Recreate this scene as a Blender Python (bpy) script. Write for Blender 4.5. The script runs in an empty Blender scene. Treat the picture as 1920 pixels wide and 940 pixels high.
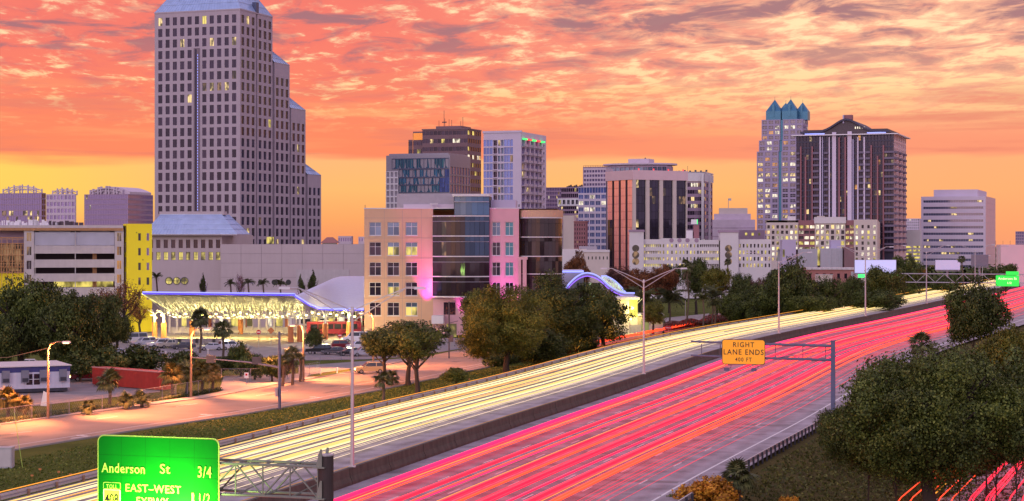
import bpy, math, random
from mathutils import Matrix, Vector
import numpy as np
random.seed(7)
rnd = random.Random(7)
SC = bpy.context.scene
COL = SC.collection
R = math.radians
F = 3400.0          # focal length in photo pixels
CAMZ = 20.0         # camera height

# ------------------------------------------------------------------ camera
cam = bpy.data.cameras.new('camera'); camo = bpy.data.objects.new('camera', cam); COL.objects.link(camo)
camo.location = (0, 0, CAMZ); camo.rotation_euler = (R(90), 0, 0)
cam.sensor_width = 36; cam.lens = 36 * F / 1920; cam.shift_y = -(470 - 457) / 1920
cam.clip_start = 1; cam.clip_end = 20000
SC.camera = camo
SC.render.resolution_x = 1024; SC.render.resolution_y = 501
SC.view_settings.view_transform = 'Standard'; SC.view_settings.look = 'None'
SC.view_settings.exposure = 0.0; SC.view_settings.gamma = 1.0
SC.cycles.use_denoising = True
SC.cycles.max_bounces = 6; SC.cycles.diffuse_bounces = 3; SC.cycles.glossy_bounces = 3
SC.cycles.transparent_max_bounces = 8; SC.cycles.sample_clamp_indirect = 4.0
SC.cycles.use_adaptive_sampling = True

# ------------------------------------------------------------------ sky
W = bpy.data.worlds.new('World'); SC.world = W; W.use_nodes = True
nt = W.node_tree; nt.nodes.clear()
def N(t, **k):
    n = nt.nodes.new(t)
    for a, v in k.items(): setattr(n, a, v)
    return n
def L(a, b): nt.links.new(a, b)
def setin(n, i, v):
    if hasattr(v, 'is_output') or isinstance(v, bpy.types.NodeSocket): L(v, n.inputs[i])
    else: n.inputs[i].default_value = v
def M(op, a, b=0.0, c=0.0, clamp=False):
    n = N('ShaderNodeMath', operation=op, use_clamp=clamp); setin(n, 0, a); setin(n, 1, b); setin(n, 2, c); return n.outputs[0]
def SM(x, lo, hi):      # smoothstep
    n = N('ShaderNodeMapRange', interpolation_type='SMOOTHSTEP'); setin(n, 0, x); setin(n, 1, lo); setin(n, 2, hi); return n.outputs[0]
def MIX(f, a, b):
    n = N('ShaderNodeMix', data_type='RGBA'); setin(n, 0, f)
    for i, v in ((6, a), (7, b)):
        if isinstance(v, tuple): n.inputs[i].default_value = (*v, 1)
        else: L(v, n.inputs[i])
    return n.outputs[2]
def NOISE(vec, scale, detail=5, rough=.55, dist=0.0):
    n = N('ShaderNodeTexNoise'); L(vec, n.inputs['Vector']); n.inputs['Scale'].default_value = scale
    n.inputs['Detail'].default_value = detail; n.inputs['Roughness'].default_value = rough; n.inputs['Distortion'].default_value = dist
    return n.outputs[0]
def VEC(x, y, z=0.0):
    n = N('ShaderNodeCombineXYZ'); setin(n, 0, x); setin(n, 1, y); setin(n, 2, z); return n.outputs[0]
tc = N('ShaderNodeTexCoord'); sx = N('ShaderNodeSeparateXYZ'); L(tc.outputs['Generated'], sx.inputs[0])
x, y, z = sx.outputs
az = M('ARCTAN2', x, y)                                   # 0 ahead, grows to the right
zz = M('MAXIMUM', z, 0.0)
d = M('ADD', zz, .045)
u = M('DIVIDE', x, d); v = M('DIVIDE', y, d)
P1 = VEC(M('MULTIPLY', u, 1.9), M('ADD', v, M('MULTIPLY', u, .25)))
def ramp(fac, stops):
    n = N('ShaderNodeValToRGB'); setin(n, 0, fac); el = n.color_ramp.elements
    while len(el) > 1: el.remove(el[-1])
    el[0].position = stops[0][0]; el[0].color = (*stops[0][1], 1)
    for p, c in stops[1:]:
        e = el.new(p); e.color = (*c, 1)
    return n.outputs[0]
# clear air near the horizon
clear = ramp(M('MULTIPLY', zz, 8.0), [(0, (.93, .30, .13)), (.10, (.97, .38, .13)), (.24, (1, .48, .16)), (.38, (1, .46, .19)), (1, (1, .42, .22))])
lefty = SM(az, R(-7), R(-17))
clear = MIX(M('MULTIPLY', lefty, M('MULTIPLY', SM(z, .0, .025), .9)), clear, (1, .66, .11))
clear = MIX(M('MULTIPLY', SM(az, R(4), R(14)), .6), clear, (.98, .37, .18))
# cloud deck : salmon body, cream gaps, mauve shaded lumps
n_big = NOISE(P1, .55, 3, .5)
n_mid = NOISE(P1, 2.7, 7, .62, .7)
n_fine = NOISE(P1, 7.0, 6, .62, .4)
P2 = VEC(M('ADD', M('MULTIPLY', u, 1.5), 7.3), M('ADD', v, M('MULTIPLY', u, .15)))
n_sh = NOISE(P2, 2.7, 8, .60, .5)
P3 = VEC(M('MULTIPLY', az, 6.0), M('MULTIPLY', z, 95.0)); n_str = NOISE(P3, 1.0, 5, .55, .3)
body = MIX(SM(z, .05, .12), (.97, .225, .115), (.92, .17, .13))
body = MIX(SM(az, R(-6), R(14)), body, MIX(SM(z, .055, .10), (.94, .29, .17), (.98, .46, .28)))
cream_amt = SM(M('ADD', M('MULTIPLY', n_mid, .6), M('MULTIPLY', n_fine, .4)), M('SUBTRACT', .50, M('MULTIPLY', SM(az, R(-8), R(13)), .12)), M('SUBTRACT', .63, M('MULTIPLY', SM(az, R(-8), R(13)), .09)))
cream_amt = M('MULTIPLY', cream_amt, SM(z, .055, .085))
deck = MIX(M('MULTIPLY', cream_amt, .95), body, MIX(SM(z, .06, .12), (1, .60, .26), (1, .78, .44)))
pink_amt = M('MULTIPLY', SM(M('ADD', n_sh, M('MULTIPLY', SM(z, .06, .135), .12)), .50, .60), SM(z, .055, .10))
deck = MIX(M('MULTIPLY', pink_amt, .75), deck, MIX(SM(az, R(-6), R(12)), (.88, .16, .13), (.92, .32, .23)))
mauve_amt = SM(M('ADD', n_sh, M('MULTIPLY', SM(z, .06, .135), .12)), .58, .72)
mauve_amt = M('MULTIPLY', mauve_amt, SM(z, .06, .125))
deck = MIX(M('MULTIPLY', mauve_amt, .88), deck, (.31, .13, .18))
stripes = M('MULTIPLY', SM(n_str, .5, .7), M('SUBTRACT', 1.0, SM(z, .07, .10)))
deck = MIX(M('MULTIPLY', stripes, .55), deck, (1, .42, .17))
stripes2 = M('MULTIPLY', SM(n_str, .48, .32), M('SUBTRACT', 1.0, SM(z, .07, .10)))
deck = MIX(M('MULTIPLY', stripes2, .65), deck, (.76, .19, .14))
edge = M('ADD', M('ADD', .0462, M('MULTIPLY', M('SUBTRACT', n_big, .5), .012)), M('MULTIPLY', M('MULTIPLY', lefty, M('SUBTRACT', n_str, .35)), .03))
front = MIX(SM(z, M('SUBTRACT', M('SUBTRACT', edge, .0016), M('MULTIPLY', lefty, .012)), M('ADD', edge, .0028)), clear, deck)
# overhead and behind: the same deck, thinner, over lilac dusk
high = MIX(SM(n_mid, .42, .62), (.52, .46, .76), (.92, .58, .60))
back = ramp(M('MULTIPLY', zz, 1.0), [(0, (.66, .51, .66)), (.12, (.85, .66, .86)), (.35, (.68, .64, .96)), (1, (.52, .51, .88))])
away = SM(M('ABSOLUTE', az), R(55), R(120))
sky = MIX(SM(z, .17, .42), front, high)
sky = MIX(away, sky, MIX(M('MULTIPLY', SM(n_mid, .45, .6), .45), back, (.98, .56, .62)))
ns = N('ShaderNodeTexSky', sky_type='NISHITA'); ns.sun_disc = False
ns.sun_elevation = R(3); ns.sun_rotation = R(-155)
addn = N('ShaderNodeMix', data_type='RGBA', blend_type='ADD'); addn.inputs[0].default_value = .02
L(sky, addn.inputs[6]); L(ns.outputs[0], addn.inputs[7])
bg = N('ShaderNodeBackground'); L(addn.outputs[2], bg.inputs[0]); bg.inputs[1].default_value = 1.0
wo = N('ShaderNodeOutputWorld'); L(bg.outputs[0], wo.inputs[0])

# the glow of the low sky behind the camera, soft and barely warm
sd = bpy.data.lights.new('sun', 'SUN'); sd.energy = .6; sd.angle = R(25); sd.color = (1, .86, .88)
so = bpy.data.objects.new('sun', sd); COL.objects.link(so)
_az, _el = R(-155), R(16)
so.rotation_euler = (-Vector((math.sin(_az) * math.cos(_el), math.cos(_az) * math.cos(_el), math.sin(_el)))).to_track_quat('-Z', 'Y').to_euler()
so.location = (0, 0, 300)

# ------------------------------------------------------------------ materials
def nodes_of(name):
    m = bpy.data.materials.new(name); m.use_nodes = True
    t = m.node_tree; b = t.nodes['Principled BSDF']
    return m, t, b
def mat(name, col, rough=.7, metal=0.0, var=.12, scale=1.5, bump=0.0, em=None, es=0.0, streak=0.0, objvar=0.0, spec=.5, coat=0.0):
    m, t, b = nodes_of(name); n = t.nodes; l = t.links
    b.inputs['Roughness'].default_value = rough; b.inputs['Metallic'].default_value = metal
    b.inputs['Specular IOR Level'].default_value = spec; b.inputs['Coat Weight'].default_value = coat
    tc = n.new('ShaderNodeTexCoord'); no = n.new('ShaderNodeTexNoise'); no.inputs['Scale'].default_value = scale; no.inputs['Detail'].default_value = 6
    l.new(tc.outputs['Object'], no.inputs['Vector'])
    src = no.outputs[0]
    if streak:
        mp = n.new('ShaderNodeMapping'); mp.inputs['Scale'].default_value = (1.6, 1.6, .12); l.new(tc.outputs['Object'], mp.inputs[0])
        n2 = n.new('ShaderNodeTexNoise'); n2.inputs['Scale'].default_value = .9; n2.inputs['Detail'].default_value = 5; l.new(mp.outputs[0], n2.inputs['Vector'])
        mm = n.new('ShaderNodeMath'); mm.operation = 'MULTIPLY_ADD'; l.new(n2.outputs[0], mm.inputs[0]); mm.inputs[1].default_value = streak; l.new(no.outputs[0], mm.inputs[2])
        m3 = n.new('ShaderNodeMath'); m3.operation = 'DIVIDE'; l.new(mm.outputs[0], m3.inputs[0]); m3.inputs[1].default_value = 1 + streak; src = m3.outputs[0]
    mr = n.new('ShaderNodeMapRange'); l.new(src, mr.inputs[0]); mr.inputs[1].default_value = .25; mr.inputs[2].default_value = .75
    mr.inputs[3].default_value = 1 - var; mr.inputs[4].default_value = 1 + var
    fac = mr.outputs[0]
    if objvar:
        oi = n.new('ShaderNodeObjectInfo'); m4 = n.new('ShaderNodeMapRange'); l.new(oi.outputs['Random'], m4.inputs[0]); m4.inputs[3].default_value = 1 - objvar; m4.inputs[4].default_value = 1 + objvar
        m5 = n.new('ShaderNodeMath'); m5.operation = 'MULTIPLY'; l.new(fac, m5.inputs[0]); l.new(m4.outputs[0], m5.inputs[1]); fac = m5.outputs[0]
    vm = n.new('ShaderNodeVectorMath'); vm.operation = 'SCALE'; vm.inputs[0].default_value = col; l.new(fac, vm.inputs['Scale'])
    l.new(vm.outputs[0], b.inputs['Base Color'])
    if bump:
        bp = n.new('ShaderNodeBump'); bp.inputs['Strength'].default_value = bump; bp.inputs['Distance'].default_value = .1
        l.new(no.outputs[0], bp.inputs['Height']); l.new(bp.outputs[0], b.inputs['Normal'])
    if em:
        b.inputs['Emission Color'].default_value = (*em, 1); b.inputs['Emission Strength'].default_value = es
    return m
def emat(name, col, s, litvar=0.0, scale=2.0):
    m, t, b = nodes_of(name); b.inputs['Base Color'].default_value = (.05, .05, .05, 1)
    b.inputs['Emission Color'].default_value = (*col, 1); b.inputs['Emission Strength'].default_value = s
    if litvar:      # lit rooms: light shows in part of each window only
        n = t.nodes; l = t.links
        tc = n.new('ShaderNodeTexCoord'); oi = n.new('ShaderNodeObjectInfo'); no = n.new('ShaderNodeTexNoise'); no.noise_dimensions = '4D'
        no.inputs['Scale'].default_value = scale * .5; no.inputs['Detail'].default_value = 3
        mp = n.new('ShaderNodeMapping'); mp.inputs['Scale'].default_value = (1, 1, .5); l.new(tc.outputs['Object'], mp.inputs[0])
        l.new(mp.outputs[0], no.inputs['Vector']); mu = n.new('ShaderNodeMath'); mu.operation = 'MULTIPLY'; mu.inputs[1].default_value = 40
        l.new(oi.outputs['Random'], mu.inputs[0]); l.new(mu.outputs[0], no.inputs['W'])
        mr = n.new('ShaderNodeMapRange'); mr.interpolation_type = 'SMOOTHSTEP'; l.new(no.outputs[0], mr.inputs[0]); mr.inputs[1].default_value = .50 - .16 * (1 - litvar) / .5; mr.inputs[2].default_value = .62
        mr.inputs[3].default_value = s * .08; mr.inputs[4].default_value = s; l.new(mr.outputs[0], b.inputs['Emission Strength']); b.inputs['Roughness'].default_value = .15
    return m
def leafmat(name, c1, c2, c3):
    m, t, b = nodes_of(name); n = t.nodes; l = t.links
    g = n.new('ShaderNodeNewGeometry'); r = n.new('ShaderNodeValToRGB'); l.new(g.outputs['Random Per Island'], r.inputs[0])
    e = r.color_ramp.elements; e[0].color = (*c1, 1); e[1].color = (*c3, 1); q = e.new(.55); q.color = (*c2, 1)
    tc = n.new('ShaderNodeTexCoord'); no = n.new('ShaderNodeTexNoise'); no.inputs['Scale'].default_value = 2.2; no.inputs['Detail'].default_value = 3
    l.new(tc.outputs['Object'], no.inputs['Vector'])
    oi = n.new('ShaderNodeObjectInfo')
    a = n.new('ShaderNodeMapRange'); l.new(no.outputs[0], a.inputs[0]); a.inputs[1].default_value = .3; a.inputs[2].default_value = .7; a.inputs[3].default_value = .6; a.inputs[4].default_value = 1.4
    c = n.new('ShaderNodeMapRange'); l.new(oi.outputs['Random'], c.inputs[0]); c.inputs[3].default_value = .8; c.inputs[4].default_value = 1.2
    mm = n.new('ShaderNodeMath'); mm.operation = 'MULTIPLY'; l.new(a.outputs[0], mm.inputs[0]); l.new(c.outputs[0], mm.inputs[1])
    vm = n.new('ShaderNodeVectorMath'); vm.operation = 'SCALE'; l.new(r.outputs[0], vm.inputs[0]); l.new(mm.outputs[0], vm.inputs['Scale'])
    l.new(vm.outputs[0], b.inputs['Base Color']); b.inputs['Roughness'].default_value = .55
    b.inputs['Specular IOR Level'].default_value = .25
    return m
def glassmat(name, col, rough=.06, metal=.55, var=.35, spec=.8):
    m = mat(name, col, rough, metal, .05, .6, objvar=var, spec=spec)
    return m
MT = {}
def mk(name, *a, **k): MT[name] = mat(name, *a, **k)
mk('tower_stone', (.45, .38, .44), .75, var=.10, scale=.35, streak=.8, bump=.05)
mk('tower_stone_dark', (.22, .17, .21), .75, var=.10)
mk('podium_stone', (.50, .42, .44), .8, var=.07, scale=.2, streak=.6)
mk('joint', (.28, .23, .25), .8, var=.05)
mk('concrete', (.50, .45, .47), .85, var=.12, scale=.6, streak=.8, bump=.1)
mk('concrete_blue', (.42, .42, .52), .8, var=.12, scale=.3)
mk('barrier', (.085, .068, .050), .9, var=.45, scale=1.2, streak=1.5, bump=.3)
mk('stucco_tan', (.60, .38, .25), .85, var=.06, scale=.5, streak=.4)
mk('stucco_pink', (.66, .38, .40), .85, var=.05, scale=.5)
mk('cream', (.62, .54, .50), .8, var=.07, scale=.3, streak=.4)
mk('cream_white', (.68, .64, .66), .8, var=.07, scale=.3, streak=.4)
mk('white', (.78, .76, .80), .5, var=.05)
mk('brick_red', (.36, .16, .15), .85, var=.1)
mk('brown', (.21, .12, .14), .6, var=.1, scale=.3)
mk('brown_dark', (.07, .045, .06), .5, var=.1)
mk('lilac_clad', (.46, .42, .60), .55, var=.05, scale=.2)
mk('lilac_pale', (.62, .55, .68), .6, var=.05, scale=.2)
mk('pink_clad_and_glow', (.72, .52, .55), .6, var=.05, scale=.2)  # pink cladding; on some right faces it carries the warm dusk glow
mk('grey_metal', (.34, .32, .38), .45, .3, var=.08)
mk('pole_metal', (.50, .48, .50), .45, .5, var=.08)
mk('rust_pole', (.30, .17, .10), .7, 0, var=.3)
mk('dark_metal', (.06, .06, .08), .45, .4, var=.2)
mk('blue_steel', (.09, .105, .19), .5, .3, var=.15)
mk('black', (.015, .014, .018), .5, var=.1)
mk('glass_roof', (.38, .50, .74), .28, .35, var=.14, scale=.4)
mk('teal_roof', (.055, .19, .31), .4, .3, var=.12, scale=.2)
mk('roof_gravel', (.30, .27, .30), .9, var=.15)
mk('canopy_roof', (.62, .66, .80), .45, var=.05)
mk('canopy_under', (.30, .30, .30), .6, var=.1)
mk('truss_white', (.85, .85, .74), .5, var=.05)
mk('orange_column', (.62, .22, .07), .6, var=.08)
mk('yellow_board', (.86, .74, .02), .65, var=.05, em=(1, .80, .02), es=.0)
mk('corrugated', (.42, .43, .50), .5, .3, var=.12, streak=1.0)
mk('red_paint', (.46, .045, .03), .6, var=.2, streak=1.0)
mk('blue_trim', (.05, .05, .20), .6, var=.1)
mk('trailer_wall', (.62, .60, .70), .6, var=.07, streak=.6)
mk('trunk', (.045, .032, .026), .9, var=.3, scale=3)
mk('palm_trunk', (.12, .085, .06), .9, var=.3, scale=4)
mk('rubber', (.012, .012, .014), .8)
mk('rim', (.4, .4, .42), .3, .8)
mk('wood', (.42, .22, .10), .8, var=.2)
mk('scaffold', (.55, .30, .14), .7, var=.2)
mk('billboard_back', (.20, .18, .22), .7)
mk('sign_green', (.001, .17, .012), .6, var=.12, scale=.8, spec=.08)
mk('seam_green', (.001, .10, .008), .6, spec=.1)
mk('sign_lime', (.55, .78, .14), .5, var=.03)
mk('sign_yellow', (.80, .40, .02), .6, var=.05, em=(1, .42, .01), es=.26)  # emission brightens the sign face, which is no lamp itself
mk('sign_red', (.6, .02, .03), .5, var=.03)
mk('sign_white', (.8, .8, .8), .5, var=.03)
mk('sign_black', (.01, .01, .01), .5, var=.03)
mk('shield_yellow', (.85, .80, .10), .5, var=.03)
mk('far_sign_green', (.01, .45, .05), .5, var=.03, em=(.02, 1, .08), es=.7)
mk('sign_lit_white', (.8, .85, .6), .5, var=.03, em=(.9, 1, .5), es=.9)
mk('screen_lilac', (.5, .5, .7), .5, var=.03, em=(.52, .56, 1), es=.55)
mk('screen_pale', (.62, .58, .78), .5, var=.03, em=(.7, .6, .95), es=.18)
mk('galv_green', (.22, .24, .20), .5, .4, var=.15)
mk('rust_dark', (.060, .042, .040), .7, .2, var=.25, streak=1)
mk('pole_blue', (.12, .13, .20), .5, .3, var=.1)
mk('grey_pale', (.42, .42, .46), .55, var=.08)
mk('grey_dark', (.20, .20, .25), .55, var=.08)
mk('trailer_roof', (.66, .60, .58), .6, var=.05)
mk('red_pale', (.60, .25, .22), .6, var=.1)
mk('car_glass', (.03, .035, .045), .08, .3, var=.05, spec=1)
mk('asphalt', (.25, .22, .22), .85, var=.2, scale=.4, bump=.15)
mk('street_patch', (.20, .145, .125), .9, var=.2, scale=1.2)
mk('street_asphalt', (.33, .22, .17), .85, var=.14, scale=.25, bump=.1)
mk('path_concrete', (.33, .29, .27), .85, var=.14, scale=.5)
mk('mark_white', (.72, .70, .68), .7, var=.12, scale=3)
mk('mark_yellow', (.60, .32, .03), .7, var=.1, scale=3)
mk('ground_far', (.055, .055, .035), .95, var=.3, scale=.05)
mk('balcony', (.50, .42, .50), .6, var=.08)
mk('navy_frame', (.05, .045, .085), .6, var=.1)
mk('balcony_dark', (.16, .13, .20), .6, var=.1)
mk('mauve_tower', (.36, .30, .45), .7, var=.08, scale=.3)
mk('mauve_wall', (.36, .25, .35), .7, var=.1, scale=.3)
mk('mauve_pale', (.60, .50, .60), .7, var=.08, scale=.3)
mk('rust_red', (.30, .13, .15), .7, var=.08, scale=.3)
mk('plaza', (.42, .36, .28), .85, var=.12, scale=.4)
for nm, c, va in (('glass_dark', (.055, .04, .075), .35), ('glass_band', (.16, .18, .30), .15), ('glass_bay_reflection', (.05, .085, .15), .3), ('glass_navy', (.022, .022, .06), .3), ('glass_black', (.035, .03, .06), .25), ('glass_blue', (.17, .24, .60), .25), ('glass_teal', (.07, .24, .34), .22),
                  ('glass_lilac', (.34, .27, .50), .2), ('glass_grey', (.16, .16, .22), .3), ('glass_bluegrey', (.15, .22, .36), .3), ('glass_sunset_pink', (.85, .42, .42), .10)):
    MT[nm] = glassmat(nm, c, var=va)
MT['glass_sunset_pink'] = mat('glass_sunset_pink', (1, .52, .60), .2, .6, .05, .4, objvar=.05)  # pink of the reflected sunset sky is put into the glass colour
MT['lit_warm'] = emat('lit_warm', (1, .72, .30), 1.15, .8, 1.3)
MT['lit_yellow'] = emat('lit_yellow', (1, .80, .18), .95, .7, .9)
MT['lit_white'] = emat('lit_white', (1, .88, .66), 1.3, .6, 1.3)
MT['lit_dim'] = emat('lit_dim', (.8, .45, .22), .38, .9, 1.2)
MT['lit_orange'] = emat('lit_orange', (1, .42, .08), .7, .7, .8)
MT['led_blue'] = emat('led_blue', (.09, .05, 1), 1.3)
MT['glass_bay'] = mat('glass_bay', (.035, .022, .028), .05, .0, .05, .6, objvar=.3, spec=.6)
MT['trail_soft'] = emat('trail_soft', (1, .62, .22), .7)
MT['led_edge'] = emat('led_edge', (.30, .34, 1), 1.7)
MT['lamp_sodium'] = emat('lamp_sodium', (1, .50, .16), 12)
MT['lamp_yellow'] = emat('lamp_yellow', (1, .80, .25), 14)
MT['lamp_green'] = emat('lamp_green', (.80, 1, .22), 9)
MT['lamp_white'] = emat('lamp_white', (1, .86, .6), 10)
MT['led_green'] = emat('led_green', (.05, 1, .2), 1.4)
MT['led_red'] = emat('led_red', (1, .05, .06), 1.4)
MT['trail_white'] = emat('trail_white', (1, .80, .40), 1.4)
MT['trail_yellow'] = emat('trail_yellow', (1, .64, .16), 1.25)
MT['trail_amber'] = emat('trail_amber', (1, .34, .02), 1.5)
MT['trail_pale'] = emat('trail_pale', (1, .74, .50), 1.5)
MT['trail_red'] = emat('trail_red', (1, .004, .030), 2.2)
MT['trail_magenta'] = emat('trail_magenta', (1, .008, .11), 1.9)
MT['trail_orange'] = emat('trail_orange', (1, .05, .008), 2.2)
MT['trail_rose'] = emat('trail_rose', (1, .03, .08), 1.0)
MT['lit_edge_yellow'] = emat('lit_edge_yellow', (1, .95, .35), 1.2)
MT['lit_greenish'] = emat('lit_greenish', (.70, .95, .50), .8, .5, 2)
MT['lit_dim_green'] = emat('lit_dim_green', (.5, .55, .15), .35)
MT['lit_kiosk'] = emat('lit_kiosk', (1, .82, .10), 1.6, .4, .4)
MT['lamp_violet'] = emat('lamp_violet', (.22, .12, 1), 3)
MT['led_violet'] = emat('led_violet', (.30, .12, 1), 1.6)
mk('vault_sheet', (.60, .64, .80), .45, var=.05)
MT['leaf_grass'] = leafmat('leaf_grass', (.06, .085, .012), (.12, .145, .022), (.19, .19, .035))
MT['leaf_slope'] = leafmat('leaf_slope', (.042, .044, .012), (.088, .095, .022), (.16, .145, .038))
MT['glass_shaft'] = glassmat('glass_shaft', (.07, .15, .27), metal=.3, var=.2)
MT['leaf_oak'] = leafmat('leaf_oak', (.030, .046, .008), (.080, .104, .018), (.17, .185, .036))
MT['leaf_dark'] = leafmat('leaf_dark', (.032, .048, .011), (.070, .094, .020), (.135, .155, .034))
MT['leaf_gold'] = leafmat('leaf_gold', (.058, .076, .011), (.145, .150, .020), (.26, .22, .032))
MT['leaf_rust'] = leafmat('leaf_rust', (.09, .035, .020), (.20, .075, .03), (.32, .13, .04))
MT['leaf_mauve'] = leafmat('leaf_mauve', (.08, .035, .03), (.15, .065, .05), (.24, .11, .08))
MT['leaf_palm'] = leafmat('leaf_palm', (.035, .045, .018), (.075, .085, .030), (.13, .13, .045))
MT['leaf_palm_lamplit'] = leafmat('leaf_palm_lamplit', (.06, .052, .013), (.125, .10, .024), (.21, .155, .036))  # golden lamplight is mixed into these frond colours
MT['leaf_orange'] = leafmat('leaf_orange', (.28, .10, .012), (.50, .20, .02), (.6, .32, .03))
MT['leaf_green'] = leafmat('leaf_green', (.05, .075, .012), (.11, .13, .022), (.19, .20, .03))
def grassmat(name, a, b2, c2):
    m, t, b = nodes_of(name); n = t.nodes; l = t.links
    tc = n.new('ShaderNodeTexCoord'); n1 = n.new('ShaderNodeTexNoise'); n1.inputs['Scale'].default_value = .12; n1.inputs['Detail'].default_value = 8; n1.inputs['Roughness'].default_value = .7
    n2 = n.new('ShaderNodeTexNoise'); n2.inputs['Scale'].default_value = 2.5; n2.inputs['Detail'].default_value = 6; n2.inputs['Roughness'].default_value = .8
    for q in (n1, n2): l.new(tc.outputs['Object'], q.inputs['Vector'])
    ad = n.new('ShaderNodeMath'); ad.operation = 'ADD'; l.new(n1.outputs[0], ad.inputs[0]); l.new(n2.outputs[0], ad.inputs[1])
    mr = n.new('ShaderNodeMapRange'); l.new(ad.outputs[0], mr.inputs[0]); mr.inputs[1].default_value = .72; mr.inputs[2].default_value = 1.28
    r = n.new('ShaderNodeValToRGB'); l.new(mr.outputs[0], r.inputs[0]); e = r.color_ramp.elements
    e[0].color = (*a, 1); e[1].color = (*c2, 1); q = e.new(.5); q.color = (*b2, 1)
    l.new(r.outputs[0], b.inputs['Base Color']); b.inputs['Roughness'].default_value = .95; b.inputs['Specular IOR Level'].default_value = .1
    bp = n.new('ShaderNodeBump'); bp.inputs['Strength'].default_value = .7; bp.inputs['Distance'].default_value = .25; l.new(n2.outputs[0], bp.inputs['Height']); l.new(bp.outputs[0], b.inputs['Normal'])
    return m
MT['grass'] = grassmat('grass', (.045, .06, .010), (.09, .11, .017), (.15, .15, .03))
MT['slope_grass'] = grassmat('slope_grass', (.040, .030, .012), (.085, .070, .022), (.14, .11, .034))
def slabmat():
    m, t, b = nodes_of('highway_concrete'); n = t.nodes; l = t.links
    tc = n.new('ShaderNodeTexCoord')
    n1 = n.new('ShaderNodeTexNoise'); n1.inputs['Scale'].default_value = .35; n1.inputs['Detail'].default_value = 8
    n2 = n.new('ShaderNodeTexNoise'); n2.inputs['Scale'].default_value = 9; n2.inputs['Detail'].default_value = 3
    l.new(tc.outputs['Object'], n1.inputs['Vector']); l.new(tc.outputs['Object'], n2.inputs['Vector'])
    uv = n.new('ShaderNodeUVMap'); sp = n.new('ShaderNodeSeparateXYZ'); l.new(uv.outputs[0], sp.inputs[0])
    # tyre wear: two darker bands per 3.66 m lane (uv.x is metres across)
    w = n.new('ShaderNodeMath'); w.operation = 'MULTIPLY'; l.new(sp.outputs[0], w.inputs[0]); w.inputs[1].default_value = 2 * math.pi / 1.83
    s = n.new('ShaderNodeMath'); s.operation = 'SINE'; l.new(w.outputs[0], s.inputs[0])
    a1 = n.new('ShaderNodeMath'); a1.operation = 'MULTIPLY_ADD'; l.new(s.outputs[0], a1.inputs[0]); a1.inputs[1].default_value = .045; l.new(n1.outputs[0], a1.inputs[2])
    a2 = n.new('ShaderNodeMath'); a2.operation = 'MULTIPLY_ADD'; l.new(n2.outputs[0], a2.inputs[0]); a2.inputs[1].default_value = .35; l.new(a1.outputs[0], a2.inputs[2])
    r = n.new('ShaderNodeValToRGB'); l.new(a2.outputs[0], r.inputs[0]); e = r.color_ramp.elements
    e[0].position = .40; e[0].color = (.13, .11, .12, 1); e[1].position = .86; e[1].color = (.40, .36, .40, 1)
    l.new(r.outputs[0], b.inputs['Base Color']); b.inputs['Roughness'].default_value = .62
    bp = n.new('ShaderNodeBump'); bp.inputs['Strength'].default_value = .25; bp.inputs['Distance'].default_value = .05; l.new(n2.outputs[0], bp.inputs['Height']); l.new(bp.outputs[0], b.inputs['Normal'])
    return m
MT['highway'] = slabmat()
def boardmat():
    m, t, b = nodes_of('yellow_sheathing'); n = t.nodes; l = t.links
    tc = n.new('ShaderNodeTexCoord'); br = n.new('ShaderNodeTexBrick'); l.new(tc.outputs['Generated'], br.inputs[0])
    b.inputs['Base Color'].default_value = (.86, .73, .015, 1); b.inputs['Roughness'].default_value = .7
    no = n.new('ShaderNodeTexVoronoi'); no.inputs['Scale'].default_value = .55; l.new(tc.outputs['Object'], no.inputs['Vector'])
    mr = n.new('ShaderNodeMapRange'); l.new(no.outputs['Distance'], mr.inputs[0]); mr.inputs[1].default_value = .06; mr.inputs[2].default_value = .12
    mx = n.new('ShaderNodeMix'); mx.data_type = 'RGBA'; l.new(mr.outputs[0], mx.inputs[0]); mx.inputs[6].default_value = (.30, .24, .01, 1); mx.inputs[7].default_value = (.86, .73, .015, 1)
    l.new(mx.outputs[2], b.inputs['Base Color']); n.remove(br)
    return m
MT['yellow_board'] = boardmat()

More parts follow.
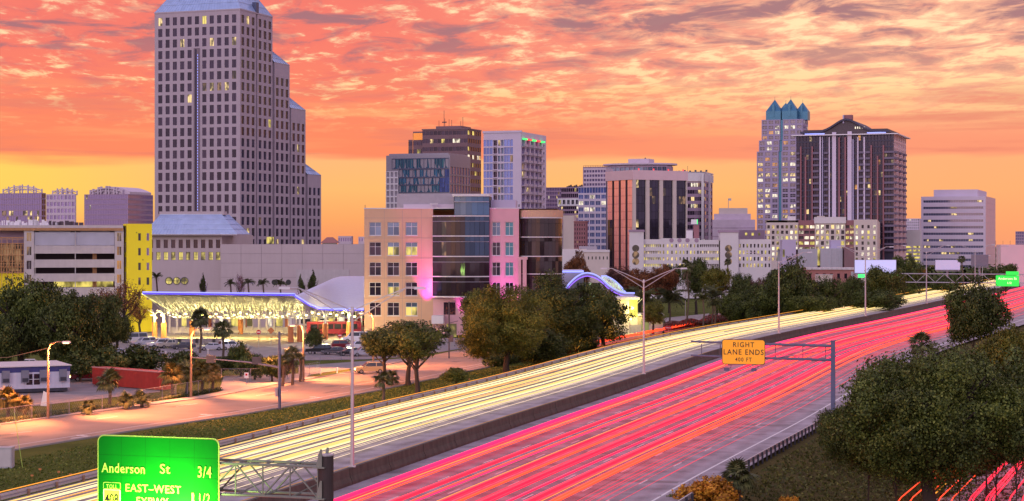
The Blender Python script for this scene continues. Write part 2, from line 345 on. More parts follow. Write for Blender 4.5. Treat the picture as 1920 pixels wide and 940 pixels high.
# ------------------------------------------------------------------ mesh helpers
def tag(o, label=None, cat=None, group=None, kind=None):
    if label: o['label'] = label
    if cat: o['category'] = cat
    if group: o['group'] = group
    if kind: o['kind'] = kind
    return o
def thing(name, label, cat, loc=(0, 0, 0), rz=0.0, group=None):
    o = bpy.data.objects.new(name, None); COL.objects.link(o); o.location = loc; o.rotation_euler = (0, 0, rz)
    o.empty_display_size = .5
    return tag(o, label, cat, group)
def put(name, me, parent=None, loc=(0, 0, 0), rot=(0, 0, 0), sc=None):
    o = bpy.data.objects.new(name, me); COL.objects.link(o); o.parent = parent; o.location = loc; o.rotation_euler = rot
    if sc: o.scale = sc
    return o
def copy_tree(o, parent=None):
    c = o.copy(); COL.objects.link(c); c.parent = parent
    for ch in list(o.children): copy_tree(ch, c)
    return c
class MB:
    def __init__(s): s.v = []; s.f = []; s.m = []
    def face(s, pts, m=0):
        k = len(s.v); s.v += [tuple(p) for p in pts]; s.f.append(tuple(range(k, k + len(pts)))); s.m.append(m)
    def box(s, x0, x1, y0, y1, z0, z1, m=0, bottom=True):
        k = len(s.v)
        s.v += [(x0, y0, z0), (x1, y0, z0), (x1, y1, z0), (x0, y1, z0), (x0, y0, z1), (x1, y0, z1), (x1, y1, z1), (x0, y1, z1)]
        fs = [(4, 5, 6, 7), (0, 1, 5, 4), (1, 2, 6, 5), (2, 3, 7, 6), (3, 0, 4, 7)] + ([(3, 2, 1, 0)] if bottom else [])
        for f in fs: s.f.append(tuple(k + i for i in f)); s.m.append(m)
    def prism(s, poly, z0, z1, m=0, mtop=None):
        k = len(s.v); n = len(poly)
        z0s = z0 if isinstance(z0, (list, tuple)) else [z0] * n; z1s = z1 if isinstance(z1, (list, tuple)) else [z1] * n
        s.v += [(p[0], p[1], z0s[i]) for i, p in enumerate(poly)] + [(p[0], p[1], z1s[i]) for i, p in enumerate(poly)]
        for i in range(n):
            j = (i + 1) % n; s.f.append((k + i, k + j, k + n + j, k + n + i)); s.m.append(m)
        s.f.append(tuple(k + n + i for i in range(n))); s.m.append(m if mtop is None else mtop)
        s.f.append(tuple(k + i for i in reversed(range(n)))); s.m.append(m)
    def hull(s, bot, top, m=0):     # loft between two equal rings, closed
        k = len(s.v); n = len(bot); s.v += [tuple(p) for p in bot] + [tuple(p) for p in top]
        for i in range(n):
            j = (i + 1) % n; s.f.append((k + i, k + j, k + n + j, k + n + i)); s.m.append(m)
        s.f.append(tuple(k + n + i for i in range(n))); s.m.append(m); s.f.append(tuple(k + i for i in reversed(range(n)))); s.m.append(m)
    def tube(s, pts, r, n=6, m=0, cap=True):
        pts = [Vector(p) for p in pts]; rs = r if isinstance(r, (list, tuple)) else [r] * len(pts)
        k0 = len(s.v); prev = None
        for i, p in enumerate(pts):
            t = (pts[min(i + 1, len(pts) - 1)] - pts[max(i - 1, 0)])
            t = t.normalized() if t.length > 1e-9 else Vector((0, 0, 1))
            if prev is None: a = t.cross(Vector((0, 0, 1)) if abs(t.z) < .9 else Vector((1, 0, 0))).normalized()
            else: a = (prev - t * prev.dot(t)).normalized()
            prev = a; b = t.cross(a)
            for j in range(n):
                w = 2 * math.pi * (j + .5) / n; s.v.append(tuple(p + (a * math.cos(w) + b * math.sin(w)) * rs[i]))
        for i in range(len(pts) - 1):
            for j in range(n):
                a0 = k0 + i * n + j; b0 = k0 + i * n + (j + 1) % n
                s.f.append((a0, b0, b0 + n, a0 + n)); s.m.append(m)
        if cap:
            s.f.append(tuple(k0 + j for j in reversed(range(n)))); s.m.append(m)
            e = k0 + (len(pts) - 1) * n; s.f.append(tuple(e + j for j in range(n))); s.m.append(m)
    def add(s, o, mtx, moff=0):
        k = len(s.v); s.v += [tuple(mtx @ Vector(p)) for p in o.v]; s.f += [tuple(k + i for i in f) for f in o.f]; s.m += [q + moff for q in o.m]
    def mesh(s, name, mats, smooth=False):
        me = bpy.data.meshes.new(name); me.from_pydata(s.v, [], s.f)
        if not isinstance(mats, (list, tuple)): mats = [mats]
        for q in mats: me.materials.append(MT[q] if isinstance(q, str) else q)
        if len(mats) > 1: me.polygons.foreach_set('material_index', s.m)
        if smooth: me.polygons.foreach_set('use_smooth', [True] * len(s.f))
        me.update(); return me
    def build(s, name, mats, parent=None, loc=(0, 0, 0), rz=0.0, smooth=False, **tg):
        o = put(name, s.mesh(name, mats, smooth), parent, loc, (0, 0, rz))
        if tg: tag(o, **tg)
        return o
def box_part(name, mats, parent, *b, **k):
    m = MB(); m.box(*b); return m.build(name, mats, parent, **k)
def P(px, py, Y): return Vector(((px - 960) / F * Y, Y, CAMZ - (py - 457) / F * Y))
def G(px, py, z=0.0):
    Y = (CAMZ - z) * F / (py - 457); return Vector(((px - 960) / F * Y, Y, z))
def text_mesh(s, size, mname, depth=.01, spacing=1.0):
    cu = bpy.data.curves.new('lettering', 'FONT'); cu.body = s; cu.size = size; cu.align_x = 'CENTER'; cu.align_y = 'CENTER'
    cu.extrude = depth; cu.space_character = spacing; cu.offset = size * .009; cu.resolution_u = 3
    o = bpy.data.objects.new('lettering', cu); me = bpy.data.meshes.new_from_object(o); me.name = 'lettering'
    me.materials.clear(); me.materials.append(MT[mname]); bpy.data.objects.remove(o); bpy.data.curves.remove(cu)
    return me

# ------------------------------------------------------------------ highway plan
HW = [(-200, -117), (0, -57.5), (60, -39.7), (151, -13.3), (204, 2.2), (256, 18.6), (300, 34.5), (333, 49.0), (390, 76.0), (466, 106.5), (560, 143), (657, 180), (800, 235), (1000, 312), (1400, 466), (2200, 780)]
def _pchip(pts):
    xs = [p[0] for p in pts]; ys = [p[1] for p in pts]; n = len(xs)
    dl = [(ys[i + 1] - ys[i]) / (xs[i + 1] - xs[i]) for i in range(n - 1)]
    ms = [dl[0]] + [(dl[i - 1] + dl[i]) / 2 for i in range(1, n - 1)] + [dl[-1]]
    def f(x):
        i = 0
        while i < n - 2 and x > xs[i + 1]: i += 1
        h = xs[i + 1] - xs[i]; t = (x - xs[i]) / h
        if x < xs[0] or x > xs[-1]:
            e = 0 if x < xs[0] else n - 1; return ys[e] + ms[e] * (x - xs[e])
        return ys[i] * (2 * t**3 - 3 * t * t + 1) + h * ms[i] * (t**3 - 2 * t * t + t) + ys[i + 1] * (-2 * t**3 + 3 * t * t) + h * ms[i + 1] * (t**3 - t * t)
    return f
hwx = _pchip(HW)
_hz = _pchip([(0, 0), (200, 0), (250, .1), (333, 2.1), (390, 3.0), (466, 3.2), (700, 3.4), (1000, 3.4), (1400, 3.4)])
def hwz(Y): return 0 if Y < 200 else _hz(min(Y, 1200))
def hwp(Y, off, z=0.0):         # point beside the median at offset off (+ right)
    d = (hwx(Y + 1) - hwx(Y - 1)) / 2; l = math.hypot(d, 1)
    return Vector((hwx(Y) + off / l, Y - off * d / l, hwz(Y) + z))
HY = [-60, -20, 20, 50, 75] + list(range(90, 480, 8)) + list(range(480, 1200, 30)) + list(range(1200, 2000, 200))
EOFF = _pchip([(0, 24.5), (150, 26.2), (214, 29.0), (300, 29.5), (2000, 29.5)])   # right edge line
LEDGE = 19.8
def strip(mb, a, b, Ys, za=0.0, zb=None, m=0):
    zb = za if zb is None else zb; fa = a if callable(a) else (lambda Y: a); fb = b if callable(b) else (lambda Y: b)
    uvs = []
    k = len(mb.v)
    for Y in Ys: mb.v += [tuple(hwp(Y, fa(Y), za)), tuple(hwp(Y, fb(Y), zb))]
    for i in range(len(Ys) - 1):
        q = k + 2 * i; mb.f.append((q, q + 1, q + 3, q + 2)); mb.m.append(m)
def uv_by_offset(o):
    me = o.data; uv = me.uv_layers.new(name='UVMap')
    for lp in me.loops:
        p = me.vertices[lp.vertex_index].co
        Y = p.y; d = (hwx(Y + 1) - hwx(Y - 1)) / 2
        uv.data[lp.index].uv = ((p.x - hwx(Y)) / math.hypot(d, 1), Y)
def road_slab(name, a, b, zt, label=None):
    mb = MB(); strip(mb, a, b, HY, zt); fa = a if callable(a) else (lambda Y: a); fb = b if callable(b) else (lambda Y: b)
    o = mb.build(name, 'highway', kind='structure'); uv_by_offset(o); return o
road_slab('road', 0.35, lambda Y: EOFF(Y) + 3.0, 0.06)
road_slab('road', -LEDGE - .6, -0.35, 0.50)
# terrain: flat, rising to the highway embankment
def terr(X, Y):
    base = -.35
    if Y > 1300 or Y < -100: return base
    # nearest offset, to first order
    d = (hwx(Y + 1) - hwx(Y - 1)) / 2; off = (X - hwx(Y)) / math.hypot(d, 1); Yn = Y + off * d / math.hypot(d, 1)
    hz = hwz(Yn)
    if off < 0: k = max(0.0, min(1.0, (33 + off) / 12.0))
    else: k = max(0.0, min(1.0, (56 - off) / 20.0))
    zt = base + (hz + .0 ) * k
    if off > 0 : 
        r = off - (EOFF(Yn) + 3.0)
        zt = hz - .25 - max(0.0, min(1, r / 16.0)) * (hz + 2.4) if off > 25 else hz - .4
        if r > 16: zt = -2.65
    elif off > -24: zt = hz - .12 if off < -LEDGE - .4 else hz - .4
    return zt
mb = MB()
xs = list(np.arange(-2600, -140, 130)) + list(np.arange(-140, 160, 3.0)) + list(np.arange(160, 420, 8)) + list(np.arange(420, 3200, 130))
ys = list(np.arange(-300, 60, 40)) + list(np.arange(60, 420, 3.0)) + list(np.arange(420, 760, 8)) + list(np.arange(760, 1500, 40)) + list(np.arange(1500, 19000, 500))
nx = len(xs); mb.v = [(float(X), float(Y), terr(X, Y)) for Y in ys for X in xs]
for j in range(len(ys) - 1):
    for i in range(nx - 1):
        a = j * nx + i; mb.f.append((a, a + 1, a + nx + 1, a + nx)); cx = (xs[i] + xs[i + 1]) / 2; cy = (ys[j] + ys[j + 1]) / 2
        mb.m.append(0 if cx < hwx(min(cy, 2000)) else 1)
mb.build('ground', ['grass', 'slope_grass'], kind='structure', smooth=True)
# median wall, in cast sections with open joints
wall = thing('median_barrier', 'stained concrete barrier wall between the two carriageways of the expressway', 'barrier')
Y = 60.0
while Y < 900:
    Y2 = Y + (9.0 if Y < 330 else 24.0)
    m = MB(); a0, a1 = hwp(Y + .05, 0), hwp(Y2 - .05, 0)
    for (A, B) in ((a0, a1),):
        t = (B - A).normalized(); n_ = Vector((t.y, -t.x, 0))
        prof = [(-.42, 0), (-.42, .55), (-.2, .9), (-.17, 1.42), (.17, 1.42), (.22, .75), (.42, .30), (.42, 0)]
        m.hull([A + n_ * p + Vector((0, 0, q)) for p, q in prof], [B + n_ * p + Vector((0, 0, q)) for p, q in prof])
    m.build('wall_section', 'barrier', wall); Y = Y2
# lane markings
mk_w = MB(); mk_y = MB()
EY = [y_ for y_ in HY if 60 <= y_ <= 900]
strip(mk_w, lambda Y: EOFF(Y) - .1, lambda Y: EOFF(Y) + .12, EY, .066)
strip(mk_y, -3.2, -3.0, EY, .506)
strip(mk_w, -LEDGE + 1.4, -LEDGE + 1.6, EY, .506)
for k in range(1, 7):
    Y = 100.0 + (k * 5.3) % 12
    while Y < 520:
        o_ = lambda yy: 3.1 + k * (EOFF(yy) - 3.1) / 7.0
        strip(mk_w, lambda yy: o_(yy) - .08, lambda yy: o_(yy) + .08, [Y, Y + 3.0], .066); Y += 12.2
for k in range(1, 4):
    Y = 100.0 + (k * 4.1) % 12
    while Y < 520:
        o_ = -3.1 - k * 3.8
        strip(mk_w, o_ - .08, o_ + .08, [Y, Y + 3.0], .506); Y += 12.2
mk_w.build('road_marking', 'mark_white', kind='structure'); mk_y.build('road_marking', 'mark_yellow', kind='structure')
# slab joints and patches on the red side
jt = MB()
for k in range(70):
    Y = 130 + k * 4.6
    if rnd.random() < .62:
        i0 = rnd.choice([0, 1, 2, 3, 4, 5]); a = 3.1 + i0 * 3.7
        strip(jt, a, a + 3.6 * rnd.choice([1, 1, 2]), [Y, Y + .10], .064)
for q in (20.4, 9.2): strip(jt, q, q + .06, [y_ for y_ in HY if 60 < y_ < 500], .0635)
jt.build('joint_lines', 'black', kind='structure')
pm = MB()
for (Y, a, b, ln) in ((176, 13, 16, 2.0), (214, 19, 24, 2.2), (206, 22, 27.5, 1.5), (232, 20, 24, 1.8), (250, 18, 23, 2.5), (268, 17, 23, 2), (158, 20.5, 26, 1.2), (300, 14, 22, 2.5)):
    strip(pm, a, b, [Y, Y + ln], .065)
pm.build('road_patch', 'asphalt', kind='structure')

# ------------------------------------------------------------------ buildings
MT['glass_sunset_gold'] = mat('glass_sunset_gold', (1.0, .42, .10), .25, .8, .08, .3)  # sunset light on the left-facing ends, put into the base colour
WT = {}
def wtemplate(w, h, nx, nz, fr, rec_bar):
    m = MB(); t = fr
    m.face([(-w / 2, .05, 0), (w / 2, .05, 0), (w / 2, .05, h), (-w / 2, .05, h)], 1)
    if t > 0:
        for (a, b, c, d_) in ((-w / 2, -w / 2 + t, 0, h), (w / 2 - t, w / 2, 0, h), (-w / 2 + t, w / 2 - t, 0, t), (-w / 2 + t, w / 2 - t, h - t, h)):
            m.face([(a, -.02, c), (b, -.02, c), (b, -.02, d_), (a, -.02, d_)], 0)
        m.face([(-w / 2 + t, -.02, t), (w / 2 - t, -.02, t), (w / 2 - t, .05, t), (-w / 2 + t, .05, t)], 0)
    for i in nx:
        a = -w / 2 + w * i; m.box(a - rec_bar / 2, a + rec_bar / 2, -.015, .04, t, h - t, 0, False)
    for i in nz:
        a = h * i; m.box(-w / 2 + t, w / 2 - t, -.018, .04, a - rec_bar / 2, a + rec_bar / 2, 0, False)
    return m
class Bld:
    def __init__(s, name, label, Y, pxL, pxC, pxR=None, rot=-20, D=None, group=None, cat='building', loc=None, W=None):
        r = R(rot); s.ux = Vector((math.cos(r), math.sin(r))); s.uy = Vector((-math.sin(r), math.cos(r))); s.r = r
        k = lambda px: (px - 960) / F
        def solve(C, d, px): q = k(px); return (q * C.y - C.x) / (d.x - q * d.y)
        s.solve = solve
        if rot <= 0 and pxC is not None:
            C = Vector((k(pxC) * Y, Y)); s.W = solve(C, -s.ux, pxL); s.D = D or solve(C, s.uy, pxR); O = C - s.ux * s.W
        else:
            C = Vector((k(pxC) * Y, Y)); s.W = solve(C, s.ux, pxR); s.D = D or solve(C, s.uy, pxL); O = C
        s.O = O; s.C = C
        s.t = thing(name, label, cat, (O.x, O.y, 0), r, group); s.win = []; s.wall = MB(); s.extra = MB()
    def X(s, px, dep=0.0): return s.solve(s.O + s.uy * dep, s.ux, px)         # local x on the front line for a photo column
    def DY(s, px, side=None):
        o = s.O + s.ux * (s.W if side is None else side); return s.solve(o, s.uy, px)
    def Z(s, py, x=None, y=0.0):
        p = s.O + s.ux * (s.W if x is None else x) + s.uy * y; return CAMZ - (py - 457) * p.y / F
    def fr(s, face):
        if face == 'front': return Vector((0, 0)), Vector((1, 0)), Vector((0, 1)), 0.0
        if face == 'right': return Vector((s.W, 0)), Vector((0, 1)), Vector((-1, 0)), math.pi / 2
        return Vector((0, s.D)), Vector((0, -1)), Vector((1, 0)), -math.pi / 2
    def facade(s, face, x0, x1, z0, z1, cols, rows, fw=.6, fh=.6, vo=.5, rec=.3, nx=(), nz=(), fr=.0, bar=.1, frame='grey_metal', glass='glass_dark', lits=(), p=0.0,
               skip=None, single=True, wm=0, off=0.0, name='window', jit=0.0, wx=None, pick=None):
        o, d, n_, ang = (s.fr(face) if isinstance(face, str) else face)
        pt = lambda a, dep, z: (o.x + d.x * a + n_.x * (dep + off), o.y + d.y * a + n_.y * (dep + off), z)
        w = s.wall; bw = (x1 - x0) / cols; fhh = (z1 - z0) / rows; ww = bw * fw; wh = fhh * fh; sill = (fhh - wh) * vo
        cur = z0
        for r_ in range(rows):
            zs = z0 + r_ * fhh + sill; ze = zs + wh
            if zs - cur > 1e-4: w.face([pt(x0, 0, cur), pt(x1, 0, cur), pt(x1, 0, zs), pt(x0, 0, zs)], wm)
            xa = x0
            for c in range(cols):
                if skip and skip(c, r_): continue
                a = x0 + (c + .5) * bw - ww / 2; b = a + ww
                if a - xa > 1e-4: w.face([pt(xa, 0, zs), pt(a, 0, zs), pt(a, 0, ze), pt(xa, 0, ze)], wm)
                xa = b
                w.face([pt(a, 0, zs), pt(b, 0, zs), pt(b, rec, zs), pt(a, rec, zs)], wm)
                w.face([pt(a, rec, ze), pt(b, rec, ze), pt(b, 0, ze), pt(a, 0, ze)], wm)
                w.face([pt(a, 0, zs), pt(a, rec, zs), pt(a, rec, ze), pt(a, 0, ze)], wm)
                w.face([pt(b, rec, zs), pt(b, 0, zs), pt(b, 0, ze), pt(b, rec, ze)], wm)
                g = glass
                if pick: g = pick(c, r_, rnd) or glass
                elif lits and rnd.random() < (p(c, r_) if callable(p) else p): g = rnd.choice(lits)
                key = (round(ww, 3), round(wh, 3), nx, nz, fr, bar, frame, g)
                s.win.append((key, pt((a + b) / 2, rec - .05, zs), ang, single, name, jit))
            if x1 - xa > 1e-4: w.face([pt(xa, 0, zs), pt(x1, 0, zs), pt(x1, 0, ze), pt(xa, 0, ze)], wm)
            cur = ze
        if z1 - cur > 1e-4: w.face([pt(x0, 0, cur), pt(x1, 0, cur), pt(x1, 0, z1), pt(x0, 0, z1)], wm)
    def plain(s, face, x0, x1, z0, z1, wm=0, off=0.0):
        o, d, n_, ang = s.fr(face) if isinstance(face, str) else face
        pt = lambda a, z: (o.x + d.x * a + n_.x * off, o.y + d.y * a + n_.y * off, z)
        s.wall.face([pt(x0, z0), pt(x1, z0), pt(x1, z1), pt(x0, z1)], wm)
    def shell(s, z0, z1, faces=('left', 'back'), x0=0, x1=None, y0=0, y1=None, wm=0, rm=None, par=0.0):
        x1 = s.W if x1 is None else x1; y1 = s.D if y1 is None else y1; w = s.wall
        if 'front' in faces: w.face([(x0, y0, z0), (x1, y0, z0), (x1, y0, z1), (x0, y0, z1)], wm)
        if 'right' in faces: w.face([(x1, y0, z0), (x1, y1, z0), (x1, y1, z1), (x1, y0, z1)], wm)
        if 'back' in faces: w.face([(x1, y1, z0), (x0, y1, z0), (x0, y1, z1), (x1, y1, z1)], wm)
        if 'left' in faces: w.face([(x0, y1, z0), (x0, y0, z0), (x0, y0, z1), (x0, y1, z1)], wm)
        w.face([(x0, y0, z1 - par), (x1, y0, z1 - par), (x1, y1, z1 - par), (x0, y1, z1 - par)], wm if rm is None else rm)
        if par:
            for q in ((x0, x0 + .3, y0, y1), (x1 - .3, x1, y0, y1)): s.wall.face([(q[0], q[2], z1), (q[1], q[2], z1), (q[1], q[3], z1), (q[0], q[3], z1)], wm)
    def add(s, name, mats, *b, **k):
        m = MB(); m.box(*b); return m.build(name, mats, s.t, **k)
    def finish(s, mats):
        s.wall.build('wall', mats, s.t)
        rest = {}; cnt = {}
        for key, p, ang, single, name, jit in s.win:
            ww, wh, nx, nz, fr, bar, frame, g = key
            if single and cnt.get(name, 0) < 298:
                cnt[name] = cnt.get(name, 0) + 1
                if key not in WT: WT[key] = wtemplate(ww, wh, nx, nz, fr, bar).mesh(name, [frame, g])
                put(name, WT[key], s.t, p, (rnd.gauss(0, jit), 0, ang + rnd.gauss(0, jit)))
            else:
                rk = (frame, g); mb = rest.setdefault(rk, MB())
                mb.add(wtemplate(ww, wh, nx, nz, fr, bar), Matrix.Translation(p) @ Matrix.Rotation(ang, 4, 'Z'))
        for (frame, g), mb in rest.items():
            mb.build('window_rows', [frame, g], s.t, kind='stuff')
        return s.t
LW = ('lit_warm', 'lit_warm', 'lit_dim', 'lit_white')

# --- far left pair with arched crowns
def crown(b, x0, x1, z, h, y0=1.0, n=6, dep=6.0):
    m = MB(); 
    for yy in (y0, y0 + dep):
        pts = [(x0 + (x1 - x0) * i / 12, yy, z + h * math.sin(math.pi * (.12 + .76 * i / 12)) ) for i in range(13)]
        m.tube(pts, .35, 4)
        m.tube([(p[0], p[1], p[2] - 1.5) for p in pts], .22, 4)
        for i in range(n):
            a = pts[int(i * 12 / (n - 1))]; m.tube([(a[0], yy, z - .5), (a[0], yy, a[2] + 1.2)], .45, 4)
    for i in range(12):
        a = x0 + (x1 - x0) * i / 12; m.tube([(a, y0, z), (a + (x1 - x0) / 12, y0, z + h * .9)], .15, 3)
        m.tube([(a, y0, z + h * .5), (a, y0 + dep, z + h * .5)], .2, 3)
    m.build('roof_arch', 'mauve_pale', b.t)
b = Bld('office_building', 'hazy mauve glass office block with arched roof crown at the far left edge', 1100, -70, 78, 86)
z = b.Z(362); b.facade('front', 0, b.W, 2, z, 34, 14, .86, .8, rec=.12, glass='glass_lilac', frame='mauve_pale', lits=('lit_dim', 'lit_warm'), p=lambda c, r: .35 if r in (9, 10) else .01, single=False)
b.facade('right', 0, b.D, 2, z, 2, 14, .8, .7, rec=.12, glass='glass_dark', single=False); b.shell(2, z); crown(b, b.X(4), b.X(66), z, 4.2)
b.finish(['mauve_wall'])
b = Bld('office_building', 'hazy pale mauve block with gabled arch roof and big square windows', 1090, 86.5, 141, 143)
z = b.Z(364); b.facade('front', 0, b.W, 2, z, 8, 12, .72, .62, rec=.3, glass='glass_lilac', frame='mauve_pale', lits=('lit_dim',), p=.03); b.plain('right', 0, b.D, 2, z); b.shell(2, z)
crown(b, b.X(97), b.X(132), z, 2.8, n=5)
b.finish(['mauve_pale'])
b = Bld('office_building', 'hazy mauve glass block with low curved roof standing just left of the granite tower', 1000, 158, 240, 287)
z = b.Z(364); b.facade('front', 0, b.W, 2, z, 26, 16, .86, .8, rec=.12, glass='glass_lilac', frame='mauve_pale', lits=('lit_warm', 'lit_white'), p=lambda c, r: .22 if r in (9, 13) else .01, single=False)
b.facade('right', 0, b.D, 2, z, 20, 16, .9, .6, rec=.12, glass='glass_lilac', frame='mauve_pale', single=False); b.shell(2, z)
m = MB()
for i in range(14):
    a0, a1 = i / 14, (i + 1) / 14; X0, X1 = b.X(172), b.W + 0
    f0 = lambda q: z + 4.2 * math.sin(math.pi * (.1 + .8 * q))
    m.hull([(X0 + (X1 - X0) * a0, 2, z), (X0 + (X1 - X0) * a1, 2, z), (X0 + (X1 - X0) * a1, b.D - 2, z), (X0 + (X1 - X0) * a0, b.D - 2, z)],
           [(X0 + (X1 - X0) * a0, 2, f0(a0)), (X0 + (X1 - X0) * a1, 2, f0(a1)), (X0 + (X1 - X0) * a1, b.D - 2, f0(a1)), (X0 + (X1 - X0) * a0, b.D - 2, f0(a0))])
m.build('curved_roof', 'mauve_pale', b.t); crown(b, b.X(168), b.X(228), z, 3.4, y0=.6, n=9, dep=1)
b.finish(['mauve_wall'])

# --- granite tower
b = Bld('skyscraper', 'tall lilac granite tower with stepped shoulders and blue glass hipped roofs', 690, 290, 450, 602, D=None)
ZE = b.Z(16); FL = 21.1 / (F / 690); ROWS = 22; Z0 = ZE - 1.6 - FL * ROWS
segs = [(450, 480, 16), (482.5, 511, 16), (515, 543, 117), (546, 573, 203), (577, 602, 327)]
ds = [(b.DY(a), b.DY(c)) for a, c, e in segs]
T = ('lit_warm', 'lit_warm', 'lit_dim', 'lit_yellow')
fkw = dict(fw=.56, fh=.72, vo=.5, rec=.28, nx=(.5,), bar=.10, frame='dark_metal', glass='glass_dark')
b.facade('front', .9, b.W - .9, Z0, ZE - 1.6, 11, ROWS, skip=lambda c, r: c == 5 and r < ROWS - 3, lits=T, p=lambda c, r: (.45 if r in (ROWS - 7, ROWS - 6) and c > 5 else .12 if r > ROWS - 4 else .03), **fkw)
zs_ = []
for i, ((a, c), (pa, pc, e)) in enumerate(zip(ds, segs)):
    ze = CAMZ - (e - 457) * (b.O + b.ux * b.W + b.uy * a).y / F if i > 1 else ZE
    rr = int((ze - 1.6 - Z0) / FL); zs_.append(ze)
    b.facade('right', a + .25, c - .15, Z0, Z0 + rr * FL, 3, rr, lits=T, p=.025, **fkw)
    b.plain('right', a + .25, c - .15, Z0 + rr * FL, ze)
    b.plain('right', a + .25, c - .15, 0, Z0)
    b.plain('right', a, a + .25, 0, ze); b.plain('right', c - .15, c, 0, ze)
b.plain('front', 0, b.W, 0, Z0); b.plain('front', 0, b.W, ZE - 1.6, ZE); b.plain('front', 0, .9, Z0, ZE - 1.6); b.plain('front', b.W - .9, b.W, Z0, ZE - 1.6)
# body behind the facings: sections step down towards the back
b.shell(0, ZE - .02, ('left', 'back'), 0, b.W, 0, ds[1][1])
for i in (2, 3, 4):
    b.shell(0, zs_[i], ('left', 'back'), 0, b.W, ds[i][0], ds[i][1])
ends = [ds[0][1], ds[1][1], ds[2][1], ds[3][1]]; starts = [ds[1][0], ds[2][0], ds[3][0], ds[4][0]]
for k in range(4):
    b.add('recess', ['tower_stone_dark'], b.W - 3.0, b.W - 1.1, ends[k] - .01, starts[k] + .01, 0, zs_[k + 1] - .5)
    b.wall.face([(b.W, ends[k], 0), (b.W - 1.1, ends[k], 0), (b.W - 1.1, ends[k], zs_[k]), (b.W, ends[k], zs_[k])], 0)
    b.wall.face([(b.W - 1.1, starts[k], 0), (b.W, starts[k], 0), (b.W, starts[k], zs_[k + 1]), (b.W - 1.1, starts[k], zs_[k + 1])], 0)
# slot down the left face with its string of lights
xa = .9 + (b.W - 1.8) / 11 * 5; xb = xa + (b.W - 1.8) / 11; zt = Z0 + FL * (ROWS - 3)
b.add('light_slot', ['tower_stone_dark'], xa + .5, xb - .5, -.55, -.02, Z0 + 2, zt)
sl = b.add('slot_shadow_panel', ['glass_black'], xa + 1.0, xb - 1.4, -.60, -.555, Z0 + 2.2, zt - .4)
m = MB()
for i in range(70):
    zz_ = Z0 + 4 + i * (zt - Z0 - 6) / 70; m.box(xb - 1.05, xb - .86, -.66, -.60, zz_, zz_ + .6)
m.build('light_string', 'led_edge', b.t)
# roofs
def ribbed(b, name, bot, top, nh=5, nv=10, mname='glass_roof'):
    # bot, top : two corner points each (left, right) of one sloping plane
    m = MB(); bl, br = [Vector(p) for p in bot]; tl, tr = [Vector(p) for p in top]
    nrm = (br - bl).cross(tl - bl).normalized()
    m.face([bl, br, tr, tl] if (tl - tr).length > .01 else [bl, br, tr], 0); rb = m.build(name, mname, b.t)
    k = MB()
    for i in range(nh + 1):
        q = i / nh; A = bl.lerp(tl, q) + nrm * .06; B = br.lerp(tr, q) + nrm * .06
        if (A - B).length > .05: k.tube([A, B], .10, 4)
    for i in range(nv + 1):
        q = i / nv; k.tube([bl.lerp(br, q) + nrm * .05, tl.lerp(tr, q) + nrm * .05], .055, 3)
    k.build('rib', 'glass_roof', rb)
D1 = ds[1][1]; H = 14; I = 9
ribbed(b, 'glass_roof_slope', [(0, 0, ZE), (b.W, 0, ZE)], [(I, I, ZE + H), (b.W - I, I, ZE + H)], 5, 30)
ribbed(b, 'glass_roof_slope', [(b.W, 0, ZE), (b.W, D1, ZE)], [(b.W - I, I, ZE + H), (b.W - I, D1 - I, ZE + H)], 5, 20)
ribbed(b, 'glass_roof_slope', [(b.W, D1, ZE), (0, D1, ZE)], [(b.W - I, D1 - I, ZE + H), (I, D1 - I, ZE + H)], 5, 20)
b.add('roof_gutter', ['blue_steel'], b.W - 1.6, b.W + .15, D1 * .48, D1 * .56, ZE - .1, ZE + 4)
b.add('cornice', ['tower_stone'], -.15, b.W + .15, -.15, D1, ZE - .5, ZE - .01)
m = MB()
for i in (2, 3, 4):
    y0_, y1_ = ds[i][0] - .5, ds[i][1]; z_ = zs_[i]; h_ = 7.5 if i < 4 else 7.0
    ribbed(b, 'glass_roof_slope', [(b.W, y0_, z_), (b.W, y1_, z_)], [(b.W - 5, y0_, z_ + h_), (b.W - 5, y0_ + .02, z_ + h_)], 4, 6)
    ribbed(b, 'glass_roof_slope', [(b.W, y1_, z_), (0, y1_, z_)], [(b.W - 5, y0_, z_ + h_), (5, y0_, z_ + h_)], 4, 10)
m = MB()
for i in range(12): m.box(-.9, 0, 3, 5.5, 30 + i * FL, 30 + i * FL + .5); m.tube([(-.85, 3, 30 + i * FL), (-.85, 3, 31.2 + i * FL)], .05, 3)
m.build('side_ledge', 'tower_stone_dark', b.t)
b.add('loading_bay', ['lit_yellow'], b.W - .02, b.W + .05, b.DY(500), b.DY(513), 20, 22.6)
b.finish(['tower_stone'])

